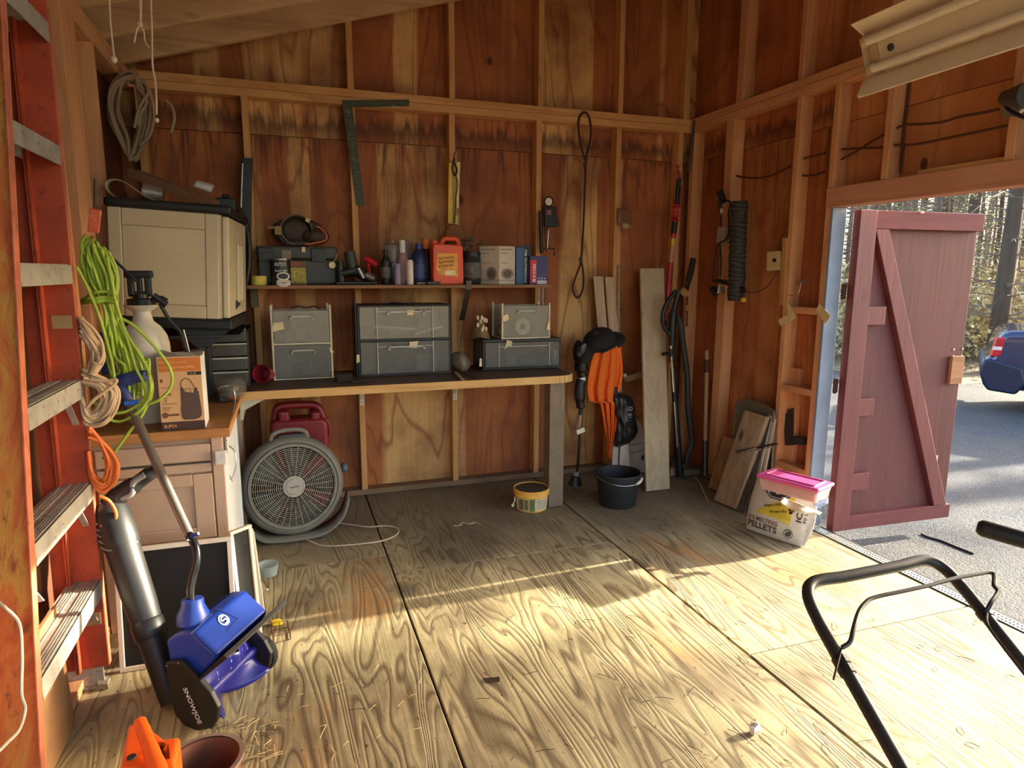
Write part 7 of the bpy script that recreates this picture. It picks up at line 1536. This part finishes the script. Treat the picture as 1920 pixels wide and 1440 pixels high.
# threshold crack with grass bits
LIT = NB('leaf litter'); _v = LIT.mp(); _a = LIT.noise(_v, 9, 6, .7); LITm = LIT.out(LIT.ramp(_a, [(.3, sr(92, 74, 52)), (.5, sr(136, 116, 86)), (.68, sr(160, 144, 114))]), .95)
hz = lambda x, y: gz(min(x, 20), min(y, 11))+.05+.05*max(0, math.hypot(x, y)-14)*.8
def litz(u, v):
    ang = R(-35+v*125); r_ = 12+u*70; x, y = 2+r_*math.cos(ang), r_*math.sin(ang)
    return (x, y, -.62+.055*(r_-10)+.25*noise.noise(Vector((x*.3, y*.3, 0))))
MB().grid(litz, 40, 50).one('woodland_floor', LITm, 'pale brown leaf litter rising into the woods', 'ground', kind='stuff', smooth=2)
gm = pm('spring grass', (122, 158, 58), .9, var=.3)
bm_ = MB(); rn = random.Random(5)
cg = at(1836, 712, d=11.0); cg.z = -.5
for i in range(2600):
    x, y = cg.x+rn.gauss(0, 1.1), cg.y+rn.gauss(0, .55); z = -.52+.03*rn.random(); h = rn.uniform(.05, .13); a = rn.uniform(0, 6.28); dx, dy = .012*math.cos(a), .012*math.sin(a); l = rn.uniform(-.05, .05)
    bm_.add([(x-dx, y-dy, z), (x+dx, y+dy, z), (x+l, y+l*.6, z+h)], [(0, 1, 2)])
bm_.one('grass_verge', gm, 'bright green grass verge at the edge of the driveway behind the door', 'grass', kind='stuff')
# ---- car
CARB = pm('dark blue car paint', (28, 42, 78), .25, .3, var=.05, Coat_Weight=1.0); CARL = pm('dark lower bumper', (34, 40, 58), .4); GLS = pm('dark car glass', (18, 22, 26), .08)
cd = 8.7; rear = at(1839, 690, d=cd); hd = Vector((.60, -.80, 0)).normalized(); gl = at(1925, 772, d=cd).z
car = T('car', 'dark blue sedan parked on the driveway beyond the open barn door', 'car', (rear.x, rear.y, gl))
rt_ = Vector((hd.y, -hd.x, 0))                        # the side that faces the shed
MCa = Matrix(((hd.x, -rt_.x, 0, rear.x), (hd.y, -rt_.y, 0, rear.y), (0, 0, 1, gl), (0, 0, 0, 1)))   # x forward, y away from the shed, z up
prof = [(.10, .30), (.02, .42), (.0, .62), (.05, .70), (.09, .74), (.16, 1.02), (.26, 1.07), (.75, 1.11), (1.35, 1.15), (3.25, 1.05), (4.2, .88), (4.5, .72), (4.55, .45), (4.4, .28)]
MB(MCa).prism([(x, .0, z) for x, z in prof], (0, 1.74, 0)).build('body', CARB, car, bevel=.09, seg=4, smooth=True)
MB(MCa).prism([(.62, .12, 1.10), (1.25, .22, 1.44), (2.4, .22, 1.46), (3.2, .12, 1.06)], (0, 1.46, 0)).build('cabin', CARB, car, bevel=.09, seg=3, smooth=True)
MB(MCa).prism([(.80, .10, 1.13), (1.28, .19, 1.40), (2.35, .19, 1.42), (3.0, .10, 1.10)], (0, .05, 0)).build('side_window', GLS, car)
MB(MCa).prism([(.10, -.012, .28), (.04, -.012, .36), (.0, -.012, .48), (-.01, -.012, .60), (.02, -.012, .68), (.10, -.012, .70), (.44, -.012, .60), (.50, -.012, .40), (.40, -.012, .25)], (0, 1.76, 0)).build('bumper', pm('bumper blue', (32, 42, 66), .35, .2), car, bevel=.03, seg=3, smooth=True)
tl_ = MB(MCa).prism([(.075, -.006, .72), (.12, -.006, .98), (.23, -.006, .99), (.20, -.006, .74)], (0, .22, 0)).build('tail_light', pm('red lens', (190, 30, 40), .2), car, bevel=.02); MB(MCa).prism([(.095, -.010, .82), (.105, -.010, .865), (.20, -.010, .865), (.195, -.010, .82)], (0, .05, 0)).build('white_lens', pm('white lens', (230, 214, 210), .2), tl_)
MB(MCa).prism([(.52, -.002, .76), (.54, -.002, .82), (.62, -.002, .81), (.64, -.002, .75), (.58, -.002, .72)], (0, .03, 0)).build('fuel_door', pm('fuel door glint', (170, 178, 190), .3), car, bevel=.004)
for x_ in (.98, 3.65):
    for y_ in (.0, 1.74):
        Mw = MCa @ Matrix.Translation((x_, y_, .32)) @ Matrix.Rotation(R(90), 4, 'X')
        MB(Mw).lathe([(.0, -.015), (.385, -.015), (.385, .018), (0, .018)], 28).build('wheel_arch', BLACK, car)
        MB(Mw).lathe([(.2, -.09), (.30, -.09), (.315, -.06), (.315, .02), (.30, .045), (.2, .05), (.2, -.09)], 28).build('tyre', RUB, car, smooth=True); MB(Mw).lathe([(0, .03), (.05, .045), (.19, .035), (.2, .04)], 24).build('wheel_rim', STEEL, car, smooth=True)
# ---- trees: bare and needle-thin conifers beyond the driveway
BARK = [wood('grey bark', (112, 100, 88), (70, 60, 52), 2, knots=.2, rough=.95), wood('brown bark', (92, 76, 62), (54, 44, 36), 2, knots=.2, rough=.95)]
TWIG = pm('dead twig', (116, 102, 88), .9); NEED = [pm('yellow green needles', (176, 184, 112), .9, var=.35), pm('dark needles', (92, 118, 74), .9, var=.35)]
def tree_proto(name, H, r0, nb, seed, nl, kind, label):
    rn = random.Random(seed); t = T(name, label, 'tree', (0, 0, 0), 'bare conifers beyond the driveway')
    P = []; x = y = 0
    for i in range(9): P.append((x, y, H*i/8)); x += rn.gauss(0, .05); y += rn.gauss(0, .05)
    MB().tube(P, [r0*(1-.85*i/8) for i in range(9)], 9).build('trunk', BARK[kind], t, smooth=2)
    b = MB(); lf = MB()
    for k in range(nb):
        z = H*rn.uniform(.08, .97); f = z/H; i = min(int(f*8), 7); base = Vector(P[i]).lerp(Vector(P[i+1]), f*8-i); a = rn.uniform(0, 6.28)
        L = rn.uniform(.9, 2.2)*(1.15-f*.75); d = Vector((math.cos(a), math.sin(a), rn.uniform(-.25, .2)))
        q = [base, base+d*L*.35+Vector((0, 0, .05*L)), base+d*L*.7+Vector((0, 0, -.02*L)), base+d*L+Vector((0, 0, -.12*L))]
        b.tube(q, [.016, .012, .008, .003], 4, cap=False)
        for _ in range(4):
            s = rn.uniform(.3, .95); p0 = base+d*L*s; d2 = (d+Vector((rn.gauss(0, .8), rn.gauss(0, .8), rn.gauss(0, .4)))).normalized(); l2 = L*rn.uniform(.15, .4)
            b.tube([p0, p0+d2*l2*.5+Vector((0, 0, .02)), p0+d2*l2], [.006, .004, .002], 3, cap=False)
            for _ in range(nl):
                c = p0+d2*l2*rn.random()+Vector((rn.gauss(0, .06), rn.gauss(0, .06), rn.gauss(0, .05))); a2 = rn.uniform(0, 6.28); w = rn.uniform(.02, .05)
                u = Vector((math.cos(a2), math.sin(a2), rn.uniform(-.5, .5)))*w; v = Vector((-math.sin(a2), math.cos(a2), rn.uniform(-.6, .6)))*w*.5
                lf.add([c-u, c+v, c+u, c-v], [(0, 1, 2, 3)])
    o = b.build('branches', TWIG, t); o['kind'] = 'stuff'
    if nl: o = lf.build('needles', NEED[kind], t); o['kind'] = 'stuff'
    return t
protos = [tree_proto('bare_tree', 11, .13, 90, 1, 1, 0, 'slim grey trunked tree with bare tangled branches in the woods beyond the driveway'), tree_proto('bare_tree', 13, .17, 110, 2, 2, 1, 'stout dark trunked tree with thin needles in the woods beyond the driveway'), tree_proto('bare_tree', 9, .07, 80, 3, 3, 0, 'thin young tree with yellow green tufts in the woods beyond the driveway'), tree_proto('bare_tree', 12, .10, 120, 4, 3, 1, 'slim dark conifer with sparse needles in the woods beyond the driveway')]
def terr(x, y):
    r_ = math.hypot(x-2, y); return -.62+.055*(r_-10)-.05
rn = random.Random(12); used = [False]*4; PLANTED = []
def plant(i, x, y, s=1, z=None):
    o = protos[i]
    if used[i]: o = dup(protos[i])
    used[i] = True; o.location = (x, y, terr(x, y) if z is None else z); o.rotation_euler.z = rn.uniform(0, 6.28); o.scale = (s, s, s); PLANTED.append(o)
for px, d, i in ((1884, 12.5, 1), (1902, 17, 0), (1862, 19, 3), (1800, 15, 1), (1786, 22, 0), (1755, 19, 1), (1740, 14, 2), (1722, 24, 3), (1700, 18, 0), (1672, 22, 1), (1650, 16, 2), (1634, 26, 3), (1610, 20, 0), (1596, 16.5, 2), (1588, 24, 1), (1850, 26, 2), (1830, 21, 2), (1772, 27, 3), (1912, 23, 3), (1935, 15, 0), (1960, 20, 1), (1990, 17, 2), (1560, 21, 1), (1530, 18, 0), (1500, 24, 3)):
    p_ = at(px, 520, d=d); plant(i, p_.x, p_.y, rn.uniform(.85, 1.15))
for k in range(46):
    p_ = at(rn.uniform(1480, 2080), 500, d=rn.uniform(27, 48)); plant(rn.randrange(4), p_.x, p_.y, rn.uniform(.8, 1.2))
SHADE_TREES = ((16, 4.4, 1), (19, 5.2, 3), (22, 3.9, 1), (14.5, 6.0, 3), (25, 5.6, 3), (27, 4.6, 1))
for x, y, i in SHADE_TREES: plant(i, x, y, 1.0, -.6)
# added pine, out of view, its bough shaped to dapple the left floor
pine = T('bare_tree', 'tall unseen pine added off to the right, its long bough shading the floor', 'tree', (22.4, .5, -.6))
MB().tube([(22.4, .5, -.6), (22.5, .45, 5), (22.4, .5, 10)], [.22, .17, .05], 10).build('trunk', BARK[1], pine, smooth=2)
bo = MB(); nd = MB(); rn = random.Random(77)
bo.tube([(22.4, .5, 6.7), (22.2, 1.4, 7.0), (22, 2.6, 7.0), (21.9, 3.4, 6.9)], [.07, .05, .03, .01], 6)
for k in range(3200):
    c = Vector((22+rn.gauss(0, .5), 2.45+rn.gauss(0, .40), 7.06+rn.gauss(0, .17))); w = rn.uniform(.05, .1); u = Vector((rn.gauss(0, 1), rn.gauss(0, 1), rn.gauss(0, 1))).normalized()*w; v = Vector((rn.gauss(0, 1), rn.gauss(0, 1), rn.gauss(0, 1))).normalized()*w
    nd.add([c-u, c+v, c+u, c-v], [(0, 1, 2, 3)])
o = bo.build('bough', TWIG, pine); o = nd.build('needles', NEED[1], pine); o['kind'] = 'stuff'
# brush along the wood edge
def brush_proto():
    rn = random.Random(21); t = T('brush_clump', 'pale tangle of twiggy brush at the foot of the trees', 'shrub', (0, 0, 0), 'brush along the wood edge'); b = MB(); l = MB()
    for k in range(110):
        a = rn.uniform(0, 6.28); p0 = Vector((rn.gauss(0, .4), rn.gauss(0, .3), 0)); d = Vector((math.cos(a)*.5, math.sin(a)*.5, 1)); L = rn.uniform(.5, 1.5)
        b.tube([p0, p0+d*L*.5+Vector((rn.gauss(0, .08), rn.gauss(0, .08), 0)), p0+d*L+Vector((rn.gauss(0, .2), rn.gauss(0, .2), -.1))], [.007, .005, .002], 3, cap=False)
        for _ in range(7):
            c = p0+d*L*rn.uniform(.3, 1)+Vector((rn.gauss(0, .1), rn.gauss(0, .1), rn.gauss(0, .1))); u = Vector((rn.gauss(0, .03), rn.gauss(0, .03), rn.gauss(0, .02))); v = Vector((rn.gauss(0, .03), rn.gauss(0, .03), rn.gauss(0, .03))); l.add([c-u, c+v, c+u, c-v], [(0, 1, 2, 3)])
    o = b.build('twigs', TWIG, t); o['kind'] = 'stuff'; o = l.build('leaves', pm('pale dead leaf', (176, 160, 112), .9, var=.3), t); o['kind'] = 'stuff'; return t
bp = brush_proto(); first = True
for k in range(34):
    p_ = at(rn.uniform(1560, 2000), 600, d=rn.uniform(13, 24)); o = bp if first else dup(bp); first = False
    o.location = (p_.x, p_.y, terr(p_.x, p_.y)); o.rotation_euler.z = rn.uniform(0, 6.28); s = rn.uniform(.8, 1.5); o.scale = (s, s, s)
lab = {0: 'stout dark tree trunk rising just behind the tail of the blue car', 1: 'slim grey tree between the stout trunk and the right frame edge', 3: 'dark tree trunk just right of the barn door top, left of the stout one', 4: 'slim grey tree close behind the upper right corner of the barn door', 5: 'stout trunk showing above the top rail of the barn door', 10: 'thin tufted tree above the hinge side of the barn door', 12: 'slim grey tree seen in the gap between the jamb and the barn door'}
for k_, o_ in enumerate(PLANTED):
    if k_ in lab: o_['label'] = lab[k_]
# crack on the driveway
P = [at(x, y, z=-.102) for x, y in ((1728, 997), (1740, 1003), (1765, 1010), (1790, 1020), (1826, 1034))]
for p_ in P: p_.z = gz(p_.x, p_.y)+.006
MB().tube(cr(P, 5), .006, 5).build('crack', pm('dark crack', (30, 30, 30), .9), gp)
# ================================================================== litter on the shed floor
m = MB(); rn = random.Random(4); c = at(1416, 1366, z=.016); m.sphere((0, 0, 0), 1, 6); m.v = [c+Vector((p.x*.024, p.y*.018, p.z*.016))*(.75+.5*noise.noise(p*1.7+Vector((3, 1, 0)))+.25) for p in m.v]
m.one('white_stone', pm('chalky stone', (226, 214, 196), .8), 'small white stone on the sunlit floor at the lower right', 'stone', smooth=False, jit=.016)
wc_ = T('wood_chip', 'dark ridged wood chip on the sunlit floor near the middle seam', 'chip', at(922, 1275, z=.004))
for k in range(4): MB().bar(at(905+k*2, 1273+k*2.2, z=.004), at(937, 1270+k*2.4, z=.005), .003, .004).build('splinter', pm('dark splinter', (70, 54, 34), .8), wc_)
MB().tube(cr([at(x, y, z=.004) for x, y in ((850, 986), (862, 985), (868, 980), (880, 982), (892, 980), (902, 984))], 5), .0025, 5).one('string_scrap', STR, 'short pale wavy string scrap on the shaded floor before the bench', 'string')
MB().tube(cr([at(x, y, z=.004) for x, y in ((1301, 893), (1312, 905), (1318, 920), (1324, 933), (1328, 942))], 5), .003, 5).one('string_scrap', STR, 'thin pale string on the floor at the foot of the right wall boards', 'string')
rn = random.Random(33); st_m = pm('dry straw', (206, 182, 124), .9); dk_m = pm('dark debris', (62, 48, 32), .9)
m = MB(); m2 = MB()
for k in range(150):
    px, py = rn.choice(((rn.uniform(400, 800), rn.uniform(1250, 1440)), (rn.uniform(380, 520), rn.uniform(1350, 1430)), (rn.uniform(900, 1900), rn.uniform(1100, 1440))))
    p_ = at(px, py, z=.003); a = rn.uniform(0, 6.28); L = rn.uniform(.008, .035); d = Vector((math.cos(a), math.sin(a), .0))*L
    (m if px < 820 and k % 3 else m2).tube([p_-d, p_+d*.2+Vector((0, 0, .003)), p_+d], .0011, 4)
m.one('straw_litter', st_m, 'scattered bits of dry straw on the floor at the lower left', 'straw', kind='stuff'); m2.one('dark_litter', dk_m, 'scattered dark wood crumbs over the sunlit floor', 'debris', kind='stuff')
